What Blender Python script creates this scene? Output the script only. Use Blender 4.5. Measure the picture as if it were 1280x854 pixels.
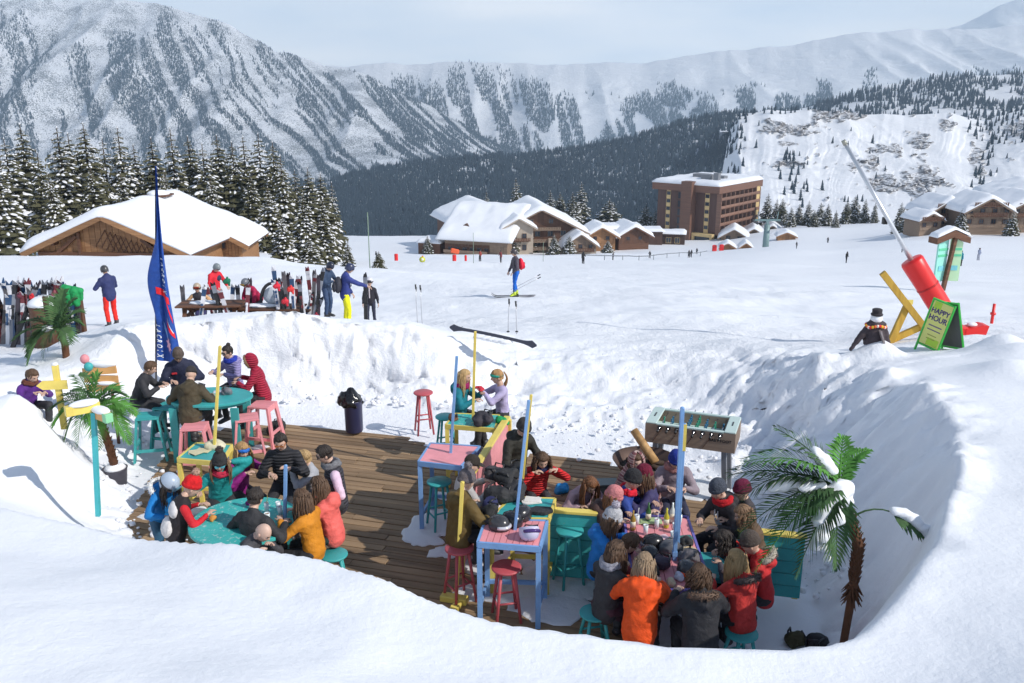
import bpy, bmesh, math, random
import numpy as np
from mathutils import Vector, Matrix, Euler
from mathutils.bvhtree import BVHTree
sc = bpy.context.scene
for _o in list(bpy.data.objects): bpy.data.objects.remove(_o)
col = sc.collection
R = math.radians
PI = math.pi
random.seed(7)

# ------------------------------------------------------------------ camera
CAMH, PITCH, FPX = 6.0, R(16.0), 1100.0
cam = bpy.data.cameras.new("camera"); camo = bpy.data.objects.new("camera", cam); col.objects.link(camo)
cam.sensor_width = 36.0; cam.lens = 36.0 * FPX / 1280.0; cam.clip_start = 0.1; cam.clip_end = 20000
camo.location = (0, 0, CAMH); camo.rotation_euler = (R(90) - PITCH, 0, 0)
sc.camera = camo
sc.render.resolution_x = 1024; sc.render.resolution_y = 683

# ------------------------------------------------------------------ light
SUN_EL, SUN_AZ = 38.0, 27.0      # azimuth: degrees from +x towards the camera side (-y)
sd = Vector((math.cos(R(SUN_EL)) * math.cos(R(SUN_AZ)), -math.cos(R(SUN_EL)) * math.sin(R(SUN_AZ)), math.sin(R(SUN_EL))))
sun = bpy.data.lights.new("sun", 'SUN'); sun.energy = 3.8; sun.angle = R(0.6); sun.color = (1.0, 0.955, 0.89)
suno = bpy.data.objects.new("sun", sun); col.objects.link(suno)
suno.rotation_euler = (-sd).to_track_quat('-Z', 'Y').to_euler(); suno.location = (30, -10, 40)
world = bpy.data.worlds.new("World"); sc.world = world; world.use_nodes = True
wn = world.node_tree; wn.nodes.clear()
def wnode(t, **k):
    n = wn.nodes.new(t)
    for a, b in k.items(): setattr(n, a, b)
    return n
sky = wnode('ShaderNodeTexSky', sky_type='NISHITA', sun_disc=False, sun_elevation=R(SUN_EL), sun_rotation=math.atan2(sd.x, sd.y), altitude=1900)
bg1 = wnode('ShaderNodeBackground'); bg1.inputs['Strength'].default_value = 0.13
wn.links.new(sky.outputs[0], bg1.inputs['Color'])
tc = wnode('ShaderNodeTexCoord'); mp = wnode('ShaderNodeMapping'); mp.inputs['Scale'].default_value = (2.2, 2.2, 11.0)
nz = wnode('ShaderNodeTexNoise'); nz.inputs['Scale'].default_value = 1.5; nz.inputs['Detail'].default_value = 7; nz.inputs['Roughness'].default_value = 0.5
wn.links.new(tc.outputs['Generated'], mp.inputs[0]); wn.links.new(mp.outputs[0], nz.inputs['Vector'])
cr = wnode('ShaderNodeValToRGB')
cr.color_ramp.elements[0].position = 0.30; cr.color_ramp.elements[0].color = (0.52, 0.60, 0.69, 1)
cr.color_ramp.elements[1].position = 0.70; cr.color_ramp.elements[1].color = (0.74, 0.755, 0.775, 1)
wn.links.new(nz.outputs['Fac'], cr.inputs[0])
bg2 = wnode('ShaderNodeBackground'); bg2.inputs['Strength'].default_value = 1.7
wn.links.new(cr.outputs[0], bg2.inputs['Color'])
nz2 = wnode('ShaderNodeTexNoise'); nz2.inputs['Scale'].default_value = 2.2; nz2.inputs['Detail'].default_value = 6
wn.links.new(tc.outputs['Generated'], nz2.inputs['Vector'])
sep = wnode('ShaderNodeSeparateXYZ'); wn.links.new(tc.outputs['Generated'], sep.inputs[0])
mr = wnode('ShaderNodeMapRange'); mr.inputs[1].default_value = 0.15; mr.inputs[2].default_value = 0.6; mr.inputs[3].default_value = 0.9; mr.inputs[4].default_value = 0.0
wn.links.new(sep.outputs['Z'], mr.inputs[0])
m1 = wnode('ShaderNodeMath', operation='ADD'); m1.use_clamp = True
m2 = wnode('ShaderNodeMath', operation='MULTIPLY_ADD'); m2.inputs[1].default_value = 1.6; m2.inputs[2].default_value = -0.8
wn.links.new(nz2.outputs['Fac'], m2.inputs[0]); wn.links.new(m2.outputs[0], m1.inputs[0]); wn.links.new(mr.outputs[0], m1.inputs[1])
m3 = wnode('ShaderNodeMath', operation='MAXIMUM'); wn.links.new(m1.outputs[0], m3.inputs[0])
m4 = wnode('ShaderNodeMapRange'); m4.inputs[1].default_value = 0.12; m4.inputs[2].default_value = 0.35; m4.inputs[3].default_value = 1.0; m4.inputs[4].default_value = 0.0
wn.links.new(sep.outputs['Z'], m4.inputs[0]); wn.links.new(m4.outputs[0], m3.inputs[1])
mixs = wnode('ShaderNodeMixShader'); wo = wnode('ShaderNodeOutputWorld')
wn.links.new(m3.outputs[0], mixs.inputs[0]); wn.links.new(bg1.outputs[0], mixs.inputs[1]); wn.links.new(bg2.outputs[0], mixs.inputs[2])
wn.links.new(mixs.outputs[0], wo.inputs['Surface'])
sc.view_settings.view_transform = 'Standard'; sc.view_settings.look = 'None'; sc.view_settings.gamma = 1.0
sc.view_settings.use_curve_mapping = False; sc.view_settings.exposure = 0.08
sc.cycles.max_bounces = 5; sc.cycles.diffuse_bounces = 3; sc.cycles.glossy_bounces = 2; sc.cycles.transparent_max_bounces = 6
sc.cycles.volume_bounces = 0; sc.cycles.transmission_bounces = 3

# ------------------------------------------------------------------ pixel helpers (photo pixels -> places in the world)
_cp, _sp = math.cos(PITCH), math.sin(PITCH)
def ray(px, py):
    u, v = (px - 640) / FPX, (py - 427) / FPX
    return Vector((u, _cp - v * _sp, -_sp - v * _cp))
def onz(px, py, z=0.0):
    d = ray(px, py); t = (z - CAMH) / d.z
    return Vector((d.x * t, d.y * t, z))
def ony(px, py, y):
    d = ray(px, py); t = y / d.y
    return Vector((d.x * t, y, CAMH + d.z * t))
def zrow(row, y):
    return ony(640, row, y).z
def ppm(p):      # picture px per metre at a point
    return FPX / (p.y * _cp + (CAMH - p.z) * _sp)

# ------------------------------------------------------------------ noise
def _h(i, j, k, s):
    n = (i.astype(np.int64) * 374761393 + j.astype(np.int64) * 668265263 + k.astype(np.int64) * 2147483647 + s * 1274126177) & 0xffffffff
    n = ((n ^ (n >> 13)) * 1274126177) & 0xffffffff
    n = (n ^ (n >> 16)) & 0xffffff
    return n / float(0xffffff) * 2 - 1
def vnoise(x, y, z=0.0, s=0):
    x = np.asarray(x, float); y = np.asarray(y, float); z = np.zeros_like(x) + z
    xi, yi, zi = np.floor(x), np.floor(y), np.floor(z)
    fx, fy, fz = x - xi, y - yi, z - zi
    fx, fy, fz = fx * fx * (3 - 2 * fx), fy * fy * (3 - 2 * fy), fz * fz * (3 - 2 * fz)
    def L(a, b, t): return a + (b - a) * t
    c = lambda a, b, d: _h(xi + a, yi + b, zi + d, s)
    return L(L(L(c(0,0,0), c(1,0,0), fx), L(c(0,1,0), c(1,1,0), fx), fy), L(L(c(0,0,1), c(1,0,1), fx), L(c(0,1,1), c(1,1,1), fx), fy), fz)
def fbm(x, y, z=0.0, o=4, s=0, g=0.5):
    t = 0; a = 1.0
    for i in range(o):
        t = t + a * vnoise(x * 2 ** i + 13.7 * i, y * 2 ** i - 7.1 * i, np.asarray(z) * 2 ** i, s + i); a *= g
    return t
def smooth(t):
    t = np.clip(t, 0, 1); return t * t * (3 - 2 * t)

# ------------------------------------------------------------------ tags
def tag(o, label=None, cat=None, group=None, kind=None):
    if label: o["label"] = label
    if cat: o["category"] = cat
    if group: o["group"] = group
    if kind: o["kind"] = kind
    return o
def empty(name, loc, rz=0.0, label=None, cat=None, group=None):
    o = bpy.data.objects.new(name, None); col.objects.link(o); o.location = loc; o.rotation_euler = (0, 0, rz); o.empty_display_size = 0.1
    return tag(o, label, cat, group)
def children(o): return [c for c in list(KIDS.get(o.name, []))]
KIDS = {}
def link(o, parent=None):
    col.objects.link(o)
    if parent is not None:
        o.parent = parent; KIDS.setdefault(parent.name, []).append(o)
    return o
def copy_tree(o, parent=None):
    c = o.copy(); link(c, parent)
    for ch in children(o): copy_tree(ch, c)
    return c

# ------------------------------------------------------------------ materials
MATS = {}
class NT:
    def __init__(s, name):
        s.m = bpy.data.materials.new(name); s.m.use_nodes = True; s.t = s.m.node_tree
        s.b = s.t.nodes['Principled BSDF']
        s.tc = s.t.nodes.new('ShaderNodeTexCoord')
    def n(s, t, ins={}, **k):
        q = s.t.nodes.new(t)
        for a, b in k.items(): setattr(q, a, b)
        for a, b in ins.items():
            if hasattr(b, 'is_output') or isinstance(b, bpy.types.NodeSocket): s.t.links.new(b, q.inputs[a])
            else: q.inputs[a].default_value = b
        return q
    def l(s, a, b): s.t.links.new(a, b)
    def coord(s, scale=(1, 1, 1), rot=(0, 0, 0), src='Object'):
        return s.n('ShaderNodeMapping', {0: s.tc.outputs[src], 'Scale': scale, 'Rotation': rot}).outputs[0]
    def noise(s, scale, detail=4, rough=0.5, vec=None, dist=0.0):
        return s.n('ShaderNodeTexNoise', {'Vector': vec if vec is not None else s.tc.outputs['Object'], 'Scale': scale, 'Detail': detail, 'Roughness': rough, 'Distortion': dist}).outputs['Fac']
    def ramp(s, fac, stops):
        r = s.n('ShaderNodeValToRGB', {0: fac}); e = r.color_ramp.elements
        while len(e) < len(stops): e.new(0.5)
        for i, (p, c) in enumerate(stops):
            e[i].position = p; e[i].color = (*c, 1) if len(c) == 3 else c
        return r.outputs[0]
    def math(s, op, a, b=0.0, clamp=False):
        q = s.n('ShaderNodeMath', {0: a, 1: b}, operation=op); q.use_clamp = clamp; return q.outputs[0]
    def mix(s, f, a, b):
        q = s.n('ShaderNodeMix', data_type='RGBA')
        for i, v in ((0, f), (6, a), (7, b)):
            if isinstance(v, bpy.types.NodeSocket): s.t.links.new(v, q.inputs[i])
            else: q.inputs[i].default_value = v if i == 0 else ((*v, 1) if len(v) == 3 else v)
        return q.outputs[2]
    def base(s, c):
        if isinstance(c, bpy.types.NodeSocket): s.l(c, s.b.inputs['Base Color'])
        else: s.b.inputs['Base Color'].default_value = (*c, 1)
    def rough(s, r):
        if isinstance(r, bpy.types.NodeSocket): s.l(r, s.b.inputs['Roughness'])
        else: s.b.inputs['Roughness'].default_value = r
    def bump(s, h, strength=0.5, dist=0.01):
        q = s.n('ShaderNodeBump', {'Height': h, 'Strength': strength, 'Distance': dist}); s.l(q.outputs[0], s.b.inputs['Normal']); return q
def srgb(*c):
    if len(c) == 1: c = c[0]
    return tuple(((v / 255) / 12.92 if v / 255 <= 0.04045 else ((v / 255 + 0.055) / 1.055) ** 2.4) for v in c)
def rnd_shift(m, c, amt=0.12):
    """per-object brightness variation"""
    oi = m.n('ShaderNodeObjectInfo'); f = m.n('ShaderNodeMapRange', {0: oi.outputs['Random'], 3: 1 - amt, 4: 1 + amt}).outputs[0]
    h = m.n('ShaderNodeHueSaturation', {'Value': f}); 
    if isinstance(c, bpy.types.NodeSocket): m.l(c, h.inputs['Color'])
    else: h.inputs['Color'].default_value = (*c, 1)
    return h.outputs[0]
def fabric(c, quilt=0, rough=0.75, sheen=0.1, scale=1.0):
    key = ('fab', tuple(round(v, 3) for v in c), quilt, rough)
    if key in MATS: return MATS[key]
    m = NT("fabric"); n1 = m.noise(7 * scale, 4, 0.6); n2 = m.noise(180, 2)
    d = tuple(v * 0.72 for v in c); l = tuple(min(1, v * 1.12 + 0.004) for v in c)
    m.base(m.mix(m.ramp(n1, [(0.3, (0, 0, 0)), (0.7, (1, 1, 1))]), d, l)); m.rough(rough)
    h = m.math('ADD', m.math('MULTIPLY', m.noise(11 * scale, 5, 0.55, dist=0.6), 1.0), m.math('MULTIPLY', n2, 0.05))
    if quilt:
        w = m.n('ShaderNodeTexWave', {'Vector': m.coord((1, 1, 1)), 'Scale': quilt, 'Distortion': 1.2, 'Detail': 1.0}, wave_type='BANDS', bands_direction='Z').outputs['Fac']
        h = m.math('ADD', h, m.math('MULTIPLY', m.math('POWER', w, 0.4), 0.9))
    m.bump(h, 0.9, 0.022)
    MATS[key] = m.m; return m.m
def paint(c, wear=0.35, rough=0.5, under=(0.35, 0.28, 0.2)):
    key = ('paint', tuple(round(v, 3) for v in c), wear, rough)
    if key in MATS: return MATS[key]
    m = NT("paint"); a = m.noise(3.0, 5, 0.6); g = m.noise(9, 6, 0.7, m.coord((1, 1, 8)))
    c1 = m.mix(m.ramp(a, [(0.3, (0, 0, 0)), (0.75, (1, 1, 1))]), tuple(v * 0.80 for v in c), tuple(min(1, v * 1.08) for v in c))
    w = m.ramp(m.noise(17, 7, 0.75), [(0.66 - wear * 0.12, (0, 0, 0)), (0.72 - wear * 0.12 + 0.03, (1, 1, 1))])
    m.base(rnd_shift(m, m.mix(m.math('MULTIPLY', w, min(1, wear * 2)), c1, under), 0.06)); m.rough(rough)
    m.bump(m.math('ADD', g, m.math('MULTIPLY', w, -0.6)), 0.35, 0.006)
    MATS[key] = m.m; return m.m
def plain(c, rough=0.5, metal=0.0, bump=0.2, scale=20, var=0.2, name="coated"):
    key = ('plain', tuple(round(v, 3) for v in c), rough, metal, bump, scale)
    if key in MATS: return MATS[key]
    m = NT(name); a = m.noise(scale * 0.4, 5, 0.6)
    m.base(m.mix(a, tuple(v * (1 - var) for v in c), tuple(min(1, v * (1 + var)) for v in c))); m.rough(rough); m.b.inputs['Metallic'].default_value = metal
    if bump: m.bump(m.noise(scale * 3, 4), bump, 0.004)
    MATS[key] = m.m; return m.m
def wood(c1, c2, scale=6, axis=0, rough=0.7, bump=0.5, var=0.18):
    key = ('wood', c1, c2, scale, axis)
    if key in MATS: return MATS[key]
    m = NT("wood"); sc_ = [scale * 2.5] * 3; sc_[axis] = scale * 0.12
    oi = m.n('ShaderNodeObjectInfo'); off = m.n('ShaderNodeVectorMath', {0: m.coord(tuple(sc_)), 1: (0, 0, 0)}, operation='ADD')
    cm = m.n('ShaderNodeCombineXYZ', {0: m.math('MULTIPLY', oi.outputs['Random'], 40.0), 1: m.math('MULTIPLY', oi.outputs['Random'], 23.0)}); m.l(cm.outputs[0], off.inputs[1])
    g = m.noise(1.0, 7, 0.65, off.outputs[0], 0.8)
    m.base(rnd_shift(m, m.ramp(g, [(0.25, c1), (0.7, c2)]), var)); m.rough(rough); m.bump(g, bump, 0.01)
    MATS[key] = m.m; return m.m

def snow_mat(name="snow", tint=(0.86, 0.875, 0.905), micro=1.0, lump=1.0, dirt=0.0, tracks=False, world=True):
    m = NT(name); v = m.n('ShaderNodeNewGeometry').outputs['Position']
    a = m.noise(0.7, 6, 0.6, v); b = m.noise(9.0, 6, 0.65, v); c = m.noise(120, 3, 0.6, v)
    base = m.mix(a, tuple(x * 0.965 for x in tint), tint)
    if dirt:
        dn = m.ramp(m.noise(24, 5, 0.8, v), [(0.66, (0, 0, 0)), (0.74, (1, 1, 1))])
        base = m.mix(m.math('MULTIPLY', dn, dirt), base, (0.35, 0.33, 0.31))
    m.base(base); m.rough(0.55); m.b.inputs['Specular IOR Level'].default_value = 0.25
    m.b.inputs['Subsurface Weight'].default_value = 0.0
    h = m.math('ADD', m.math('MULTIPLY', a, 0.5 * lump), m.math('ADD', m.math('MULTIPLY', b, 0.24 * lump), m.math('MULTIPLY', c, 0.03 * micro)))
    if tracks:
        at = m.n('ShaderNodeAttribute', attribute_name='churn').outputs['Fac']
        t = m.noise(1.6, 8, 0.72, m.n('ShaderNodeMapping', {0: v, 'Scale': (1.0, 0.55, 1)}).outputs[0], 0.4)
        t2 = m.noise(7, 5, 0.7, v)
        h = m.math('ADD', h, m.math('MULTIPLY', m.math('ADD', m.math('MULTIPLY', t, 3.0), m.math('MULTIPLY', t2, 1.0)), at))
    if tracks:
        rp = m.noise(1.0, 5, 0.6, m.n('ShaderNodeMapping', {0: v, 'Scale': (0.8, 5.5, 1), 'Rotation': (0, 0, 0.25)}).outputs[0], 0.6)
        h = m.math('ADD', h, m.math('MULTIPLY', rp, 0.06))
    m.bump(h, 0.8, 0.06)
    return m.m

# ------------------------------------------------------------------ mesh builder
class MB:
    def __init__(s, M=None): s.v = []; s.f = []; s.mi = []; s.sm = []; s.M = M; s.k = 0
    def add(s, vs, fs, mi=0, sm=False, M=None):
        o = len(s.v)
        T = M if s.M is None else (s.M if M is None else s.M @ M)
        if T is not None: vs = [T @ Vector(p) for p in vs]
        s.v += [tuple(p) for p in vs]; s.f += [tuple(i + o for i in f) for f in fs]
        s.mi += [mi] * len(fs); s.sm += [sm] * len(fs); return s
    def box(s, c, d, rz=0.0, mi=0, M=None, bev=0.0, taper=1.0):
        x, y, z = d[0] / 2, d[1] / 2, d[2] / 2
        q = Matrix.Translation(c) @ Matrix.Rotation(rz, 4, 'Z')
        if M is not None: q = M @ q
        if bev <= 0:
            t = taper
            vs = [(-x, -y, -z), (x, -y, -z), (x, y, -z), (-x, y, -z), (-x*t, -y*t, z), (x*t, -y*t, z), (x*t, y*t, z), (-x*t, y*t, z)]
            return s.add(vs, [(0, 3, 2, 1), (4, 5, 6, 7), (0, 1, 5, 4), (1, 2, 6, 5), (2, 3, 7, 6), (3, 0, 4, 7)], mi, False, q)
        b = min(bev, x * .9, y * .9, z * .9)
        vs = []
        for k, (zz, ins) in enumerate(((-z, b), (-z + b, 0), (z - b, 0), (z, b))):
            X, Y = x - ins, y - ins; cb = b if ins == 0 else b * .6
            vs += [(-X + cb, -Y, zz), (X - cb, -Y, zz), (X, -Y + cb, zz), (X, Y - cb, zz), (X - cb, Y, zz), (-X + cb, Y, zz), (-X, Y - cb, zz), (-X, -Y + cb, zz)]
        fs = [tuple(range(7, -1, -1)), tuple(range(24, 32))]
        for k in range(3):
            for i in range(8):
                j = (i + 1) % 8; fs.append((k * 8 + i, k * 8 + j, k * 8 + 8 + j, k * 8 + 8 + i))
        return s.add(vs, fs, mi, False, q)
    def bar(s, a, b, w, h=None, mi=0, up=(0, 0, 1), bev=0.0):
        a, b = Vector(a), Vector(b); d = b - a; L = d.length; h = h or w
        if L < 1e-6: return s
        z = d / L; u = Vector(up); x = u.cross(z)
        if x.length < 1e-3: x = Vector((1, 0, 0)).cross(z)
        x.normalize(); y = z.cross(x)
        M = Matrix((x, y, z)).transposed().to_4x4(); M.translation = (a + b) / 2
        return s.box((0, 0, 0), (w, h, L), 0, mi, M, bev)
    def tube(s, pts, rs, n=8, mi=0, cap=True, sm=True, squash=None):
        pts = [Vector(p) for p in pts]
        if not hasattr(rs, '__len__'): rs = [rs] * len(pts)
        vs = []; fs = []; N = len(pts); px = None
        for i, p in enumerate(pts):
            d = (pts[min(i + 1, N - 1)] - pts[max(i - 1, 0)])
            d = d.normalized() if d.length > 1e-9 else Vector((0, 0, 1))
            if px is None:
                px = Vector((1, 0, 0)) if abs(d.x) < .9 else Vector((0, 1, 0))
            x = px - d * px.dot(d)
            if x.length < 1e-4: x = Vector((0, 1, 0)) - d * d.y
            x.normalize(); y = d.cross(x); px = x
            for k in range(n):
                a = 2 * PI * k / n
                vs.append(p + x * (math.cos(a) * rs[i]) + y * (math.sin(a) * rs[i] * (squash or 1)))
        for i in range(N - 1):
            for k in range(n):
                q = (k + 1) % n; fs.append((i * n + k, i * n + q, i * n + n + q, i * n + n + k))
        if cap: fs.append(tuple(range(n - 1, -1, -1))); fs.append(tuple(range((N - 1) * n, N * n)))
        return s.add(vs, fs, mi, sm)
    def cyl(s, a, b, r, r2=None, n=12, mi=0, sm=True): return s.tube([a, b], [r, r if r2 is None else r2], n, mi, True, sm)
    def lathe(s, prof, n=20, mi=0, c=(0, 0, 0), M=None, sx=1, sy=1, sm=True, wob=None):
        vs = []; fs = []; N = len(prof)
        for i, (r, z) in enumerate(prof):
            for k in range(n):
                a = 2 * PI * k / n; w = 1 if wob is None else wob(a, i)
                vs.append((c[0] + math.cos(a) * r * sx * w, c[1] + math.sin(a) * r * sy * w, c[2] + z))
        for i in range(N - 1):
            for k in range(n):
                q = (k + 1) % n; fs.append((i * n + k, i * n + q, i * n + n + q, i * n + n + k))
        if prof[0][0] > 1e-4: fs.append(tuple(range(n - 1, -1, -1)))
        if prof[-1][0] > 1e-4: fs.append(tuple(range((N - 1) * n, N * n)))
        return s.add(vs, fs, mi, sm, M)
    def ball(s, c, r, n=12, m=8, mi=0, M=None, nz=0.0, seed=0):
        if not hasattr(r, '__len__'): r = (r, r, r)
        rg = random.Random(seed); vs = [(c[0], c[1], c[2] - r[2])]; fs = []
        for i in range(1, m):
            t = PI * i / m
            for k in range(n):
                a = 2 * PI * k / n; w = 1 + rg.uniform(-nz, nz)
                vs.append((c[0] + math.sin(t) * math.cos(a) * r[0] * w, c[1] + math.sin(t) * math.sin(a) * r[1] * w, c[2] - math.cos(t) * r[2] * w))
        vs.append((c[0], c[1], c[2] + r[2])); e = len(vs) - 1
        for k in range(n):
            q = (k + 1) % n; fs.append((0, 1 + q, 1 + k)); fs.append((e, 1 + (m - 2) * n + k, 1 + (m - 2) * n + q))
            for i in range(m - 2): fs.append((1 + i * n + k, 1 + i * n + q, 1 + (i + 1) * n + q, 1 + (i + 1) * n + k))
        return s.add(vs, fs, mi, True, M)
    def prism(s, poly, a, b, axis='y', mi=0, M=None):
        """extrude a 2-D outline (x,z) along y from a to b, or (x,y) along z"""
        n = len(poly)
        if axis == 'y': vs = [(p[0], a, p[1]) for p in poly] + [(p[0], b, p[1]) for p in poly]
        elif axis == 'x': vs = [(a, p[0], p[1]) for p in poly] + [(b, p[0], p[1]) for p in poly]
        else: vs = [(p[0], p[1], a) for p in poly] + [(p[0], p[1], b) for p in poly]
        fs = [tuple(range(n)), tuple(range(2 * n - 1, n - 1, -1))] + [(i, i + n, (i + 1) % n + n, (i + 1) % n) for i in range(n)]
        return s.add(vs, fs, mi, False, M)
    def mesh(s, name, mats):
        me = bpy.data.meshes.new(name); me.from_pydata(s.v, [], s.f)
        for m in (mats if isinstance(mats, (list, tuple)) else [mats]): me.materials.append(m)
        if any(s.mi): me.polygons.foreach_set('material_index', s.mi)
        me.polygons.foreach_set('use_smooth', s.sm)
        if s.k != 1:
            bm = bmesh.new(); bm.from_mesh(me); bmesh.ops.recalc_face_normals(bm, faces=bm.faces); bm.to_mesh(me); bm.free()
        me.update(); return me
    def build(s, name, mats, parent=None, loc=None, rz=0.0):
        o = bpy.data.objects.new(name, s.mesh(name, mats)); link(o, parent)
        if loc is not None: o.location = loc; o.rotation_euler = (0, 0, rz)
        return o
def npmesh(name, V, F, mats, sm=True, mi=None):
    me = bpy.data.meshes.new(name); V = np.asarray(V, np.float32); F = np.asarray(F, np.int32)
    me.vertices.add(len(V)); me.vertices.foreach_set('co', V.ravel())
    k = F.shape[1]; me.loops.add(F.size); me.loops.foreach_set('vertex_index', F.ravel())
    me.polygons.add(len(F)); me.polygons.foreach_set('loop_start', np.arange(0, F.size, k, dtype=np.int32)); me.polygons.foreach_set('loop_total', np.full(len(F), k, np.int32))
    for m in (mats if isinstance(mats, (list, tuple)) else [mats]): me.materials.append(m)
    me.polygons.foreach_set('use_smooth', np.full(len(F), sm)); 
    if mi is not None: me.polygons.foreach_set('material_index', np.asarray(mi, np.int32))
    me.update(calc_edges=True); me.validate()
    return me
def gridfaces(nu, nv):
    i = np.arange(nu - 1)[None, :] + np.arange(nv - 1)[:, None] * nu
    i = i.ravel(); return np.stack([i, i + 1, i + nu + 1, i + nu], 1)
# ------------------------------------------------------------------ ground: one height field, fine near the pit
PC = (0.3, 11.6)     # pit centre
# (floor x, floor y, rim x, rim y, rim z)
def _rim(px, py, y): p = ony(px, py, y); return (p.x, p.y, p.z)
PK = [
 (3.3, 13.6) + _rim(1010, 450, 15.8), (2.5, 14.4) + _rim(940, 443, 17.4), (1.5, 15.0) + _rim(860, 440, 18.6), (0.3, 15.2) + _rim(740, 440, 18.6),
 (-0.3, 15.2) + _rim(662, 446, 18.2), (-1.2, 15.4) + _rim(600, 426, 18.2), (-2.2, 15.7) + _rim(520, 411, 18.0), (-3.4, 16.0) + _rim(430, 403, 17.8),
 (-4.6, 16.0) + _rim(350, 399, 17.6), (-5.6, 16.0) + _rim(250, 409, 17.4), (-6.4, 15.2) + _rim(160, 414, 17.0), (-6.7, 14.4) + _rim(100, 462, 15.8),
 (-6.2, 13.0) + (-9.3, 13.9, 1.1), (-5.7, 12.4) + _rim(30, 513, 12.6), (-5.0, 11.6) + (-7.2, 10.6, 0.95), (-4.6, 10.6) + _rim(0, 628, 8.3),
 (-4.3, 9.7) + _rim(100, 654, 7.9), (-3.8, 9.2) + _rim(200, 673, 7.5), (-2.9, 8.9) + _rim(300, 684, 7.1), (-2.0, 8.4) + _rim(400, 693, 6.8),
 (-1.0, 7.9) + _rim(500, 722, 6.3), (0.0, 7.4) + _rim(600, 762, 5.9), (0.9, 7.0) + _rim(720, 783, 5.7), (2.0, 6.9) + _rim(860, 803, 5.6),
 (2.9, 7.1) + _rim(980, 812, 5.6), (2.3, 7.2) + _rim(1065, 812, 5.7), (2.5, 7.4) + _rim(1108, 775, 6.1), (3.15, 7.95) + _rim(1156, 700, 6.9), (3.7, 8.8) + _rim(1186, 622, 8.0),
 (3.7, 10.2) + _rim(1196, 553, 9.5), (3.6, 11.4) + _rim(1172, 503, 11.1), (3.5, 12.7) + _rim(1100, 466, 13.4)]
def _pol(x, y): return math.atan2(y - PC[1], x - PC[0]) % (2 * PI), math.hypot(x - PC[0], y - PC[1])
_tab = []
for fx, fy, rx, ry, rz_ in PK:
    a, rr = _pol(rx, ry); _, rf = _pol(fx, fy); _tab.append((a, rf, rr, rz_))
_tab.sort(); _T = np.array(_tab)
_A = np.linspace(0, 2 * PI, 721)
def _per(j):
    xs = np.concatenate([_T[:, 0] - 2 * PI, _T[:, 0], _T[:, 0] + 2 * PI]); ys = np.tile(_T[:, j], 3)
    v = np.interp(_A, xs, ys); k = np.hanning(15); k /= k.sum()
    w = np.concatenate([v[-16:-1], v, v[1:16]]); return np.convolve(w, k, 'same')[15:-15]
_RF, _RR, _HR = _per(1), _per(2), _per(3)
# outside field: rows of the picture at given distances, per azimuth x/y
GY = [-60, 3, 6, 9, 13, 17, 20, 26, 34, 60, 78, 110, 200, 270, 350, 430, 700, 1150, 1500]
def zr(r, y): return zrow(r, y)
GA = [-0.75, -0.6, -0.3, -0.2, 0.0, 0.2, 0.35, 0.5, 0.75]
near = {-0.75: [2.9, 2.8, 2.45, 1.9, 1.1, .7], -0.6: [2.9, 2.8, 2.4, 1.7, 1.05, .7], -0.3: [2.9, 2.8, 2.4, 1.9, 1.4, 1.5], -0.2: [2.9, 2.8, 2.4, 2, 1.5, 1.5], 0.0: [2.8, 2.8, 2.2, 2, 1.2, 1.1],
        0.2: [2.8, 2.8, 2.1, 2, 1, .8], 0.35: [2.8, 2.8, 2.2, 2, 1, .75], 0.5: [2.8, 2.8, 2.3, 2.1, 1.85, 1.1], 0.75: [2.8, 2.8, 2.4, 2.2, 1.95, 1.3]}
def _far(a):
    L = [zr(r, y) for r, y in ((405, 26), (386, 34), (321, 60))] + [-9.6, -13.5, -30, -45, -58]
    Mi = [zr(402, 26), zr(369, 34), zr(348, 60), zr(340, 78), zr(334, 110), zr(322, 200), zr(315, 270), zr(298, 350)]
    Rr = [zr(395, 26), zr(372, 34), zr(345, 60), zr(335, 78), zr(325, 110), zr(296, 200), zr(283, 270), zr(276, 350)]
    if a <= -0.3: return L
    if a == -0.2: return [0.5 * (p + q) if i < 3 else q for i, (p, q) in enumerate(zip(L, Mi))]
    if a in (0.0, 0.2): return Mi
    if a == 0.35: return Mi[:5] + [zr(312, 200), zr(300, 270), zr(279, 350)]
    return Rr
_G = []
for a in GA:
    n_ = near[a]; f_ = _far(a)
    _G.append(n_ + [0.5 * (n_[5] + f_[0]) + 0.1] + f_ + [f_[-1] - 12, -118, -186, -230])
_G = np.array(_G)
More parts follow.
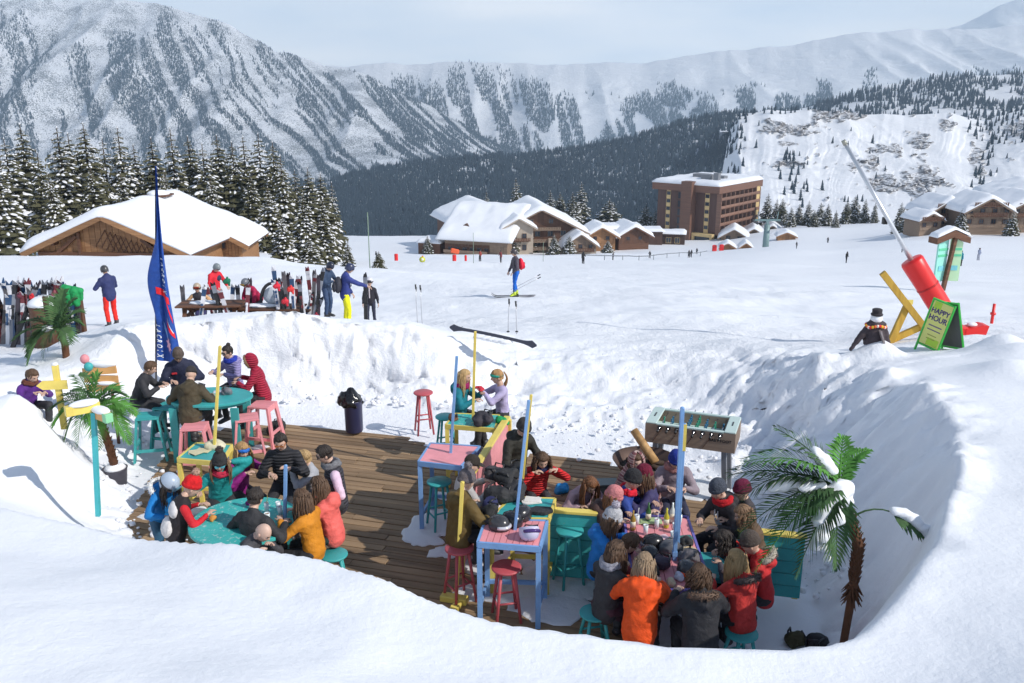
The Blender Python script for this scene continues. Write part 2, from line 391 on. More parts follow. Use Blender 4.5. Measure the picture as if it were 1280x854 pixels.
def field(x, y):
    x = np.asarray(x, float); y = np.asarray(y, float)
    a = np.clip(x / np.maximum(y, 9.0), -0.75, 0.75); yy = np.clip(y, -60, 1500)
    ia = np.clip(np.searchsorted(GA, a) - 1, 0, len(GA) - 2); ga = np.array(GA)
    ta = smooth((a - ga[ia]) / (ga[ia + 1] - ga[ia]))
    gy = np.array(GY, float); iy = np.clip(np.searchsorted(gy, yy) - 1, 0, len(gy) - 2); ty = (yy - gy[iy]) / (gy[iy + 1] - gy[iy])
    def H(i):   # Catmull-like: monotone cubic via finite slopes
        g = _G[i]; y0, y1 = gy[iy], gy[iy + 1]; v0 = g[..., :][np.arange(len(iy)), iy] if g.ndim > 1 else g[iy]; v1 = g[np.arange(len(iy)), iy + 1]
        im = np.maximum(iy - 1, 0); ip = np.minimum(iy + 2, len(gy) - 1); r = np.arange(len(iy))
        s = (v1 - v0) / (y1 - y0); sm_ = np.where(iy > 0, (v0 - g[r, im]) / np.maximum(y0 - gy[im], 1e-6), s); sp_ = np.where(iy < len(gy) - 2, (g[r, ip] - v1) / np.maximum(gy[ip] - y1, 1e-6), s)
        m0 = np.where(sm_ * s > 0, 2 * sm_ * s / (sm_ + s + 1e-12 * np.sign(s)), 0); m1 = np.where(sp_ * s > 0, 2 * sp_ * s / (sp_ + s + 1e-12 * np.sign(s)), 0)
        h = y1 - y0; t = ty; return (2*t**3-3*t**2+1)*v0 + (t**3-2*t**2+t)*h*m0 + (-2*t**3+3*t**2)*v1 + (t**3-t**2)*h*m1
    return H(ia) * (1 - ta) + H(ia + 1) * ta
BUMPS = []   # (x, y, height, radius, squareness)
def bump_at(px, py, y, h, r, pw=2.0):
    p = ony(px, py, y); BUMPS.append((p.x, p.y, h, r, pw))
bump_at(1096, 440, 15.2, 0.40, 0.40); bump_at(1250, 452, 14.8, 0.32, 0.45)
bump_at(1250, 520, 12.5, 0.22, 0.5); bump_at(1215, 430, 18.2, 0.18, 0.6); bump_at(1270, 480, 13.8, 0.25, 0.6)
bump_at(175, 412, 16.6, 0.12, 0.8); bump_at(840, 380, 28, 0.25, 5); bump_at(28, 520, 12.5, 0.34, 0.85)
def height(x, y, detail=True):
    x = np.asarray(x, float).ravel(); y = np.asarray(y, float).ravel()
    a = np.arctan2(y - PC[1], x - PC[0]) % (2 * PI); r = np.hypot(x - PC[0], y - PC[1])
    wob = 0.18 * fbm(x * 0.9, y * 0.9, 0, 3, 5) if detail else 0.0
    rf = np.interp(a, _A, _RF) + wob; rr = np.interp(a, _A, _RR); hr = np.interp(a, _A, _HR)
    t = (r - rf) / np.maximum(rr - rf, 0.3)
    back = smooth((np.sin(a) - 0.25) / 0.35)            # towards the far wall: steep, lumpy
    p1 = smooth(np.clip(t, 0, 1) * 0.80) / 0.896; p2 = 0.13 * np.clip(t / 0.42, 0, 1) + 0.87 * smooth((t - 0.40) / 0.52)
    prof = p1 * (1 - back) + p2 * back
    G = field(x, y)
    w = smooth((r - rr) / (2.2 + 1.2 * back))
    out = hr * (1 - w) + G * w
    z = np.where(t < 1, hr * prof, out)
    fine = (r < 40)
    if detail:
        n = fbm(x * 0.35, y * 0.35, 0, 4, 11)
        z = z + 0.095 * n * smooth((t - 0.15) / 0.5) * (y < 120)
        wall = smooth(t / 0.3) * smooth((1.25 - t) / 0.4) * back
        z = z + wall * (0.15 * fbm(x * 1.1, y * 1.7, 0, 4, 21, 0.5) + 0.03 * fbm(x * 6, y * 9, 0, 3, 25)) * (1 - 0.45 * smooth((x - 0.3) / 1.0))
        right = smooth((np.cos(a) - 0.45) / 0.3) * smooth(t / 0.3) * smooth((1.3 - t) / 0.4)
        ridge = 1 - np.abs(vnoise(a * 9 + 0.25 * r, r * 0.35, 0, 31)); z = z + right * (0.20 * (ridge - 0.5) + 0.09 * fbm(a * 26, r * 2.2, 0, 4, 35))
        foot = smooth((t + 0.05) / 0.2) * smooth((0.55 - t) / 0.3); z = z + foot * 0.035 * fbm(x * 7, y * 7, 0, 3, 41)
        fld = smooth((t - 1.0) / 0.3) * (y > 14) * (y < 60); z = z + fld * 0.03 * fbm(x * 1.2, y * 1.2, 0, 4, 51)
        z = z + np.where((y > 60) & (y < 500), 0.6 * fbm(x / 26, y / 26, 0, 3, 61) * smooth((y - 60) / 60), 0)
    for bx, by, h, rad, pw in BUMPS:
        d = np.hypot(x - bx, y - by) / rad; z = z + h * np.exp(-d ** pw)
    # packed floor under the deck stays below the boards
    z = z - 0.08 * (1 - smooth(t / 0.12))
    return z
def gz(x, y): return float(height([x], [y], True)[0])
def gline(lo, hi, step, far_lo, far_hi, grow=1.09):
    c = list(np.arange(lo, hi, step)); s = step; v = hi
    while v < far_hi: c.append(v); s *= grow; v += s
    c.append(far_hi); s = step; v = lo - step; pre = []
    while v > far_lo: pre.append(v); s *= grow; v -= s
    pre.append(far_lo); return np.array(pre[::-1] + c)
_xs = gline(-11, 11, 0.055, -1400, 1400, 1.06); _ys = gline(4.2, 20.5, 0.055, -60, 1500, 1.025)
_X, _Y = np.meshgrid(_xs, _ys); _Z = height(_X, _Y).reshape(_X.shape)
# steep walls: push sideways with 3-D noise so they are lumpy, not ruled
_V = np.stack([_X.ravel(), _Y.ravel(), _Z.ravel()], 1)
gx = np.gradient(_Z, axis=1) / np.gradient(_X, axis=1); gyy = np.gradient(_Z, axis=0) / np.gradient(_Y, axis=0)
st = smooth((np.hypot(gx, gyy).ravel() - 0.5) / 0.8) * (_V[:, 1] > 12.5) * (_V[:, 1] < 22)
nn = 0.10 * fbm(_V[:, 0] * 1.8, _V[:, 1] * 1.8, _V[:, 2] * 2.2, 4, 77, 0.6)
_V[:, 1] += st * nn * 1.5; _V[:, 0] += st * 0.08 * fbm(_V[:, 0] * 2, _V[:, 1] * 2, _V[:, 2] * 2.5, 3, 99)
M_snow = snow_mat("snow_ground", tracks=True)
_me = npmesh("snow_ground", _V, gridfaces(len(_xs), len(_ys)), M_snow)
_at = _me.attributes.new('churn', 'FLOAT', 'POINT')
_a = np.arctan2(_V[:, 1] - PC[1], _V[:, 0] - PC[0]); _r = np.hypot(_V[:, 0] - PC[0], _V[:, 1] - PC[1])
_back = smooth((np.sin(_a) - 0.2) / 0.3)
_ch = 0.05 + 0.35 * _back * (_V[:, 1] < 26) + 0.4 * (_V[:, 1] >= 17) * (_V[:, 1] < 60) * smooth(0.5 + vnoise(_V[:, 0] * 0.15, _V[:, 1] * 0.15)) 
_ch = np.where(_V[:, 1] > 60, 0.45, _ch)
_at.data.foreach_set('value', _ch.astype(np.float32))
ground = bpy.data.objects.new("snow_ground", _me); link(ground); tag(ground, kind='structure')
# ------------------------------------------------------------------ mountains and hills: real relief standing at their distances
def interp_rows(tab, px): t = np.array(tab, float); return np.interp(px, t[:, 0], t[:, 1])
def sheet(name, crest, foot, y0, y1, nu, nv, px0, px1, mat, relief, seed, gully=(0.9, 0.4), curve=1.0, back=0.25, label_kind='structure', crestn=6, spine=None):
    """a slope rising from the foot row at distance y0 to the crest row at distance y1, then falling away behind"""
    px = np.linspace(px0, px1, nu); v = np.linspace(0, 1 + back, nv)
    P, Vv = np.meshgrid(px, v); cr_ = interp_rows(crest, P); ft = interp_rows(foot, P)
    cr_ = cr_ + crestn * fbm(P * 0.02, P * 0 + seed, 0, 4, seed)
    t = np.clip(Vv, 0, 1); yb = y0 + (y1 - y0) * t
    row = ft + (cr_ - ft) * t ** curve
    u = (P - 640) / FPX; vv = (row - 427) / FPX
    dy = _cp - vv * _sp; dz = -_sp - vv * _cp
    Y = yb; X = u / dy * Y; Z = CAMH + dz / dy * Y
    ov = np.clip(Vv - 1, 0, 1)
    Y = Y + ov * (y1 - y0); Z = Z - ov * (y1 - y0) * 0.45; X = X * (Y / yb)
    s = relief
    g1 = 1 - 2 * np.abs(vnoise(X / (s * gully[0]) + 0.25 * fbm(X / s, Z / s, 0, 2, seed), Z / (s * 5) , 0, seed + 3))
    g2 = 1 - 2 * np.abs(vnoise(X / (s * gully[1]), Z / (s * 2.2), 0, seed + 7))
    g3 = fbm(X / (s * 1.7), Y / (s * 1.7), Z / (s * 1.7), 5, seed + 9)
    amp = s * 0.33 * np.sin(np.clip(Vv, 0, 1) * PI * 0.9 + 0.12).clip(0.1, 1)
    Y = Y - amp * (g1 * 0.8 + g2 * 0.35 + g3 * 0.7); Z = Z + amp * 0.12 * g3
    V = np.stack([X.ravel(), Y.ravel(), Z.ravel()], 1)
    me = npmesh(name, V, gridfaces(nu, nv), mat)
    o = bpy.data.objects.new(name, me); link(o); tag(o, kind=label_kind); return o, V.reshape(nv, nu, 3), dict(g1=g1, g2=g2, g3=g3, px=P, row=row, t=Vv)
def mount_mat(name, rockthr=0.5, scale=1.0, rock=(0.16, 0.15, 0.15), dots=0.0, streak=1.0, attr=False):
    m = NT(name); g = m.n('ShaderNodeNewGeometry'); v = g.outputs['Position']
    sp = m.n('ShaderNodeSeparateXYZ', {0: g.outputs['True Normal']}).outputs['Z']
    n1 = m.noise(0.012 * scale, 9, 0.68, m.n('ShaderNodeMapping', {0: v, 'Scale': (1, 1, 0.45)}).outputs[0], 0.5)
    n2 = m.noise(0.05 * scale, 8, 0.75, v)
    k = m.math('ADD', m.math('MULTIPLY', n1, 1.0), m.math('ADD', m.math('MULTIPLY', sp, -0.55), m.math('MULTIPLY', n2, 0.35)))
    f = m.ramp(k, [(rockthr, (0, 0, 0)), (rockthr + 0.035, (1, 1, 1))])
    if attr: f = m.math('MULTIPLY', m.n('ShaderNodeAttribute', attribute_name='rock').outputs['Fac'], m.ramp(m.math('ADD', m.noise(0.35, 6, 0.75, v), m.math('MULTIPLY', sp, -0.35)), [(0.10, (0, 0, 0)), (0.24, (1, 1, 1))]))
    rc = m.ramp(m.noise(0.2 * scale, 6, 0.7, v), [(0.3, tuple(c * 0.5 for c in rock)), (0.7, tuple(c * 1.4 for c in rock))])
    base = m.mix(f, (0.86, 0.87, 0.89), rc)
    if dots:
        d = m.noise(0.45 * scale, 3, 0.6, v); dm = m.noise(0.02 * scale, 5, 0.6, m.n('ShaderNodeMapping', {0: v, 'Scale': (1, 1, 0.3)}).outputs[0])
        ff = m.ramp(m.math('ADD', d, m.math('MULTIPLY', dm, 0.6)), [(0.86 - dots * 0.1, (0, 0, 0)), (0.90 - dots * 0.1, (1, 1, 1))])
        base = m.mix(m.math('MULTIPLY', ff, 0.8), base, (0.05, 0.065, 0.07))
    m.base(base); m.rough(0.8); m.bump(m.math('ADD', n1, m.math('MULTIPLY', n2, 0.6)), 0.35 if attr else 0.6, 12.0 / scale)
    return m.m
M_mtn = mount_mat("mountain_slope", 0.62, 0.6, dots=0.5)
M_rdg = mount_mat("ridge_slope", 0.70, 0.6, dots=0.0)
M_clf = mount_mat("cliff_snow", 0.60, 2.6, attr=True)
M_hill = mount_mat("forest_floor", 0.75, 1.5)
ridge_far, RFV, RFD = sheet("mountain_ridge", [(330, 85), (470, 80), (560, 78), (700, 82), (800, 78), (900, 66), (1000, 52), (1090, 38), (1150, 36), (1200, 40), (1290, 26), (1480, 40)],
    [(330, 215), (700, 200), (900, 160), (1290, 120), (1480, 120)], 2900, 3900, 420, 130, 330, 1480, M_rdg, 240, 5, crestn=3)
massif, MSV, MSD = sheet("mountain_massif", [(-200, -60), (0, -14), (120, -4), (200, 8), (290, 32), (345, 66), (400, 76), (450, 92), (520, 125), (600, 165), (680, 200)],
    [(-200, 330), (380, 260), (520, 235), (700, 215)], 1900, 3300, 420, 200, -200, 690, M_mtn, 210, 8, crestn=3)
peak, _, _ = sheet("mountain_peak", [(1120, 60), (1200, 28), (1260, 4), (1330, -12), (1480, 30)], [(1120, 70), (1480, 70)], 4600, 5200, 120, 50, 1120, 1480, M_rdg, 200, 15, crestn=3)
shoulder, SHV, SHD = sheet("forest_shoulder", [(900, 150), (1040, 128), (1100, 108), (1170, 96), (1230, 94), (1290, 90), (1480, 90)], [(900, 165), (1290, 165), (1480, 165)], 1300, 1750, 200, 50, 900, 1480, M_hill, 50, 22, crestn=2)
cliff, CLV, CLD = sheet("cliff_hill", [(860, 306), (898, 262), (906, 205), (912, 165), (924, 147), (960, 138), (1010, 134), (1075, 139), (1130, 144), (1190, 142), (1230, 152), (1290, 132), (1480, 110)],
    [(850, 310), (1480, 300)], 430, 820, 470, 240, 862, 1480, M_clf, 34, 31, crestn=3, curve=0.9)
fhill, FHV, FHD = sheet("forest_hill", [(-200, 250), (200, 236), (400, 228), (480, 212), (560, 200), (700, 190), (760, 180), (850, 155), (905, 142), (960, 138), (1100, 150)], [(-200, 318), (1100, 312)], 1000, 1550, 340, 90, -200, 1100, M_hill, 40, 41, crestn=2)

RK = [(965, 158, 22, 9), (1000, 162, 26, 9), (1040, 142, 30, 13), (1075, 140, 20, 9), (985, 180, 12, 5), (985, 206, 22, 4), (1150, 178, 14, 13), (1148, 222, 22, 26), (1095, 226, 14, 12),
      (1085, 200, 14, 12), (1062, 208, 8, 9), (1120, 188, 10, 8), (1180, 157, 12, 7), (1268, 162, 18, 9), (1110, 232, 30, 8), (1222, 205, 8, 26), (1090, 185, 26, 5)]
_k = sum(np.exp(-(((CLD['px'] - a) / c) ** 2 + ((CLD['row'] - b) / d) ** 2) ** 1.5) for a, b, c, d in RK)
_n = fbm(CLD['px'] / 8, CLD['row'] / 5, 0, 5, 55, 0.55)
_rk = smooth((_k * 1.05 + _n * 0.55 - 0.55) / 0.22) * (CLD['t'] < 1.02)
_blk = np.round(fbm(CLD['px'] / 7, CLD['row'] / 4, 0, 3, 66) * 3) / 3
_cv = np.array([v.co for v in cliff.data.vertices]); _cv[:, 1] -= (_rk * (5 + 6 * _blk)).ravel(); _cv[:, 2] += (_rk * 1.2 * _n).ravel()
_fl = 1 - np.abs(vnoise((CLD['px'] + (CLD['row'] - 200) * 0.12) / 4.2, CLD['row'] / 60, 0, 77)); _cv[:, 1] -= (2.2 * _fl * smooth((CLD['px'] - 905) / 40) * (1 - _rk) * smooth((CLD['row'] - 150) / 20)).ravel()
cliff.data.vertices.foreach_set('co', _cv.astype(np.float32).ravel()); cliff.data.update()
_at = cliff.data.attributes.new('rock', 'FLOAT', 'POINT'); _at.data.foreach_set('value', _rk.ravel().astype(np.float32))
CLV = _cv.reshape(CLV.shape)
# conifers: low ones for the far woods (instanced as one mass), rich ones for the near trees
def fir_bark(): return plain((0.075, 0.05, 0.035), 0.9, 0, 0.5, 12, 0.3, "bark")
def needle_mat(name, c, snow=0.0, ws=1.0):
    m = NT(name); g = m.n('ShaderNodeNewGeometry'); n = m.noise(1.5 * ws, 4, 0.6, g.outputs['Position'])
    base = m.ramp(n, [(0.3, tuple(v * 0.55 for v in c)), (0.7, tuple(v * 1.35 for v in c))])
    if snow:
        up = m.n('ShaderNodeSeparateXYZ', {0: g.outputs['Normal']}).outputs['Z']
        f = m.ramp(m.math('ADD', up, m.math('MULTIPLY', m.noise(0.9 * ws, 4, 0.7, g.outputs['Position']), 0.8)), [(1.35 - snow, (0, 0, 0)), (1.5 - snow, (1, 1, 1))])
        base = m.mix(f, base, (0.8, 0.82, 0.86))
    m.base(base); m.rough(0.85); return m.m
TCL = [(1000, 235, 14, 22), (925, 175, 12, 30), (1060, 255, 18, 8), (1235, 200, 10, 22), (1220, 230, 10, 14), (985, 200, 8, 12)]
def CLK(k): return np.clip(sum(np.exp(-(((k['px'] - a) / c) ** 2 + ((k['row'] - b) / d) ** 2)) for a, b, c, d in TCL), 0, 1)
M_needle_far = needle_mat("needles_far", (0.022, 0.046, 0.068), 0.43, 0.3)
def far_fir(seed, tiers=6, n=6):
    rg = random.Random(seed); b = MB()
    for k in range(tiers):
        t = k / tiers; z0 = 0.10 + 0.84 * t; r = 0.20 * (1 - t) ** 0.85 + 0.02; h = 0.26 * (1 - t * 0.4)
        vs = [(0, 0, min(1.0, z0 + h))]
        a0 = rg.uniform(0, 6)
        for i in range(2 * n):
            a = a0 + PI * i / n; rr = r * (1.0 if i % 2 else 0.55) * rg.uniform(0.8, 1.15)
            vs.append((math.cos(a) * rr, math.sin(a) * rr, z0 - (0.035 if i % 2 else -0.02)))
        b.add(vs, [(0, 1 + i, 1 + (i + 1) % (2 * n)) for i in range(2 * n)])
    b.tube([(0, 0, -0.1), (0, 0, 0.3)], [0.02, 0.012], 4)
    return b.mesh("far_conifer", M_needle_far)
farsrc = [bpy.data.objects.new("distant_conifer", far_fir(3)), bpy.data.objects.new("distant_conifer", far_fir(9, 5))]
def scatter(name, pts, scl, src, rots=None):
    """geometry nodes: the far wood as one object, its points instancing one low tree"""
    me = bpy.data.meshes.new(name); me.from_pydata([tuple(p) for p in pts], [], [])
    at = me.attributes.new('sc', 'FLOAT', 'POINT'); at.data.foreach_set('value', np.asarray(scl, np.float32))
    o = bpy.data.objects.new(name, me); link(o); tag(o, kind='stuff')
    ng = bpy.data.node_groups.new(name, 'GeometryNodeTree')
    ng.interface.new_socket('Geometry', in_out='INPUT', socket_type='NodeSocketGeometry'); ng.interface.new_socket('Geometry', in_out='OUTPUT', socket_type='NodeSocketGeometry')
    gi = ng.nodes.new('NodeGroupInput'); go = ng.nodes.new('NodeGroupOutput'); ip = ng.nodes.new('GeometryNodeInstanceOnPoints')
    oi = ng.nodes.new('GeometryNodeObjectInfo'); oi.inputs['Object'].default_value = src; oi.inputs['As Instance'].default_value = True
    na = ng.nodes.new('GeometryNodeInputNamedAttribute'); na.data_type = 'FLOAT'; na.inputs['Name'].default_value = 'sc'
    rv = ng.nodes.new('FunctionNodeRandomValue'); rv.data_type = 'FLOAT_VECTOR'; rv.inputs['Max'].default_value = (0.06, 0.06, 6.28)
    ng.links.new(gi.outputs[0], ip.inputs['Points']); ng.links.new(oi.outputs['Geometry'], ip.inputs['Instance']); ng.links.new(na.outputs[0], ip.inputs['Scale'])
    ng.links.new(rv.outputs[0], ip.inputs['Rotation']); ng.links.new(ip.outputs[0], go.inputs[0])
    md = o.modifiers.new('gn', 'NODES'); md.node_group = ng; return o
def pick(V, D, n, maskf, seed):
    rg = np.random.RandomState(seed); nv, nu, _ = V.shape
    i = rg.uniform(0, nv - 1.001, n * 6); j = rg.uniform(0, nu - 1.001, n * 6)
    i0, j0 = i.astype(int), j.astype(int); fi, fj = (i - i0)[:, None], (j - j0)[:, None]
    P = (V[i0, j0] * (1 - fi) * (1 - fj) + V[i0 + 1, j0] * fi * (1 - fj) + V[i0, j0 + 1] * (1 - fi) * fj + V[i0 + 1, j0 + 1] * fi * fj)
    k = {a: b[i0, j0] for a, b in D.items()}
    m = rg.uniform(0, 1, n * 6) < maskf(P, k); return P[m][:n]
def fst(nm, P, lo, hi, src, seed=1):
    rg = np.random.RandomState(seed); P = P.copy(); P[:, 2] -= 1.0
    return scatter(nm, P, lo + (hi - lo) * rg.uniform(0, 1, len(P)) ** 1.3, src)
# forest hill
P1 = pick(FHV, FHD, 44000, lambda P, k: (k['t'] < 1.08) * smooth((935 - 0.15*(k['row']-150) - k['px']) / 25.0) * (0.35 + 0.65 * smooth(1.2 + fbm(P[:, 0] / 40, P[:, 1] / 40, 0, 3, 3))), 1)
fst("distant_forest", P1[:22000], 9, 15.5, farsrc[0]); fst("distant_forest", P1[22000:], 8, 14, farsrc[1], 2)
def chute(k, s1=16.0, seed=3):
    K = np.interp(k['px'], [-200, 60, 200, 360, 700], [-40, 10, 70, 170, 190]); q = k['px'] - (1 - k['t']) * K
    c = 1 - np.abs(vnoise(q / s1 + 0.5 * vnoise(q / 40, k['t'] * 4, 0, 9), k['t'] * 1.4, 0, seed)) * 2.6
    c2 = 1 - np.abs(vnoise(q / (s1 * 0.45), k['t'] * 2.5, 0, seed + 5)) * 4
    return np.maximum(c, c2 * 0.8)
def mm(P, k):
    w = fbm(k['px'] / 30, k['t'] * 3.0, 0, 4, 61); top = np.interp(k['px'], [0, 150, 300, 400], [0.9, 0.85, 1.0, 1.1])
    return smooth((top - k['t'] + 0.1 * w) / 0.1) * smooth((0.50 - chute(k) + w * 0.55) / 0.45)
P2 = pick(MSV, MSD, 60000, mm, 2); fst("massif_woods", P2, 6, 12, farsrc[0], 3)
def mr_(P, k):
    w = fbm(k['px'] / 34, k['t'] * 2.0, 0, 4, 71); lim = np.interp(k['px'], [300, 560, 700, 900, 1100, 1480], [1.0, 0.95, 0.7, 0.55, 0.4, 0.3])
    c = 1 - np.abs(vnoise((k['px'] + k['t'] * 30) / 13, k['t'] * 1.2, 0, 17)) * 2.4
    return smooth((lim - k['t'] + 0.2 * w) / 0.3) * smooth((0.50 - c + w * 0.5) / 0.3)
P3 = pick(RFV, RFD, 22000, mr_, 3); fst("ridge_woods", P3, 8, 17, farsrc[1], 4)
def ms(P, k):
    w = fbm(P[:, 0] / 60, P[:, 1] / 60, 0, 3, 81); return (k['t'] < 1.05) * smooth((w + 0.45) / 0.3)
P4 = pick(SHV, SHD, 3600, ms, 4); fst("shoulder_woods", P4, 9, 16, farsrc[0], 5)
def mc(P, k):
    w = fbm(P[:, 0] / 18, P[:, 2] / 40, 0, 3, 91); cl = CLK(k)
    lefty = smooth((950 - k['px'] - (k['row'] - 150) * 0.18) / 50)
    righty = smooth((k['px'] - 1190 - (k['row'] - 150) * -0.3) / 50) * smooth((190 - k['row']) / 20)
    top = 0.35 * smooth((k['t'] - 0.94) / 0.05) * (k['px'] < 1080)
    return (k['t'] < 1.03) * np.clip(0.75 * lefty * (w > -0.2) + 0.5 * righty * (w > -0.35) + 0.5 * cl + top + 0.006, 0, 1)
P5 = pick(CLV, CLD, 900, mc, 5); fst("cliff_trees", P5, 4.5, 9.5, farsrc[0], 6)

# air
def haze():
    b = MB(); b.box((0, 2600, 240), (7600, 5500, 1560)); m = bpy.data.materials.new("air"); m.use_nodes = True; t = m.node_tree; t.nodes.clear()
    v = t.nodes.new('ShaderNodeVolumePrincipled'); v.inputs['Density'].default_value = HAZE; v.inputs['Color'].default_value = (0.60, 0.79, 1.0, 1); v.inputs['Anisotropy'].default_value = 0.0
    o = t.nodes.new('ShaderNodeOutputMaterial'); t.links.new(v.outputs[0], o.inputs['Volume'])
    ob = b.build("haze", m); tag(ob, kind='stuff'); return ob
HAZE = 0.00018
# ------------------------------------------------------------------ snowy fir trees
M_needle = needle_mat("fir_needles", (0.085, 0.082, 0.04), 0, 3)
M_tsnow = snow_mat("branch_snow", (0.84, 0.85, 0.88))
def fir_meshes(seed, whorls=24, width=0.19, snowy=1.0):
    rg = random.Random(seed); g = MB(); s = MB(); g.k = s.k = 1
    for w in range(whorls):
        t = w / (whorls - 1); z = 0.05 + 0.93 * t ** 0.92; L0 = width * (1 - t) ** 0.8 + 0.012
        nb = int(11 - 5 * t); a0 = rg.uniform(0, 6)
        for k in range(nb):
            a = a0 + 2 * PI * k / nb + rg.uniform(-.25, .25); L = L0 * rg.uniform(0.65, 1.2); ca, sa = math.cos(a), math.sin(a)
            dr = rg.uniform(0.30, 0.55) * (1 - 0.5 * t); zz = z + rg.uniform(-.012, .012)
            def P(r, off, dz=0.0): return (ca * L * r - sa * off, sa * L * r + ca * off, zz - dr * L * r * r + 0.10 * L * r + dz)
            W = L * 0.34
            pr = [0.0, 0.35, 0.65, 0.88, 1.04]; wd = [0.15, 0.8, 1.0, 0.62, 0.06]
            c = [P(r, 0) for r in pr]; l = [P(r, -W * q * rg.uniform(.8, 1.2), -W * 0.55 * q) for r, q in zip(pr, wd)]; rr = [P(r, W * q * rg.uniform(.8, 1.2), -W * 0.55 * q) for r, q in zip(pr, wd)]
            vs = c + l + rr; fs = []
            for i in range(4): fs += [(i, i + 1, 6 + i, 5 + i), (i, 10 + i, 11 + i, i + 1)]
            g.add(vs, fs, 0)
            for j in range(7):   # hanging twigs
                r = rg.uniform(.3, 1.0); o = rg.uniform(-1, 1) * W * .9; h = L * rg.uniform(.16, .34)
                q = P(r, o, -abs(o) * .5); e = rg.uniform(-1, 1) * W * .35
                g.add([(q[0] - ca * L * .08, q[1] - sa * L * .08, q[2] + .002), (q[0] + ca * L * .09, q[1] + sa * L * .09, q[2]), (q[0] - sa * e + ca * L * .04, q[1] + ca * e + sa * L * .04, q[2] - h)], [(0, 1, 2)], 0)
            for q0, q1, oo_ in ((rg.uniform(.2, .35), rg.uniform(.5, .65), rg.uniform(-.25, .25)), (rg.uniform(.6, .72), rg.uniform(.9, 1.05), rg.uniform(-.3, .3)), (rg.uniform(.4, .6), rg.uniform(.7, .9), rg.choice([-.7, .7]))):
                if rg.random() > 0.72 * snowy: continue
                wS = W * rg.uniform(.18, .42) * snowy; hS = L * rg.uniform(.04, .09)
                rs = [q0, q0 + (q1 - q0) * .3, q0 + (q1 - q0) * .7, q1]; ww = [0.2, 1, .9, .25]; vs = []
                for r, q in zip(rs, ww): u_ = oo_ * W; zb2 = -abs(u_) * .5; vs += [P(r, u_ - wS * q, zb2 - wS * .3 * q + .001), P(r, u_ - wS * q * .45, zb2 + hS * q), P(r, u_ + wS * q * .45, zb2 + hS * q), P(r, u_ + wS * q, zb2 - wS * .3 * q + .001)]
                fs = []
                for i in range(3):
                    for j in range(3): fs.append((i * 4 + j, i * 4 + j + 1, i * 4 + j + 5, i * 4 + j + 4))
                s.add(vs, fs, 0, True)
    s.ball((0, 0, .99), (.004, .004, .012), 5, 3)
    tr = MB(); tr.tube([(0, 0, -0.06), (0, 0, 0.5), (0, 0, 1.0)], [0.016, 0.010, 0.002], 7)
    return g.mesh("crown", M_needle), s.mesh("snow_load", M_tsnow), tr.mesh("trunk", fir_bark())
FIRS = [fir_meshes(1), fir_meshes(2, 22, 0.165, 1.0), fir_meshes(5, 26, 0.20, .8), fir_meshes(8, 20, 0.22, 1.15)]
def fir(px, top, y, label, var=0, group=None, wid=1.0, h=None, cat="tree"):
    p = ony(px, top, y); b = gz(p.x, y); H = (p.z - b) if h is None else h
    o = empty("fir_tree", (p.x, y, b - 0.1), random.uniform(0, 6), label, cat, group)
    c, s, t = FIRS[var % 4]
    for nm, me in (("trunk", t), ("crown", c), ("snow_load", s)):
        q = bpy.data.objects.new(nm, me); link(q, o)
        if nm == "snow_load": q["kind"] = "stuff"
    w = H * wid * 1.25; o.scale = (w, w, H); return o
ORD = ["first", "second", "third", "fourth", "fifth", "sixth", "seventh", "eighth", "ninth", "tenth", "eleventh", "twelfth", "thirteenth", "fourteenth", "fifteenth", "sixteenth", "seventeenth", "eighteenth", "nineteenth", "twentieth", "twenty-first", "twenty-second", "twenty-third", "twenty-fourth", "twenty-fifth", "twenty-sixth"]
LT = [(-22, 158, 128), (4, 172, 118), (24, 154, 132), (46, 188, 112), (70, 156, 126), (84, 165, 138), (103, 150, 128), (127, 172, 140), (146, 158, 132), (166, 176, 142), (188, 168, 134), (212, 160, 136), (234, 166, 144), (252, 176, 130),
      (270, 164, 140), (289, 174, 132), (303, 166, 146), (322, 166, 134), (340, 176, 128), (350, 190, 120), (368, 208, 132), (384, 206, 122), (400, 212, 128), (414, 224, 136)]
for i, (px, top, y) in enumerate(LT):
    fir(px, top + random.uniform(-2, 4), y, "snow-laden tall fir, %s from the left in the row behind the wooden chalet" % ORD[i], i * 7 % 4 if i % 3 else 2, "firs behind the left chalet", random.uniform(.82, 1.05))
for i, (px, top, y) in enumerate([(-8, 196, 100), (60, 214, 104), (112, 206, 108), (150, 214, 112), (205, 212, 116), (262, 216, 118), (312, 216, 112), (334, 232, 106), (378, 240, 110), (402, 244, 112)]):
    fir(px, top, y, "shorter snowy fir, %s from the left in the front rank close behind the wooden chalet" % ORD[i], i % 4, "firs close behind the left chalet", 1.05)
fir(352, 268, 88, "small snow-caked fir with drooping boughs right of the left chalet", 3, None, 1.2)
fir(386, 296, 84, "low bushy fir half buried in snow right of the left chalet", 3, None, 1.7)
fir(434, 300, 92, "thin young fir sapling on the piste right of the tall firs", 1, None, 1.3)
fir(473, 313, 92, "tiny fir sapling on the piste left of the red markers", 2, None, 1.6)
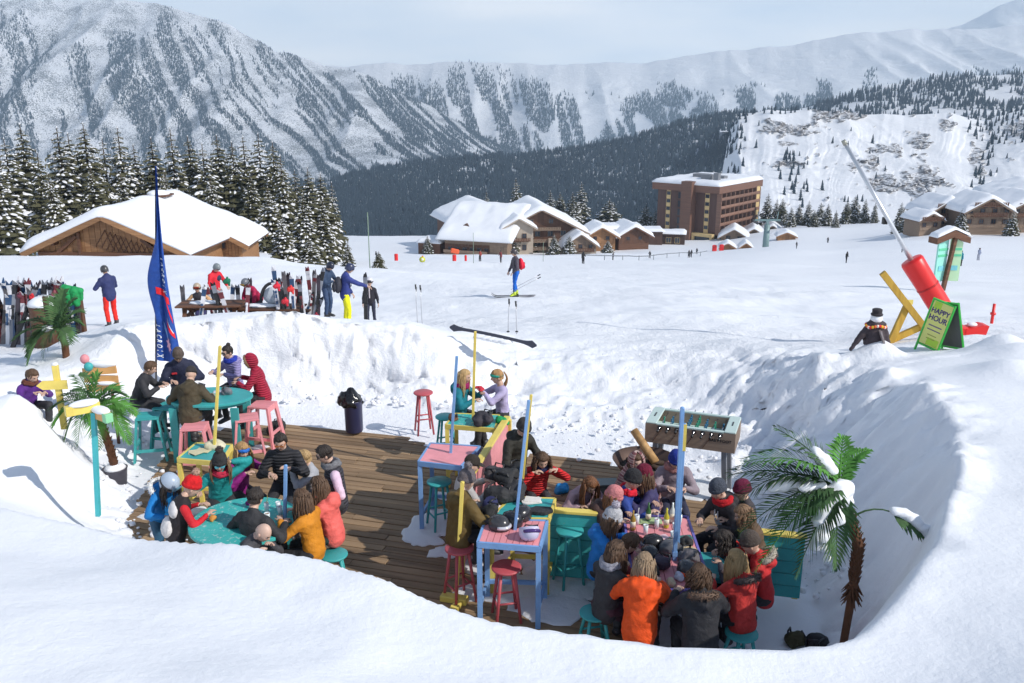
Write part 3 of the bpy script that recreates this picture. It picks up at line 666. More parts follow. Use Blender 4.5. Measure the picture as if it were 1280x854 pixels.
for px, top, y, lb, v, w in [(608, 238, 395, "slim fir rising behind the left end of the big chalet roof", 1, .9), (645, 222, 392, "pointed snowy fir standing directly behind the big chalet roof", 0, 1.0),
    (688, 238, 385, "tall fir just right of the big chalet ridge, leftmost of a cluster", 1, 1.3), (700, 240, 390, "second fir of the cluster right of the big chalet ridge", 2, 1.3), (716, 240, 385, "third fir of the cluster right of the big chalet ridge", 0, 1.3),
    (727, 227, 392, "tallest and rightmost fir of the cluster right of the big chalet", 1, 1.3), (762, 248, 385, "broad round-topped snowy tree behind the low brown houses", 3, 1.9), (808, 254, 365, "snowy fir standing left of the brown hotel", 3, 1.3), (820, 262, 360, "small fir touching the left wall of the brown hotel", 0, 1.2),
    (662, 285, 268, "little snow-covered fir in front of the big chalet balconies", 3, 1.4), (693, 292, 258, "second little fir in front of the big chalet balconies", 0, 1.5), (712, 293, 258, "third little fir in front of the big chalet right wing", 3, 1.4),
    (643, 270, 262, "dark narrow fir against the big chalet tower wall", 1, 1.0), (534, 294, 262, "tiny fir left of the big chalet on the snow rim", 1, 1.6), (760, 300, 262, "small bushy fir before the low brown houses", 3, 1.8)]:
    fir(px, top, y, lb, v, None, w)
RT = [(961, 241, 345), (972, 248, 350), (979, 247, 342), (990, 258, 330), (1000, 254, 340), (1012, 250, 335), (1019, 262, 322), (1027, 252, 340), (1036, 254, 330), (1046, 262, 318), (1060, 250, 350), (1070, 244, 352), (1083, 248, 348), (1095, 252, 345)]
for i, (px, top, y) in enumerate(RT):
    fir(px, top, y, "snowy fir below the cliff, %s from the left between the hotel and the white lance" % ORD[i], (i * 5) % 4, "firs between the hotel and the lance", random.uniform(1.0, 1.3))
for px, top, y, lb, v, w in [(1128, 252, 262, "snowy fir left of the right-hand chalets, leftmost of three", 0, 1.0), (1140, 246, 258, "tallest snowy fir left of the right-hand chalets", 1, 1.1), (1136, 262, 250, "low snow-caked fir at the foot of the left right-hand chalet", 3, 1.3),
    (1204, 260, 216, "snow-caked fir between the first and second right-hand chalets", 3, 1.2), (1268, 262, 212, "small fir between the second and third right-hand chalets", 3, 1.2),
    (1248, 228, 330, "dark fir on the slope above the second right-hand chalet", 1, 1.1), (1262, 225, 335, "dark fir above the gap between the last right-hand chalets", 0, 1.1), (1276, 226, 332, "dark fir at the right edge above the chalets", 2, 1.1), (1238, 233, 325, "small dark fir above the roof of the second right-hand chalet", 1, 1.1)]:
    fir(px, top, y, lb, v, None, w)

# ------------------------------------------------------------------ buildings
M_ply = wood(srgb(122, 84, 54), srgb(168, 126, 86), 3, 0); M_dkwood = wood(srgb(70, 44, 30), srgb(112, 76, 54), 3, 0); M_grwood = wood(srgb(104, 86, 72), srgb(150, 128, 108), 2, 0)
M_dkwood2 = wood(srgb(52, 34, 26), srgb(84, 58, 46), 2, 2); M_stone = plain(srgb(176, 162, 146), .9, 0, .6, 3, .25, "stone"); M_glass = plain((0.035, 0.045, 0.06), .12, 0, 0, 1, .1, "window_glass")
M_cream = plain(srgb(214, 186, 132), .8, 0, .2, 2); M_roofsnow = snow_mat("roof_snow", lump=0.6); M_white = plain(srgb(225, 225, 222), .6)
M_hotel = wood(srgb(70, 50, 44), srgb(98, 70, 60), 1.2, 2); M_hotel2 = wood(srgb(100, 70, 56), srgb(132, 96, 78), 1.0, 0)
def snowcap(fz, x0, x1, y0, y1, th, nx=26, ny=26, seed=0, parent=None, name="snow_cover", lump=0.15):
    xs = np.linspace(x0, x1, nx); ys = np.linspace(y0, y1, ny); X, Y = np.meshgrid(xs, ys)
    e = np.minimum(np.minimum(X - x0, x1 - X) / (th * 1.1), np.minimum(Y - y0, y1 - Y) / (th * 1.1)); e = np.clip(e, 0, 1); e = np.sqrt(1 - (1 - e) ** 2)
    B = np.vectorize(fz)(X, Y); T = B + th * (0.22 + 0.78 * e) + lump * th * e * fbm(X / 3.1 + seed, Y / 3.1, 0, 4, seed)
    n = nx * ny; V = np.concatenate([np.stack([X.ravel(), Y.ravel(), T.ravel()], 1), np.stack([X.ravel(), Y.ravel(), B.ravel() + .01], 1)])
    F = gridfaces(nx, ny); F = [tuple(f) for f in F] + [tuple(f[::-1] + n) for f in F]
    bd = [i for i in range(nx)] + [nx * (j + 1) - 1 for j in range(1, ny)] + [n - 1 - i for i in range(1, nx)] + [nx * (ny - 1 - j) for j in range(1, ny)]
    for a, b in zip(bd, bd[1:]): F.append((b, a, a + n, b + n))
    b_ = MB(); b_.v = [tuple(v) for v in V]; b_.f = F; b_.mi = [0] * len(F); b_.sm = [True] * len(F)
    return b_.build(name, M_roofsnow, parent)
def window(p, x, y, z, w, h, fm, gm=None, axis='y', bars=1):
    """a frame standing on a wall face with its pane as a sub-part; axis y: wall faces -y, axis x: wall faces +x"""
    f = MB(); t = .09 * (1 if w > .7 else .7); d = .12
    for (cx, cz, ww, hh) in ((0, h / 2 - t / 2, w, t), (0, -h / 2 + t / 2, w, t), (-w / 2 + t / 2, 0, t, h - 2 * t), (w / 2 - t / 2, 0, t, h - 2 * t)) + tuple((-w / 2 + w * (k + 1) / (bars + 1), 0, t * .7, h - 2 * t) for k in range(bars)):
        f.box((cx, 0, cz), (ww, d, hh))
    fo = f.build("window", fm, p); fo.location = (x, y, z)
    g = MB(); g.box((0, .03, 0), (w - t, .03, h - t)); g.build("pane", gm or M_glass, fo)
    if axis == 'x': fo.rotation_euler = (0, 0, R(90))
    return fo
def beam(p, a, b, w, h, m, name="beam"): q = MB(); q.bar(a, b, w, h); return q.build(name, m, p)
def planks_gable(p, W, y, z0, fz, m, name="plank", pw=.42, th=.06, x0=None, x1=None):
    x = (x0 if x0 is not None else -W / 2); e = x1 if x1 is not None else W / 2
    while x < e - .05:
        w = min(pw, e - x); b = MB(); h0, h1 = fz(x + .02), fz(x + w - .02)
        b.prism([(x + .015, z0), (x + w - .015, z0), (x + w - .015, h1), (x + .015, h0)], y - th / 2 - random.uniform(0, .015), y + th / 2, 'y'); b.build(name, m, p); x += w
def gable_house(name, label, loc, rz, W, D, He, Hr, ov=1.0, th=0.8, m_wall=None, m_trim=None, group=None, cat="chalet", windows=(), balconies=(), front_planks=True, pw=.45, side_windows=0, seed=1, parent=None, lower=0.0, m_base=None, base_h=0.0):
    m_wall = m_wall or M_ply; m_trim = m_trim or M_dkwood
    o = empty(name, loc, rz, label, cat, group) if parent is None else parent
    fz = lambda x: Hr - (Hr - He) * abs(x) / (W / 2)
    b = MB(); b.prism([(-W / 2, -lower), (W / 2, -lower), (W / 2, He), (0, Hr), (-W / 2, He)], 0, D, 'y')
    wo = b.build("wall", m_wall, o)
    if base_h: bb = MB(); bb.box((0, D / 2, base_h / 2 - lower / 2), (W + .16, D + .16, base_h + lower)); bb.build("stone_base", m_base or M_stone, o)
    if front_planks: planks_gable(o, W, -.05, base_h + .02, lambda x: fz(x) - .02, m_wall, pw=pw)
    # roof slabs
    rb = MB(); ww = W / 2 + ov; dz = (Hr - He) / (W / 2); t = .22
    for s in (-1, 1): rb.prism([(0, Hr + .02), (s * ww, Hr - dz * ww + .02), (s * ww, Hr - dz * ww + .02 + t), (0, Hr + .02 + t)], -ov, D + ov, 'y')
    ro = rb.build("roof", m_trim, o)
    for s in (-1, 1):
        for yy in (-ov - .05, D + ov + .05): beam(o, (s * .02, yy, Hr + .0), (s * (ww + .05), yy, Hr - dz * (ww + .05)), .12, .42, m_wall if m_trim is M_dkwood else m_trim, "bargeboard")
    for xx in (-W * .36, 0, W * .36): beam(o, (xx, -ov + .1, fz(xx) - .22), (xx, .3, fz(xx) - .22), .24, .3, m_trim, "purlin")
    snowcap(lambda x, y: Hr + t + .02 - dz * math.sqrt(x * x + .15), -ww - .12, ww + .12, -ov - .12, D + ov + .12, th, 30, 24, seed, o)
    for (x, z, w, h) in windows: window(o, x, -.14, z, w, h, m_trim, bars=1 if w > .9 else 0)
    for (x, z, w, dp) in balconies:
        q = MB(); q.box((x, -dp / 2 - .08, z), (w, dp, .16)); bo = q.build("balcony", m_trim, o)
        r = MB(); r.box((x, -dp - .04, z + .95), (w, .08, .1)); r.build("rail", m_trim, bo)
        n = max(4, int(w / .5)); r = MB()
        for k in range(n): r.box((x - w / 2 + w * (k + .5) / n, -dp - .04, z + .5), (w / n * .72, .04, .72))
        r.build("balustrade", m_trim, bo)
    return o, fz
# left chalet: roof and gable rising above the crest of the piste
pL = ony(128, 268, 71)
oL, fL = gable_house("wooden_chalet", "large wooden chalet under thick snow, only its gable showing above the piste at the left", (pL.x + .3, 71, pL.z - 6.75), R(-4), 12.2, 12, 3.9, 6.6, .9, .78, M_ply, M_dkwood, None, "chalet", [], [], True, .5, seed=4, lower=3)
for s in (-1, 1):      # lattice panels and struts in the gable
    for k in range(9):
        a = Vector((s * 0 + (k * .42 - .2), -.16, 5.5 - k * .16)); c = a + Vector((-.95, 0, -1.35)) if s < 0 else a + Vector((.6, 0, -1.75))
        q = MB(); q.bar(a + Vector((0, -.03 * s, 0)), c + Vector((0, -.03 * s, 0)), .07, .05); q.build("lattice_slat", M_dkwood, oL)
beam(oL, (-6, -.25, 3.55), (6, -.25, 3.55), .2, .26, M_dkwood, "tie_beam"); beam(oL, (-4.6, -.3, 3.4), (-2.6, -.3, 5.0), .22, .26, M_dkwood, "strut"); beam(oL, (-2.4, -.3, 2.0), (-2.4, -.3, 5.3), .22, .22, M_dkwood, "post")
beam(oL, (4.6, -.3, 3.4), (2.8, -.3, 4.8), .22, .26, M_dkwood, "strut")
# dormer on the right slope, and a small flue
pd = ony(277, 288, 79)
b_ = empty("dormer", (0, 0, 0)); bpy.data.objects.remove(b_)
oD, _ = gable_house("dormer_chalet", "small gabled wooden wing with its own snow cap right of the large chalet roof", (pd.x, 78.6, pd.z - 3.0), R(2), 3.6, 6, 2.0, 3.0, .75, .42, M_ply, M_dkwood, None, "chalet", [(0, 1.8, .9, .9)], [], True, .3, seed=9, lower=3)
fl = ony(200, 262, 80); q = MB(); q.box((fl.x, 80, fl.z), (1.2, 1.2, 2.2)); fo = q.build("chimney", M_stone); tag(fo, "stone chimney poking out of the snow on the large left chalet roof", "chimney")
q = MB(); q.box((0, 0, 0), (2.1, 2.0, .14)); c1 = q.build("chimney_cap", M_dkwood, fo); c1.location = (fl.x, 80, fl.z + 1.3)
q = MB(); q.ball((fl.x, 80, fl.z + 1.42), (1.0, .95, .36), 14, 6); q.build("snow_cap", M_roofsnow, fo)
# middle complex: a big chalet of several gables
def mid(px, row, y): p = ony(px, row, y); return p
pm = mid(676, 262, 268); zb = zrow(316, 268)
W_ = 26.0; Hr = pm.z - zb
oM, fM = gable_house("chalet_lodge", "big wooden chalet lodge with wide snowy gable and balconies in the middle distance", (pm.x, 268, zb), R(8), W_, 26, Hr - 6.6, Hr, 2.0, 1.3, M_dkwood, M_grwood, None, "lodge",
    [(-3.0, Hr - 3.6, 1.4, 1.4), (3.2, Hr - 3.6, 1.4, 1.4)] + [(x, z, 1.7, 1.7) for z in (Hr - 7.4,) for x in (-9, -5, -1, 3, 7)] + [(x, 3.0, 2.0, 1.7) for x in (-9.5, -5, -1, 3.4, 7.4)], [(-1.5, Hr - 6.2, 15, 1.6), (-1.5, Hr - 9.8, 21, 1.8), (-3, 1.2, 17, 2.0)], True, 1.0, seed=21, lower=3, m_base=M_stone, base_h=1.2)
for x in (-10.6, -3.6, 2.6, 8.0): q = MB(); q.box((x, -2.0, 1.6), (1.1, 1.1, 6.2)); q.build("stone_pillar", M_stone, oM)
for k, (px, row, y, W2, D2, ov2, h2, lb, s_, rz_) in enumerate([(726, 293, 262, 9.5, 10, 1.0, 3.4, "stone and timber side wing with a low snowy gable right of the lodge", 3, 8)]):
    p = mid(px, row, y); oo, _ = gable_house("lodge_wing", lb, (p.x, y, zrow(318, y)), R(rz_), W2, D2, p.z - zrow(318, y) - h2, p.z - zrow(318, y), ov2, 1.0, M_grwood, M_dkwood, None, "house", [(-3, 2.2, 1.2, 1.4), (0, 2.4, 1.2, 1.4), (3, 2.2, 1.2, 1.4)], [(0, 1.0, 8, 1.2)], True, .8, seed=31 + k, lower=2, m_base=M_stone, base_h=1.5)
# left hall: long low wall under a huge snow roof seen from its eave side
pa, pb = mid(556, 300, 262), mid(634, 300, 256); Lh = (pb - pa).length
oH = empty("snowy_hall", (pa.x, pa.y, zrow(322, 260)), math.atan2(pb.y - pa.y, pb.x - pa.x), "long low hall with a vast snow-covered roof left of the big lodge", "hall")
eH, rH, dH = 5.2, 12.6, 20
q = MB(); q.prism([(0, -2), (dH, -2), (dH, rH), (0, eH)], 0, Lh, 'x'); q.build("wall", M_grwood, oH)
for k in range(18): q = MB(); q.box((Lh * (k + .5) / 18, -.06, 1.2), (Lh / 18 - .08, .14, 5.6)); q.build("plank", M_dkwood if k < 13 else M_grwood, oH)
for k in range(6): window(oH, 1.8 + k * 2.3, -.2, 2.6, 1.5, 1.2, M_dkwood)
q = MB(); q.box((Lh * .36, -1.0, 1.2), (Lh * .7, 1.6, .2)); bo = q.build("balcony", M_grwood, oH); q = MB(); q.box((Lh * .36, -1.8, 2.0), (Lh * .7, .1, .8)); q.build("rail", M_grwood, bo)
snowcap(lambda x, y: eH + (rH - eH) * min(1.0, (y + 1.5) / 17.0), -2.6, Lh + 2.0, -1.5, dH + 1, 1.7, 34, 26, 55, oH)
for px, row, y in ((583, 283, 264), (619, 278, 266), (628, 290, 262)):
    p = mid(px, row, y) - oH.location; p.rotate(Euler((0, 0, -oH.rotation_euler.z))); q = MB(); q.prism([(-1.3, 0), (1.3, 0), (0, .9)], -.6, 1.6, 'y'); d = q.build("roof_dormer", M_dkwood, oH); d.location = p
q = MB(); q.box((-5, 4, 1.2), (7, 9, 5)); q.build("annex", M_dkwood, oH); snowcap(lambda x, y: 3.8, -9, -1.2, -1, 9, 1.2, 12, 12, 8, oH)
# narrow stone tower wing between hall and lodge
p = mid(648, 272, 263); oT, _ = gable_house("tower_wing", "narrow stone and timber tower wing between the hall and the lodge", (p.x, 261, zrow(322, 261)), R(10), 9, 12, p.z - zrow(322, 261) - 2.6, p.z - zrow(322, 261), 1.1, .9, M_stone, M_dkwood, None, "house",
    [(-1.8, 3, 1.3, 1.6), (1.8, 3, 1.3, 1.6), (-1.8, 6.4, 1.3, 1.6), (1.8, 6.4, 1.3, 1.6)], [(0, 5.0, 7, 1.2)], False, seed=61, lower=2)
# roof behind the lodge on the left
p = mid(612, 258, 290); oo, _ = gable_house("rear_chalet", "snow-roofed chalet rising behind the big hall roof", (p.x, 286, p.z - 11), R(20), 22, 24, 6.5, 11, 2, 1.4, M_dkwood, M_dkwood, None, "chalet", [], [], False, seed=71, lower=6)
for k, (px, row, y, W2, lb, mw) in enumerate([(752, 284, 275, 9, "low orange-brown wooden house right of the lodge", M_ply), (793, 283, 278, 10, "dark reddish-brown house with pale snow roof left of the hotel", M_dkwood)]):
    p = mid(px, row, y); hh = p.z - zrow(302, y); gable_house("low_house", lb, (p.x, y, zrow(304, y)), R(6 + 6 * k), W2, 11, hh * .5, hh + .4, 1.3, 1.1, mw, M_dkwood, None, "house", [(-2, 1.6, 1.2, 1.2), (2, 1.6, 1.2, 1.2)], [], True, .9, seed=81 + k, lower=3)
p = mid(772, 285, 284); oo = empty("link_building", (p.x, 282, zrow(304, 282)), R(4), "low connecting building with flat snow roof between the two low brown houses", "house")
q = MB(); q.box((0, 4, 1.5), (15, 8, 6)); q.build("wall", M_dkwood2, oo); snowcap(lambda x, y: 4.5, -8.5, 8.5, -1, 9, 1.2, 20, 10, 5, oo); [window(oo, -5 + 3.3 * k, -.1, 2.4, 1.6, 1.4, M_ply) for k in range(4)]
p = mid(812, 290, 300); oo = empty("shelter", (p.x, 300, zrow(304, 300)), 0, "small flat snow-roofed shelter at the foot of the hotel's left side", "shelter")
q = MB(); q.box((0, 3, 1.5), (9, 6, 5)); q.build("wall", M_dkwood2, oo); snowcap(lambda x, y: 4.0, -5.2, 5.2, -1, 7, 1.0, 16, 10, 15, oo)
p = mid(836, 292, 303); oo = empty("entrance_canopy", (p.x, 303, zrow(306, 303)), R(-12), "dark entrance building with flat blue-shaded snow roof before the hotel", "entrance")
q = MB(); q.box((0, 3, 1.2), (11, 6, 5.2)); q.build("wall", M_dkwood2, oo); snowcap(lambda x, y: 3.8, -6, 6, -1, 7, .9, 16, 10, 16, oo); [window(oo, -3 + 3 * k, -.1, 1.6, 1.8, 2.0, M_cream) for k in range(3)]
# brown hotel
th_ = R(40); B = ony(893, 300, 326); B.z = zrow(306, 326)
oX = empty("brown_hotel", tuple(B), -th_ , "six-storey brown hotel block with balconies and stair tower under a flat snowy roof", "hotel")
L1, L2, HH = 25.0, 33.0, 19.4      # local: x from -L1 to 0 is the panelled face (towards -y), y from 0 to L2 the balcony face (towards +x)
q = MB(); q.box((-L1 / 2, L2 / 2, HH / 2 - 2), (L1, L2, HH + 4)); q.build("wall", M_hotel, oX)
q = MB(); q.box((-L1 / 2, L2 / 2 , HH + .9), (L1 + 3.4, L2 + 3.4, 2.6)); q.build("roof_fascia", M_hotel2, oX)
snowcap(lambda x, y: HH + 2.2, -L1 - 1.9, 1.9, -1.9, L2 + 1.9, 1.5, 24, 26, 91, oX)
q = MB(); q.box((-10.8, -1.6, HH / 2 - .6), (4.4, 4.4, HH + 8.2)); q.build("stair_tower", M_hotel2, oX)
for zc in range(5): window(oX, -15.2, -.2, 4.6 + 3.15 * zc, 2.0, 2.6, M_hotel2, bars=0)
for xx in (-20.2, -3.8):
    for zc in range(6):
        window(oX, xx, -.15, 3.2 + 2.9 * zc, 1.8, 1.5, M_cream, bars=0)
        q = MB(); q.box((xx, -.14, 4.7 + 2.9 * zc), (1.8, .2, 1.3)); q.build("panel", M_cream, oX)
for (x0, x1) in ((-L1, -13.2), (-8.4, 0)):
    q = MB(); q.box(((x0 + x1) / 2, -1.2, 3.4), (x1 - x0, 2.4, 1.1)); q.build("canopy_band", M_cream, oX)
    q = MB(); q.box(((x0 + x1) / 2, -.9, .6), (x1 - x0 - 1.4, 1.2, 4.4)); q.build("shopfront", M_glass, oX)
    for xx in (x0 + .5, x1 - .5): q = MB(); q.box((xx, -1.2, .8), (.9, 2.3, 4.2)); q.build("pier", M_cream, oX)
NB = 9; M_bal = wood(srgb(118, 86, 70), srgb(146, 112, 94), 1.0, 0)
for fl_ in range(5):
    z = 4.0 + 3.1 * fl_; q = MB(); q.box((.9, L2 / 2, z), (1.8, L2, .28)); sl = q.build("balcony_slab", M_hotel2, oX)
    q = MB(); q.box((1.82, L2 / 2, z + .62), (.12, L2 - .2, .85)); q.build("parapet", M_bal, sl)
    for k in range(NB):
        yy = L2 * (k + .5) / NB; f = window(oX, .12, yy, z + 1.4, L2 / NB * .66, 2.1, M_hotel2, axis='x')
for k in range(NB + 1): q = MB(); q.box((.95, .15 + (L2 - .3) * k / NB, 11.2), (1.9, .34, 15.4)); q.build("balcony_divider", M_bal, oX)
q = MB(); q.box((.9, L2 - 1.6, 9.8), (1.6, 3.0, 19.2)); q.build("corner_panel", M_cream, oX)
for (x, y, w, d, h) in ((-9, 9, 4, 3, 2.2), (-4.6, 8, 2, 2, 3.0), (-14, 14, 6, 4, 1.8), (-6, 15, 3, 3, 1.4)): q = MB(); q.box((x, y, HH + 3.2 + h / 2), (w, d, h)); q.build("roof_unit", plain(srgb(120, 122, 126), .6), oX)
# row of little gabled shops in front of the hotel's right side
for k, (px, row, y, W2, lb) in enumerate([(918, 287, 318, 9, "low snow-roofed shop with wooden gable before the hotel balconies"), (943, 286, 326, 7.5, "second low snow-roofed shop right of the hotel front"), (966, 282, 332, 8, "tent-roofed snowy house at the right end of the shop row")]):
    p = ony(px, row, y); zz = zrow(304 - 3 * k, y); gable_house("small_shop", lb, (p.x, y, zz), R(-14), W2, 11, (p.z - zz) * .45, p.z - zz, 1.2, 1.0, M_grwood, M_dkwood, None, "shop", [(-2, 1.8, 1.6, 1.6), (2, 1.8, 1.6, 1.6)], [], True, 1.0, seed=101 + k, lower=3)
for k, (px, row, y, W2, lb) in enumerate([(910, 304.5, 262, 4.2, "small orange wooden kiosk with snow cap in front of the hotel"), (933, 304, 264, 3.2, "narrow orange kiosk right of the small wooden kiosk"), (984, 291, 285, 5.6, "wooden hut with snow roof right of the lift pylon")]):
    p = ony(px, row, y); h = 3.6 if k < 2 else 4.0; gable_house("wooden_hut", lb, (p.x, y, p.z - h), R(-10), W2, 4.5, h - 1.3, h, .5, .7, M_ply, M_dkwood, None, "hut", [(0, 1.3, 1.0, 1.0)], [], True, .6, seed=111 + k, lower=1.5)
# lift pylon
p = ony(956, 320, 248); oP = empty("lift_pylon", (p.x, 248, p.z - .4), 0, "grey-green chairlift pylon with crossarm standing on the piste right of the hotel", "pylon")
M_pyl = plain(srgb(122, 146, 146), .5, .2); q = MB(); q.tube([(0, 0, 0), (0, 0, 9.4)], [.95, .8], 18); q.build("column", M_pyl, oP)
q = MB(); q.bar((-3.6, 0, 10.6), (3.6, 0, 10.6), .5, .5); q.bar((0, 0, 9), (0, 0, 10.5), .7, .7); q.build("crossarm", M_pyl, oP)
for s in (-1, 1):
    q = MB(); q.bar((s * 3.4, -2.6, 10.2), (s * 3.4, 2.6, 10.2), .3, .4); [q.cyl((s * 3.4 - .1, -2.2 + k * 1.1, 9.9), (s * 3.4 + .1, -2.2 + k * 1.1, 9.9), .28, n=10) for k in range(5)]; q.build("sheave_train", plain((.05, .05, .055), .5), oP)
    q = MB(); q.bar((s * 2.6, 0, 10.6), (s * 2.9, 0, 13), .2, .2); q.build("bracket", M_pyl, oP)
# right-hand chalets
for k, (px, row, y, W2, D2, rz_, lb, sd_) in enumerate([(1188, 250, 226, 9.5, 10, 4, "wooden chalet with stacked balconies and thick snow roof, leftmost of the right-hand row", 3), (1238, 248, 216, 10.5, 11, 0, "chalet with two long balconies and domed snow roof, middle of the right-hand row", 4), (1296, 246, 222, 12, 13, 2, "chalet cut by the right edge of the view, with a broad snowy roof", 6)]):
    p = ony(px, row, y); zz = zrow(285, y); H_ = p.z - zz
    gable_house("balcony_chalet", lb, (p.x, y, zz), R(rz_), W2, D2, H_ - 3.0, H_, 1.2, 1.1, M_grwood, M_dkwood, "right-hand chalets" , "chalet", [(x, z, 1.2, 1.2) for z in (1.6, 4.2) for x in (-4.4, -1.5, 1.5, 4.4)] + [(-.9, H_ - 1.9, .9, .9), (.9, H_ - 1.9, .9, .9)], [(0, 2.9, W2 * .8, 1.2), (0, 5.4, W2 * .8, 1.2)], True, .9, seed=121 + sd_, lower=3)
p = ony(1165, 267, 219); zz = zrow(288, 219); gable_house("chalet_wing", "lower side wing with its own rounded snow roof at the left of the right-hand chalets", (p.x, 219, zz), R(8), 5.6, 7, 2.6, p.z - zz, .8, .7, M_grwood, M_dkwood, None, "chalet", [(-1.8, 1.4, 1.1, 1.1), (1.2, 1.4, 1.1, 1.1), (0, 3.6, 1, .9)], [(0, 2.5, 6, .9)], True, .8, seed=141, lower=2)
p = ony(1290, 236, 262); gable_house("upper_chalet", "big snow-covered chalet roof with dark chimney at the far right", (p.x, 262, p.z - 9.5), R(-20), 22, 22, 6, 9.5, 2, 1.8, M_grwood, M_dkwood, None, "chalet", [], [], False, seed=151, lower=6)
# ------------------------------------------------------------------ people
_dg = None
def remesh_caps(caps, voxel, smooth_it=4, seed=0, fold=0.006, ffreq=9.0):
    """union of tapered capsules grown into one continuous surface, then relaxed and given soft folds"""
    b = MB(); b.k = 1
    for a, c, r0, r1, *sq in caps:
        a, c = Vector(a), Vector(c); d = c - a; L = d.length
        if L < 1e-4: b.ball(a, r0, 12, 8); continue
        n = 12; pts = []; rs = []
        dn = d / L
        for t in (-1, -.75, -.4): pts.append(a + dn * r0 * t); rs.append(r0 * math.sqrt(max(0.02, 1 - t * t)))
        for t in (0, .33, .66, 1): pts.append(a + d * t); rs.append(r0 + (r1 - r0) * t)
        for t in (.4, .75, 1): pts.append(c + dn * r1 * t); rs.append(r1 * math.sqrt(max(0.02, 1 - t * t)))
        if sq:   # flattened: sq[0] = squash, sq[1] = wide axis
            wide = Vector(sq[1]); z = dn; x = (wide - z * wide.dot(z)).normalized(); y = z.cross(x); vs = []; fs = []; N = len(pts)
            for p, r in zip(pts, rs):
                for k in range(n): an = 2 * PI * k / n; vs.append(p + x * math.cos(an) * r + y * math.sin(an) * r * sq[0])
            for i in range(N - 1):
                for k in range(n): q = (k + 1) % n; fs.append((i * n + k, i * n + q, i * n + n + q, i * n + n + k))
            fs.append(tuple(range(n - 1, -1, -1))); fs.append(tuple(range((N - 1) * n, N * n))); b.add(vs, fs, 0, True)
        else: b.tube(pts, rs, n)
    me = b.mesh("tmp", []); o = bpy.data.objects.new("tmp", me); col.objects.link(o)
    m = o.modifiers.new('r', 'REMESH'); m.mode = 'VOXEL'; m.voxel_size = voxel; m.use_smooth_shade = True
    if smooth_it: s = o.modifiers.new('s', 'SMOOTH'); s.factor = 0.5; s.iterations = smooth_it
    dg = bpy.context.evaluated_depsgraph_get(); ev = o.evaluated_get(dg); r = bpy.data.meshes.new_from_object(ev)
    bpy.data.objects.remove(o); bpy.data.meshes.remove(me)
    if fold:
        n = len(r.vertices); co = np.empty(n * 3, np.float32); no = np.empty(n * 3, np.float32); r.vertices.foreach_get('co', co); r.vertices.foreach_get('normal', no)
        co = co.reshape(-1, 3); no = no.reshape(-1, 3); x, y, z = co.T
        f = 1 - 2 * np.abs(vnoise(x * ffreq * .8 + 7 * seed, y * ffreq * .8, z * ffreq * 1.5, seed)); f2 = fbm(x * ffreq * 2.2, y * ffreq * 2.2, z * ffreq * 2.2, 2, seed + 9)
        co += no * (fold * (f + .5 * f2))[:, None].astype(np.float32); r.vertices.foreach_set('co', co.ravel())
    return r
def head_geo(b, T, mi_skin=0, mi_lip=1, mi_eye=2, mi_white=3, male=False, hs=1.0):
    """a head with brow, nose, lips, chin, ears and eyes; looks along +y, origin at its centre"""
    nu, nv = 36, 26; vs = []; mis = []
    for j in range(nv + 1):
        th = PI * j / nv
        for i in range(nu):
            ph = 2 * PI * i / nu; dx, dy, dz = math.sin(th) * math.sin(ph), math.sin(th) * math.cos(ph), math.cos(th)
            x, y, z = dx * .075, dy * .094, dz * .118
            if dz < 0:   # jaw
                k = (-dz) ** 1.3; x *= 1 - .36 * k; y = y * (1 - .18 * k) + .012 * k
            if dy < 0 and dz < -.25: y *= 1 - .35 * min(1, (-.25 - dz) * 1.6)
            if dy > 0:
                g = lambda cx, cz, sx, sz: math.exp(-((x - cx) / sx) ** 2 - ((z - cz) / sz) ** 2)
                y -= .010 * (g(.031, .012, .017, .012) + g(-.031, .012, .017, .012))
                y += .005 * (g(.03, .033, .022, .009) + g(-.03, .033, .022, .009))
                y += .021 * g(0, -.018, .010, .014) + .012 * g(0, .0, .008, .02) + .007 * g(0, -.054, .020, .009) - .004 * g(0, -.070, .02, .006)
                y += .009 * g(0, -.088, .022, .014) + .005 * (g(.045, -.02, .02, .02) + g(-.045, -.02, .02, .02))
                y = min(y, .14) - .004 * max(0, 1 - abs(z) / .02) * 0
            vs.append((x * hs, y * hs, z * hs)); 
    fs = []; mi = []
    for j in range(nv):
        for i in range(nu):
            q = (i + 1) % nu; f = (j * nu + i, j * nu + q, j * nu + nu + q, j * nu + nu + i)
            c = [sum(vs[k][a] for k in f) / 4 / hs for a in range(3)]
            lip = c[1] > .05 and abs(c[0]) < .023 and -.064 < c[2] < -.046
            fs.append(f); mi.append(mi_lip if lip else mi_skin)
    o = len(b.v); Tm = T if b.M is None else b.M @ T
    b.v += [tuple(Tm @ Vector(p)) for p in vs]; b.f += [tuple(k + o for k in f) for f in fs]; b.mi += mi; b.sm += [True] * len(fs)
    for s in (-1, 1):
        b.ball((s * .031 * hs, .077 * hs, .010 * hs), (.0125 * hs, .009 * hs, .0075 * hs), 8, 6, mi_white, T); b.ball((s * .030 * hs, .0845 * hs, .010 * hs), (.0065 * hs, .004 * hs, .0065 * hs), 8, 5, mi_eye, T)
        b.ball((s * .077 * hs, -.004 * hs, -.006 * hs), (.010 * hs, .019 * hs, .030 * hs), 8, 6, mi_skin, T)
        b.bar(T @ Vector((s * .018 * hs, .096 * hs, .031 * hs)), T @ Vector((s * .046 * hs, .083 * hs, .031 * hs)), .006, .007, mi_eye)
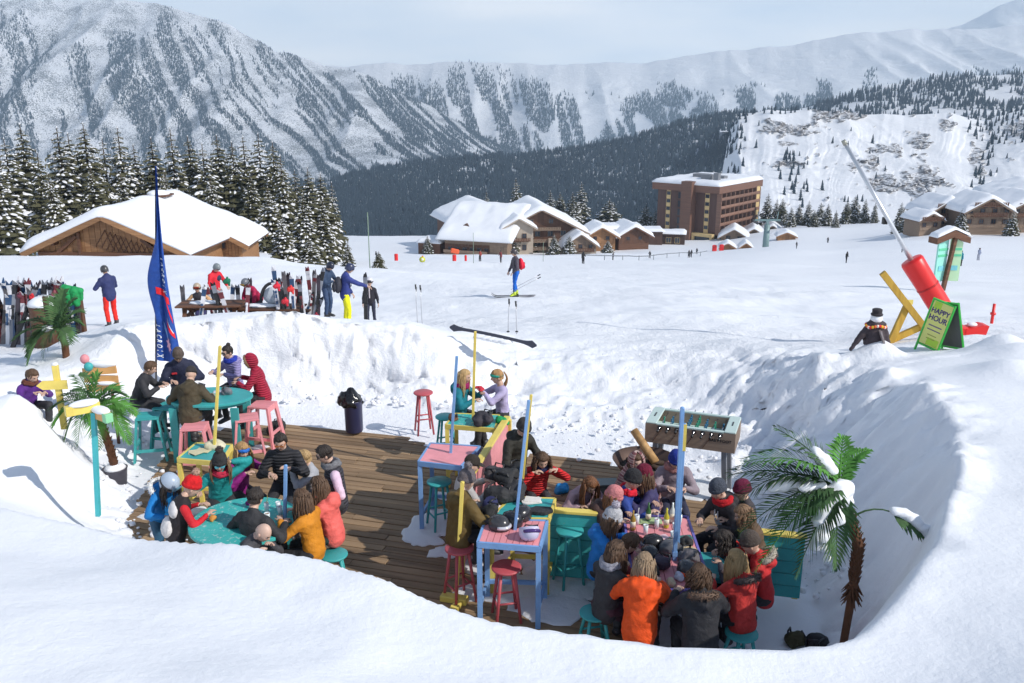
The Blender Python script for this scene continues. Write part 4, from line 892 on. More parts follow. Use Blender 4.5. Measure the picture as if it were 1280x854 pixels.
def hand_geo(b, wrist, d, palmn, side, curl=.5, mi=0, s=1.0, glove=False):
    """palm, four fingers of unequal length with knuckle bends, and a thumb from the side of the palm"""
    d = Vector(d).normalized(); n = Vector(palmn); n = (n - d * n.dot(d)).normalized(); w = d.cross(n) * side; g = 1.35 if glove else 1.0
    W = Vector(wrist); pc = W + d * .045 * s
    b.tube([W - d * .012, W + d * .02 * s, W + d * .055 * s, W + d * .088 * s, W + d * .094 * s], [.026 * s * g, .034 * s * g, .041 * s * g, .040 * s * g, .030 * s * g], 8, mi, True, True, None) if False else None
    M = Matrix((w, d, n)).transposed().to_4x4(); M.translation = pc
    b.ball((0, 0, 0), (.040 * s * g, .054 * s, .016 * s * g), 10, 7, mi, M)
    b.ball((0, -.04 * s, 0), (.028 * s, .025 * s, .019 * s), 8, 6, mi, M)
    for k, (ox, L) in enumerate(((-.030, .066), (-.010, .078), (.010, .073), (.029, .057))):
        p = pc + w * (-ox) * s * -1 + d * (.046 - abs(ox) * .15) * s; a = .25 * curl + .05 * k; pts = [p - d * .012 * s, p]; rr = .0088 * s * g
        for seg, fr in enumerate((.44, .31, .25)):
            a += curl * (.55, .75, .6)[seg]; p = p + (d * math.cos(a) + n * math.sin(a)) * L * s * fr; pts.append(p)
        b.tube(pts, [rr * 1.1, rr * 1.08, rr, rr * .92, rr * .66], 6, mi)
    tp = pc - w * .030 * s - d * .022 * s; td = (d * .62 - w * .62 + n * .35 * (1 + curl)).normalized()
    b.tube([tp, tp + td * .028 * s, tp + (td + d * .25).normalized() * .052 * s, tp + (td + d * .7).normalized() * .074 * s], [.013 * s * g, .012 * s * g, .0105 * s * g, .007 * s * g], 6, mi)
def ik(a, t, l1, l2, hint):
    a, t = Vector(a), Vector(t); d = t - a; L = d.length
    if L > (l1 + l2) * .995: t = a + d * ((l1 + l2) * .995 / L); d = t - a; L = d.length
    L = max(L, abs(l1 - l2) + .02)
    x = (l1 * l1 - l2 * l2 + L * L) / (2 * L); h = math.sqrt(max(1e-6, l1 * l1 - x * x)); n = d.normalized()
    H = Vector(hint); H = (H - n * H.dot(n))
    H = H.normalized() if H.length > 1e-4 else Vector((0, 0, -1))
    return a + n * x + H * h, t
SKIN = lambda t=0: plain([(0.56, 0.36, 0.27), (0.50, 0.30, 0.21), (0.62, 0.42, 0.33), (0.34, 0.20, 0.13)][t], .5, 0, .05, 30, .08, "skin")
M_lip = plain((0.42, 0.16, 0.14), .4, 0, 0, 10, .1, "lips"); M_eye = plain((0.03, 0.02, 0.015), .3, 0, 0, 10, .1, "iris"); M_sclera = plain((0.7, 0.68, 0.66), .4, 0, 0, 10, .05, "sclera")
M_black = plain((0.02, 0.02, 0.022), .35, 0, .1, 20, .2, "black_plastic"); M_boot = plain((0.035, 0.033, 0.035), .5, 0, .3, 12, .3, "boot_shell")
def hair_mat(c):
    key = ('hair', c)
    if key not in MATS:
        m = NT("hair"); n = m.noise(1, 5, .6, m.coord((60, 60, 5))); m.base(m.mix(n, tuple(v * .55 for v in c), tuple(min(1, v * 1.5) for v in c))); m.rough(.6); m.bump(n, .9, .012); MATS[key] = m.m
    return MATS[key]
BROWN, DARK, BLOND, AUBURN, GREY = (.10, .055, .03), (.028, .02, .016), (.42, .28, .13), (.20, .085, .035), (.25, .23, .21)
LBROWN = (.20, .12, .06)
def hair(o, T, c, style, rg, hs=1.0, par='hair'):
    b = MB(); m = hair_mat(c); H = lambda p: T @ (Vector(p) * hs)
    if style in ('short', 'long', 'bun', 'curly', 'tail', 'shortback'):
        nu, nv = 26, 14; vs = []; keep = []
        for j in range(nv + 1):
            th = PI * .62 * j / nv
            for i in range(nu):
                ph = 2 * PI * i / nu; dx, dy, dz = math.sin(th) * math.sin(ph), math.sin(th) * math.cos(ph), math.cos(th)
                k = 1.08 + (.07 if style == 'curly' else .02) * rg.uniform(-1, 1) + (.04 if dz > .5 else 0); front = dy > .2 and dz < .52; lo = dz < -.15 and dy > -.1
                sh = 1.0 if not (front or lo) else .86
                vs.append(H((dx * .077 * k * sh, dy * .097 * k * sh - .004, dz * .120 * k * (sh if lo else 1) + .002)))
        fs = [(j * nu + i, j * nu + (i + 1) % nu, j * nu + nu + (i + 1) % nu, j * nu + nu + i) for j in range(nv) for i in range(nu)]
        b.add(vs, fs, 0, True)
    if style in ('long', 'curly', 'tail', 'bun', 'shortback', 'short'):
        for k in range(110):   # strands lying on the scalp
            a = rg.uniform(.55, 2 * PI - .55) if k % 4 else rg.uniform(-.55, .55); e = 1.55 if abs(math.atan2(math.sin(a), math.cos(a))) > 1.0 else .95; st_ = rg.uniform(.05, .7); pts = []
            for q_ in range(6):
                th = st_ + (e - st_) * q_ / 5; aa = a + .12 * math.sin(th * 5 + k); f_ = 1.105 + .02 * math.sin(k)
                pts.append(H((math.sin(th) * math.sin(aa) * .079 * f_, math.sin(th) * math.cos(aa) * .098 * f_ - .004, math.cos(th) * .121 * f_)))
            b.tube(pts, [.003, .007, .0085, .0085, .007, .003], 4, 0, True)
    if style in ('long', 'locks', 'curly', 'tail', 'bun'):
        n = 120 if style != 'curly' else 170
        L0 = {'long': .34, 'locks': .30, 'curly': .17, 'tail': .26, 'bun': 0}[style]
        if style == 'bun': b.ball(H((0, -.06, .13)), (.042, .042, .036), 10, 8, 0, None, .06)
        else:
            for k in range(n):
                if style == 'tail': a = PI + rg.uniform(-.3, .3); st = H((rg.uniform(-.015, .015), -.10, .055)); 
                else: a = PI + rg.uniform(-1, 1) * 1.95; st = H((math.sin(a) * .078, math.cos(a) * .098, rg.uniform(-.01, .07)))
                L = L0 * rg.uniform(.75, 1.1); out = T.to_3x3() @ Vector((math.sin(a), math.cos(a), 0)); out.z = 0
                if out.length > .01: out.normalize()
                pts = []; rs = []; w = rg.uniform(-.02, .02); cz = rg.uniform(0, 6); am = .016 if style == 'curly' else .005
                for s_ in range(7):
                    t = s_ / 6; p = st + out * (.018 + .03 * math.sin(t * 2.6)) + Vector((w * t, 0, 0)) + Vector((math.sin(cz + t * 9) * am, math.cos(cz + t * 8) * am, -L * t)); 
                    if style == 'tail': p = st + out * (.03 + .10 * t * (1 - t) * 2) + Vector((w * 1.5 * t + math.sin(cz + t * 7) * .008, 0, -L * t))
                    pts.append(p); rs.append((.0085 if style != 'curly' else .0068) * (1 - .75 * t ** 2) * rg.uniform(.85, 1.15))
                b.tube(pts, rs, 4, 0, True)
    if style == 'short' or style == 'shortback':
        for k in range(46):
            a = rg.uniform(0, 2 * PI); r = rg.uniform(0, .8); st = Vector((math.sin(a) * .072 * r, math.cos(a) * .09 * r + .0, .118 * math.sqrt(1 - r * r) + .006)); 
            b.tube([H(st), H(st + Vector((rg.uniform(-.02, .02), rg.uniform(0, .04), rg.uniform(.005, .02))))], [.014, .004], 5, 0)
    if b.v: r = b.build(par, m, o); return r
def beanie(o, T, c, pom=None, cuff=True, hs=1.0, knit=True, logo=None):
    b = MB(); n = 28; prof = [(.094, -.006), (.102, .01), (.104, .035)] if cuff else [(.096, 0), (.099, .03)]
    prof += [(.100, .045), (.098, .07), (.090, .10), (.072, .128), (.045, .148), (.015, .158), (.0, .159)]
    M = T @ Matrix.Translation((0, -.006, .018)) @ Matrix.Rotation(R(8), 4, 'X')
    b.lathe([(r * hs, z * hs) for r, z in prof], n, 0, (0, 0, 0), M, .90, 1.10, True, (lambda a, i: 1 + .02 * math.cos(a * 14)) if knit else None)
    q = b.build("beanie", fabric(c, 0, .95, scale=3), o)
    if cuff: r = MB(); r.lathe([(.100 * hs, -.008), (.109 * hs, 0), (.110 * hs, .03), (.102 * hs, .040)], n, 0, (0, 0, 0), M, .90, 1.10, True, lambda a, i: 1 + .012 * math.cos(a * 28)); r.build("cuff", fabric(tuple(v * .9 for v in c), 0, .95, scale=3), q)
    if pom:
        r = MB(); r.ball(M @ Vector((0, 0, .185 * hs)), .046 * hs, 14, 10, 0, None, .16, 3)
        for k in range(70):
            a, z = random.uniform(0, 6.28), random.uniform(-1, 1); d = Vector((math.cos(a) * math.sqrt(1 - z * z), math.sin(a) * math.sqrt(1 - z * z), z)); p = M @ Vector((0, 0, .185 * hs))
            r.tube([p + d * .035, p + d * .060], [.007, .001], 4)
        r.build("pompom", fabric(pom, 0, .95, scale=4), q)
    return q
def helmet(o, T, c, gog=None, hs=1.0, c2=None, vents=True, on_face=False):
    b = MB(); M = T @ Matrix.Translation((0, -.008, .014)); n = 30
    prof = [(.110, -.062), (.118, -.05), (.123, 0), (.120, .05), (.104, .095), (.070, .130), (.03, .146), (0, .149)]
    nu = n; vs = []
    for i, (r, z) in enumerate(prof):
        for k in range(n):
            a = 2 * PI * k / n; fr = math.sin(a)
            zz = z + (.078 if (z < 0 and fr > .55) else (.035 if z < 0 and fr > .3 else 0)) * (1 if z < -.04 else 0)
            vs.append((math.cos(a) * r * .88 * hs, math.sin(a) * r * 1.08 * hs, zz * hs))
    fs = [(i * n + k, i * n + (k + 1) % n, i * n + n + (k + 1) % n, i * n + n + k) for i in range(len(prof) - 1) for k in range(n)]; b.add(vs, fs, 0, True, M)
    q = b.build("helmet", plain(c, .3, 0, .03, 8, .1, "helmet_shell"), o)
    r = MB()
    for s in (-1, 0, 1):
        for k in range(2): r.box((s * .042, -.02 + .06 * k - .02, .134 - abs(s) * .016 - .008 * k), (.010, .034, .008), 0, 0, M)
    r.build("vent", M_black, q)
    r = MB(); r.lathe([(.1215, -.004), (.1265, 0), (.1265, .028), (.1215, .032)], n, 0, (0, 0, 0), M, .885, 1.085); 
    if gog or on_face: r.build("goggle_strap", fabric(c2 or (.04, .04, .045)), q)
    if gog:
        zc = .010 if on_face else .062; yc = .098 if on_face else .118; r = MB()
        for k in range(9):
            a = (k - 4) / 4 * 1.05; 
        vs = []; N = 12
        for k in range(N + 1):
            a = (k / N - .5) * 2.0; x = math.sin(a) * .088; y = math.cos(a) * .03 + yc - .016; hh = .034 - .008 * abs(a) ** 2
            vs += [(x * hs, y * hs, (zc - hh) * hs), (x * 1.02 * hs, (y + .010) * hs, (zc - hh * .8) * hs), (x * 1.02 * hs, (y + .010) * hs, (zc + hh * .8) * hs), (x * hs, y * hs, (zc + hh) * hs)]
        fs = [(k * 4 + j, k * 4 + 4 + j, k * 4 + 5 + j, k * 4 + j + 1) for k in range(N) for j in range(3)]; mi = None
        r.add(vs, fs, 0, True, T); g = r.build("goggles", plain(gog, .12, .3, 0, 5, .1, "goggle_lens"), q)
        sd_ = g.modifiers.new('s', 'SOLIDIFY'); sd_.thickness = .02; sd_.offset = -1
    return q
def shades(o, T, c=(0.02, .02, .02), hs=1.0, up=0.0):
    b = MB()
    for s in (-1, 1):
        b.box((s * .033, .099 + up * -.01, .013 + up), (.050, .008, .034), 0, 0, T, .003); b.bar(T @ Vector((s * .06, .097 - up * .1, .018 + up)), T @ Vector((s * .082, -.01, .012 + up * .6)), .006, .006)
    b.box((0, .102, .020 + up), (.02, .006, .007), 0, 0, T); return b.build("sunglasses", plain(c, .1, 0, 0, 5, .1, "lens"), o)
def headband(o, T, c, hs=1.0):
    b = MB(); M = T @ Matrix.Translation((0, 0, .03)) @ Matrix.Rotation(R(14), 4, 'X'); b.lathe([(.088, -.022), (.102, -.016), (.104, .016), (.09, .024)], 26, 0, (0, 0, 0), M, .87, 1.08); return b.build("headband", fabric(c, 0, .9, scale=2), o)
def scarf(o, nb, ax, c, r=.095, th=.038, hang=False, front=None):
    b = MB(); pts = []
    for k in range(19):
        a = 2 * PI * k / 18; pts.append(nb + Vector((math.cos(a) * r * 1.05, math.sin(a) * r * .95 + .01, .035 + .014 * math.sin(2 * a + 1) + (.018 if math.sin(a) > 0 else 0) * -1)))
    b.tube(pts, [th * (1 + .18 * math.sin(k * 2.1)) for k in range(19)], 9, 0, True)
    b.tube([p + Vector((0, .004, .028)) for p in pts], [th * .8 * (1 + .18 * math.sin(k * 1.7 + 2)) for k in range(19)], 9, 0, True)
    if hang: b.tube([nb + Vector((.03, r + .01, .02)), nb + Vector((.045, r + .05, -.12)), nb + Vector((.05, r + .045, -.30))], [.03, .038, .032], 8, 0, True, True, .4)
    return b.build("scarf", fabric(c, 0, .95, scale=2.5), o)
def fur_ring(o, p, ax, c, r=.13, th=.035, arc=(0, 2 * PI), name="fur_trim", tilt=0.0):
    b = MB(); rg = random.Random(5); N = 26; M = Matrix.Translation(p) @ Matrix.Rotation(tilt, 4, 'X'); pts = []
    for k in range(N + 1):
        a = arc[0] + (arc[1] - arc[0]) * k / N; pts.append(M @ Vector((math.cos(a) * r, math.sin(a) * r * .9, 0)))
    b.tube(pts, [th * .75 * rg.uniform(.85, 1.15) for _ in pts], 7, 0, True)
    for k in range(260):
        q = pts[rg.randrange(N + 1)]; d = Vector((rg.uniform(-1, 1), rg.uniform(-1, 1), rg.uniform(-1, 1))).normalized(); b.tube([q + d * th * .5, q + d * th * rg.uniform(1.1, 1.6)], [.009, .001], 3, 0)
    return b.build(name, hair_mat(c), o)
def backpack(o, P, Rl, c, s=1.0):
    b = MB(); M = Matrix.Translation(P) @ Rl
    for (cx, cy, cz, dx, dy, dz) in ((0, -.21, .24, .30, .17, .42), (0, -.31, .18, .24, .08, .26)): b.ball((cx, cy, cz), (dx * .58, dy * .62, dz * .56), 14, 10, 0, M, .03, 2)
    q = b.build("backpack", fabric(c, 0, .7), o); r = MB()
    for sd_ in (-1, 1): r.tube([M @ Vector(v) for v in ((sd_ * .10, -.13, .44), (sd_ * .12, -.02, .50), (sd_ * .13, .12, .40), (sd_ * .14, .13, .25), (sd_ * .15, -.04, .10))], .02, 6, 0, True, True, .5)
    r.build("strap", M_black, q); r = MB(); r.box((0, -.37, .20), (.02, .01, .20), 0, 0, M); r.box((0, -.365, .12), (.16, .01, .008), 0, 0, M); r.build("zip", M_black, q); return q

def person(loc, face, label, jacket, pants=(.03, .03, .035), pose='sit', seat=.74, H=1.72, lean=.12, hp=0.0, hy=0.0, hl=(-.17, .36, None), hr=(.17, .36, None), tz=1.0, group=None, skin=0,
           hairc=BROWN, style='short', hat=None, vox=.021, quilt=0, gloves=None, hood=None, fur=None, scarfc=None, glasses=None, extra=None, puff=1.0, sleeve=None, boots=(.04, .04, .045), floor=0.0, foot=None, collar=True,
           jl=0.0, cat="person", child=False, feet=None, curl=.55, yaw_t=0.0, roll=0.0):
    """face: direction looked at, degrees from +x; hand targets are local: x right, y forward, z up (None: resting at tz)"""
    rg = random.Random(int(abs(loc[0] * 131 + loc[1] * 977)) + len(label)); s = H / 1.75; hs = 1.0 if not child else .96
    o = empty("person", tuple(loc), R(face - 90), label, cat, group)
    ph = seat + .095 * s if pose == 'sit' else (.93 * s if pose == 'stand' else seat)
    Pv = Vector((0, 0, ph)); Rl = Matrix.Rotation(-lean, 4, 'X') @ Matrix.Rotation(roll, 4, 'Y') @ Matrix.Rotation(yaw_t, 4, 'Z'); up = lambda v: Pv + (Rl @ Vector(v))
    chest = up((0, 0, .30 * s)); nb = up((0, .0, .485 * s)); 
    Th = Matrix.Translation(nb) @ Matrix.Rotation(-(lean * .55 + hp), 4, 'X') @ Matrix.Rotation(hy, 4, 'Z')
    T = Th @ Matrix.Translation((0, .022, .185 * (.35 + .65 * s)))
    S = [up((sx * .163 * s, 0, .428 * s)) for sx in (-1, 1)]
    elbows = []; wr = []
    for i, (sx, tg) in enumerate(((-1, hl), (1, hr))):
        t = Vector((tg[0] * s, tg[1] * s, (tg[2] if tg[2] is not None else tz + .045)))
        hint = Vector(tg[3]) if len(tg) > 3 else Vector((sx * .75, -.25, -.75))
        e, w = ik(S[i], t, .285 * s, .25 * s, hint); elbows.append(e); wr.append(w)
    hips = [Pv + Vector((sx * .095 * s, 0, 0)) for sx in (-1, 1)]; knees = []; ank = []
    for i, sx in enumerate((-1, 1)):
        if pose == 'sit':
            f = foot if foot is not None else .06 + max(0, seat - .50) ; a = Vector((sx * .12 * s, .30 * s + .06, floor + f + .03)); k, a = ik(hips[i], a, .43 * s, .42 * s, (sx * .1, .8, .9))
        elif pose == 'stand':
            fx, fy = (feet[i] if feet else (sx * .12 * s, .03 * sx)); k, a = ik(hips[i], (fx, fy, .09 * s), .43 * s, .42 * s, (sx * .1, 1, 0))
        else:
            k, a = ik(hips[i], (sx * .13, -.30 * s, .09), .43 * s, .42 * s, (sx * .2, 1, -.2))
        knees.append(k); ank.append(a)
    # body: head, neck, limbs and hands
    b = MB(); head_geo(b, T, 0, 1, 2, 3, hs=hs)
    b.tube([nb + Vector((0, 0, -.05)), nb + Vector((0, .005, .05)), T @ Vector((0, -.015, -.05))], [.062 * s, .054 * s, .052 * s], 12, 0)
    b.tube([Pv, chest, nb], [.07 * s, .07 * s, .05 * s], 10, 0)
    for i, sx in enumerate((-1, 1)):
        fd = (wr[i] - elbows[i]).normalized(); b.tube([S[i], elbows[i], wr[i] + fd * .02], [.045 * s, .036 * s, .024 * s], 8, 0)
        pn = Vector((0, 0, -1)) if abs(fd.z) < .8 else Vector((-sx, 0, 0)); hd = (fd + Vector((0, .0, -.0))).normalized()
        if tz and abs(wr[i].z - tz) < .12 and pose == 'sit': hd = Vector((fd.x, fd.y, fd.z * .25)).normalized()
        hand_geo(b, wr[i] + fd * .012, hd, pn, sx, curl, 4 if gloves else 0, s * .98, bool(gloves))
        b.tube([hips[i], knees[i], ank[i]], [.07 * s, .05 * s, .035 * s], 8, 0)
    b.build("body", [SKIN(skin), M_lip, M_eye if hairc != BLOND else plain((.09, .12, .16), .3, 0, 0), M_sclera, fabric(gloves) if gloves else M_eye], o)
    # jacket
    W = (1, 0, 0); p = puff; sh = up((0, 0, .40 * s)); Wd = Rl @ Vector(W)
    caps = [(Pv + Vector((0, 0, -.02 - jl)), up((0, 0, .22 * s)), .172 * s * p, .160 * s * p, .74, Wd), (up((0, 0, .20 * s)), up((0, -.005, .37 * s)), .165 * s * p, .175 * s * p, .68, Wd), (up((-.10 * s, 0, .425 * s)), up((.10 * s, 0, .425 * s)), .082 * s, .082 * s)]
    if collar: caps.append((nb + Vector((0, -.01, -.05)), nb + (Rl @ Vector((0, -.006, .045 * s))), .078 * s, .070 * s))
    if hood is None or hood == 'down': 
        if hood == 'down': caps += [(up((-.07, -.10, .47 * s)), up((.07, -.10, .47 * s)), .066, .066), (up((0, -.12, .42 * s)), up((0, -.10, .50 * s)), .075, .055)]
    if not sleeve:
        for i in range(2):
            fd = (wr[i] - elbows[i]).normalized(); caps += [(S[i], elbows[i], .070 * s * p, .057 * s * p), (elbows[i], wr[i] - fd * .015, .058 * s * p, .043 * s * p)]
    jm = remesh_caps(caps, vox, 3, rg.randrange(99), .007 if quilt else .008, 8)
    jm.materials.append(fabric(jacket, quilt)); jo = bpy.data.objects.new("jacket", jm); link(jo, o)
    if sleeve:
        caps = []
        for i in range(2):
            fd = (wr[i] - elbows[i]).normalized(); caps = [(S[i], elbows[i], .062 * s, .050 * s), (elbows[i], wr[i] - fd * .01, .048 * s, .036 * s)]
            sm_ = remesh_caps(caps, vox, 3, rg.randrange(99), .005, 9); sm_.materials.append(fabric(sleeve)); link(bpy.data.objects.new("sleeve", sm_), o)
    if hood == 'up':
        b = MB(); n = 24; vs = []; Mh = T @ Matrix.Translation((0, -.012, .005)); rings = 12
        for j in range(rings + 1):
            th = PI * (.02 + .80 * j / rings)
            for k in range(n + 1):
                ph = R(42) + (2 * PI - R(84)) * k / n; rr = 1.0 + .03 * math.sin(k * 2.1 + j)
                vs.append((math.sin(th) * math.sin(ph) * .102 * rr, math.sin(th) * math.cos(ph) * .128 * rr, math.cos(th) * .148 + (.0)))
        fs = [(j * (n + 1) + k, j * (n + 1) + k + 1, (j + 1) * (n + 1) + k + 1, (j + 1) * (n + 1) + k) for j in range(rings) for k in range(n)]
        b.add(vs, fs, 0, True, Mh); ho = b.build("hood", fabric(jacket, quilt), o); md = ho.modifiers.new('s', 'SOLIDIFY'); md.thickness = .016
    if fur: 
        if hood == 'up': fur_ring(o, T @ Vector((0, .05, .01)), None, fur, .112, .028, (0, 2 * PI), tilt=R(90) - lean - hp)
        else: fur_ring(o, up((0, -.075, .50 * s)), None, fur, .125, .042, (PI * .92, PI * 2.08), tilt=-lean - .35)
    # trousers and footwear
    caps = [(Pv + Vector((-.05 * s, 0, .0)), Pv + Vector((.05 * s, 0, .0)), .105 * s, .105 * s)]
    for i in range(2): caps += [(hips[i] + Vector((0, 0, -.02)), knees[i], .090 * s, .068 * s), (knees[i], ank[i] + Vector((0, 0, .03)), .066 * s, .058 * s)]
    tm = remesh_caps(caps, vox * 1.15, 3, rg.randrange(99), .006, 8); tm.materials.append(fabric(pants)); link(bpy.data.objects.new("trousers", tm), o)
    for i, sx in enumerate((-1, 1)):
        q = MB(); a = ank[i]; fy = Vector((sx * .12, 1, 0)).normalized()
        q.tube([a + Vector((0, -.01, .10)), a + Vector((0, 0, .02)), a + Vector((0, .0, -.05))], [.062 * s, .060 * s, .058 * s], 10, 0); q.tube([a - fy * .06 + Vector((0, 0, -.045)), a + fy * .05 + Vector((0, 0, -.04)), a + fy * .14 + Vector((0, 0, -.052)), a + fy * .19 + Vector((0, 0, -.058))], [.050 * s, .056 * s, .048 * s, .030 * s], 10, 0, True, True, .8)
        q.build("boot", plain(boots, .5, 0, .2, 12, .3, "boot_shell"), o)
    # head wear
    if hat is None or hat[0] in ('headband',): 
        if style: hair(o, T, hairc, style, rg, hs)
    elif style in ('long', 'curly', 'tail', 'locks'): hair(o, T, hairc, 'locks', rg, hs)
    if hat:
        k = hat[0]
        if k == 'beanie': beanie(o, T, hat[1], hat[2] if len(hat) > 2 else None)
        elif k == 'helmet': helmet(o, T, hat[1], hat[2] if len(hat) > 2 else None, on_face=len(hat) > 3 and hat[3] == 'face')
        elif k == 'headband': headband(o, T, hat[1])
        elif k == 'cap':
            q = MB(); M = T @ Matrix.Translation((0, -.004, .03)); q.lathe([(.096, 0), (.098, .03), (.088, .07), (.06, .10), (.02, .115), (0, .116)], 22, 0, (0, 0, 0), M, .88, 1.06)
            q.add([M @ Vector(v) for v in ((-.07, .07, .006), (-.05, .15, -.006), (0, .175, -.01), (.05, .15, -.006), (.07, .07, .006), (-.07, .07, .016), (-.05, .15, .004), (0, .175, .0), (.05, .15, .004), (.07, .07, .016))], [(0, 1, 2, 3, 4), (9, 8, 7, 6, 5), (0, 5, 6, 1), (1, 6, 7, 2), (2, 7, 8, 3), (3, 8, 9, 4)])
            q.build("cap", fabric(hat[1], 0, .9), o)
    if glasses: shades(o, T, glasses if glasses is not True else (.02, .02, .02))
    if scarfc: scarf(o, nb, None, scarfc, .088 * s + .01, .036)
    if extra: extra(o, T, Pv, Rl, nb, wr, s)
    return o
# ------------------------------------------------------------------ the sunken terrace
C = dict(pink=srgb(232, 150, 156), teal=srgb(62, 168, 168), yellow=srgb(232, 208, 104), blue=srgb(122, 164, 214), orange=srgb(224, 168, 104))
P_pink, P_teal, P_yel, P_blue, P_or = (paint(C[k], .35) for k in ('pink', 'teal', 'yellow', 'blue', 'orange'))
P_tealw = paint(srgb(60, 178, 172), .9, under=(.62, .68, .66)); P_red = paint(srgb(190, 84, 92), .35)
deckpoly = [onz(345, 529), onz(500, 545), onz(565, 566), onz(690, 569), onz(760, 579), onz(880, 604), Vector((2.95, 11.2, 0)), Vector((2.0, 9.6, 0)), Vector((1.35, 9.0, 0)), Vector((1.1, 7.6, 0)), Vector((-1.4, 7.7, 0)), Vector((-4.4, 8.9, 0)), Vector((-5.55, 11.2, 0)), Vector((-6.1, 14.9, 0)), Vector((-4.4, 15.35, 0))]
def inpoly(x, y):
    c = False; n = len(deckpoly)
    for i in range(n):
        a, b = deckpoly[i], deckpoly[(i + 1) % n]
        if (a.y > y) != (b.y > y) and x < (b.x - a.x) * (y - a.y) / (b.y - a.y) + a.x: c = not c
    return c
M_plank = wood(srgb(96, 76, 56), srgb(164, 136, 104), 2.2, 0, .8, .8, .22)
deck = empty("terrace_deck", (0, 0, 0)); deck["kind"] = 'structure'
ang = R(-15.0); dx_, dy_ = math.cos(ang), math.sin(ang); PW = .150
plank_me = {}
def plank_mesh(L):
    k = round(L * 2) / 2
    if k not in plank_me:
        b = MB(); b.box((0, 0, 0), (k, PW - .016, .035), bev=.006); plank_me[k] = b.mesh("plank", M_plank)
    return plank_me[k], k
rg = random.Random(12)
for r in range(-40, 60):
    oy = 11.5 + r * PW / math.cos(ang); run = None; s = -9.0
    while s < 6:
        x, y = s * dx_, oy + s * dy_ ; ins = inpoly(x, y)
        if ins and run is None: run = s
        if not ins and run is not None or (ins and s > 5.9):
            a = run
            while s - a > .3:
                L = min(rg.choice([2.5, 3.0, 3.5, 4.0]), s - a)
                if s - a - L < .7: L = s - a
                L = min(L, 5.0); me, k = plank_mesh(L); o = bpy.data.objects.new("plank", me); link(o, deck)
                m = a + L / 2; o.location = (m * dx_, oy + m * dy_, -.0175 + rg.uniform(-.004, .004)); o.rotation_euler = (0, rg.uniform(-.002, .002), ang + rg.uniform(-.002, .002)); o.scale = ((L - .006) / k, 1, 1); a += L
            run = None
        s += .1
_c = sum(deckpoly, Vector()) / len(deckpoly); q = MB(); q.prism([tuple((_c + (v - _c) * .965)[:2]) for v in deckpoly], -.078, -.05, 'z'); o = q.build("joist_base", plain((.03, .025, .02), .9), deck)
# patches of trodden snow lying on the boards
def patch(cx, cy, rx, ry, seed, th=.03):
    nu = 40; b = MB(); rings = [1, .97, .85, .6, .3]; vs = []; k_ = 0
    for j, rr in enumerate(rings):
        for i in range(nu):
            a = 2 * PI * i / nu; w = 1 + .32 * float(vnoise(math.cos(a) * 1.8 + seed, math.sin(a) * 1.8, 0, 4)) + .16 * float(vnoise(math.cos(a) * 5 + seed, math.sin(a) * 5, 0, 5))
            x, y = math.cos(a) * rx * rr * w, math.sin(a) * ry * rr * w; z = (0 if j == 0 else th * (0.35 + .65 * (1 - rr)) * (1 + .5 * float(vnoise(x * 5 + seed, y * 5, 0, 8))))
            vs.append((cx + x, cy + y, z))
    vs.append((cx, cy, th)); fs = [(j * nu + i, j * nu + (i + 1) % nu, (j + 1) * nu + (i + 1) % nu, (j + 1) * nu + i) for j in range(4) for i in range(nu)] + [(4 * nu + i, 4 * nu + (i + 1) % nu, 5 * nu) for i in range(nu)]
    b.add(vs, fs, 0, True); return b
M_dirty = snow_mat("trodden_snow", (.74, .75, .77), dirt=.75, lump=1.5)
allp = MB(); allp.k = 1
for i, (px, py, rx, ry) in enumerate([(545, 655, .35, .45), (530, 672, .3, .3), (620, 705, .42, .30), (655, 735, .5, .32), (600, 742, .3, .22), (690, 715, .35, .5), (705, 690, .3, .5), (720, 735, .3, .4), (270, 575, .5, .3), (200, 560, .6, .45), (300, 560, .4, .2), (690, 760, .5, .3), (560, 690, .25, .18),
        (610, 640, .3, .4), (870, 612, .5, .35), (215, 640, .4, .3), (940, 640, .5, .5), (560, 620, .25, .15), (930, 760, .8, .7), (770, 700, .3, .3)]):
    p = onz(px, py)
    if not inpoly(p.x, p.y): continue
    b = patch(p.x, p.y, rx, ry, i * 7.3, .035); allp.add(b.v, b.f, 0, True)
o = allp.build("trodden_snow", M_dirty); tag(o, kind='stuff')
M_crumb = snow_mat("snow_crumbs", (.84, .85, .88)); cb = MB(); cb.k = 1; rg = random.Random(4)
for _ in range(900):   # crumbs and lumps at the foot of the walls
    a = rg.uniform(0, 2 * PI); t = rg.gauss(.1, .16); rf = np.interp(a, _A, _RF); rr = np.interp(a, _A, _RR); r = rf + (rr - rf) * t; x, y = PC[0] + math.cos(a) * r, PC[1] + math.sin(a) * r
    if y < 9.5 and math.sin(a) < -.3: continue
    s_ = rg.choice([.012, .018, .025, .05]); cb.ball((x, y, max(0, gz(x, y) if False else float(height([x], [y])[0])) + s_ * .4), (s_, s_ * .9, s_ * .7), 6, 4, nz=.2, seed=_)
o = cb.build("snow_lumps", M_crumb); tag(o, kind='stuff')

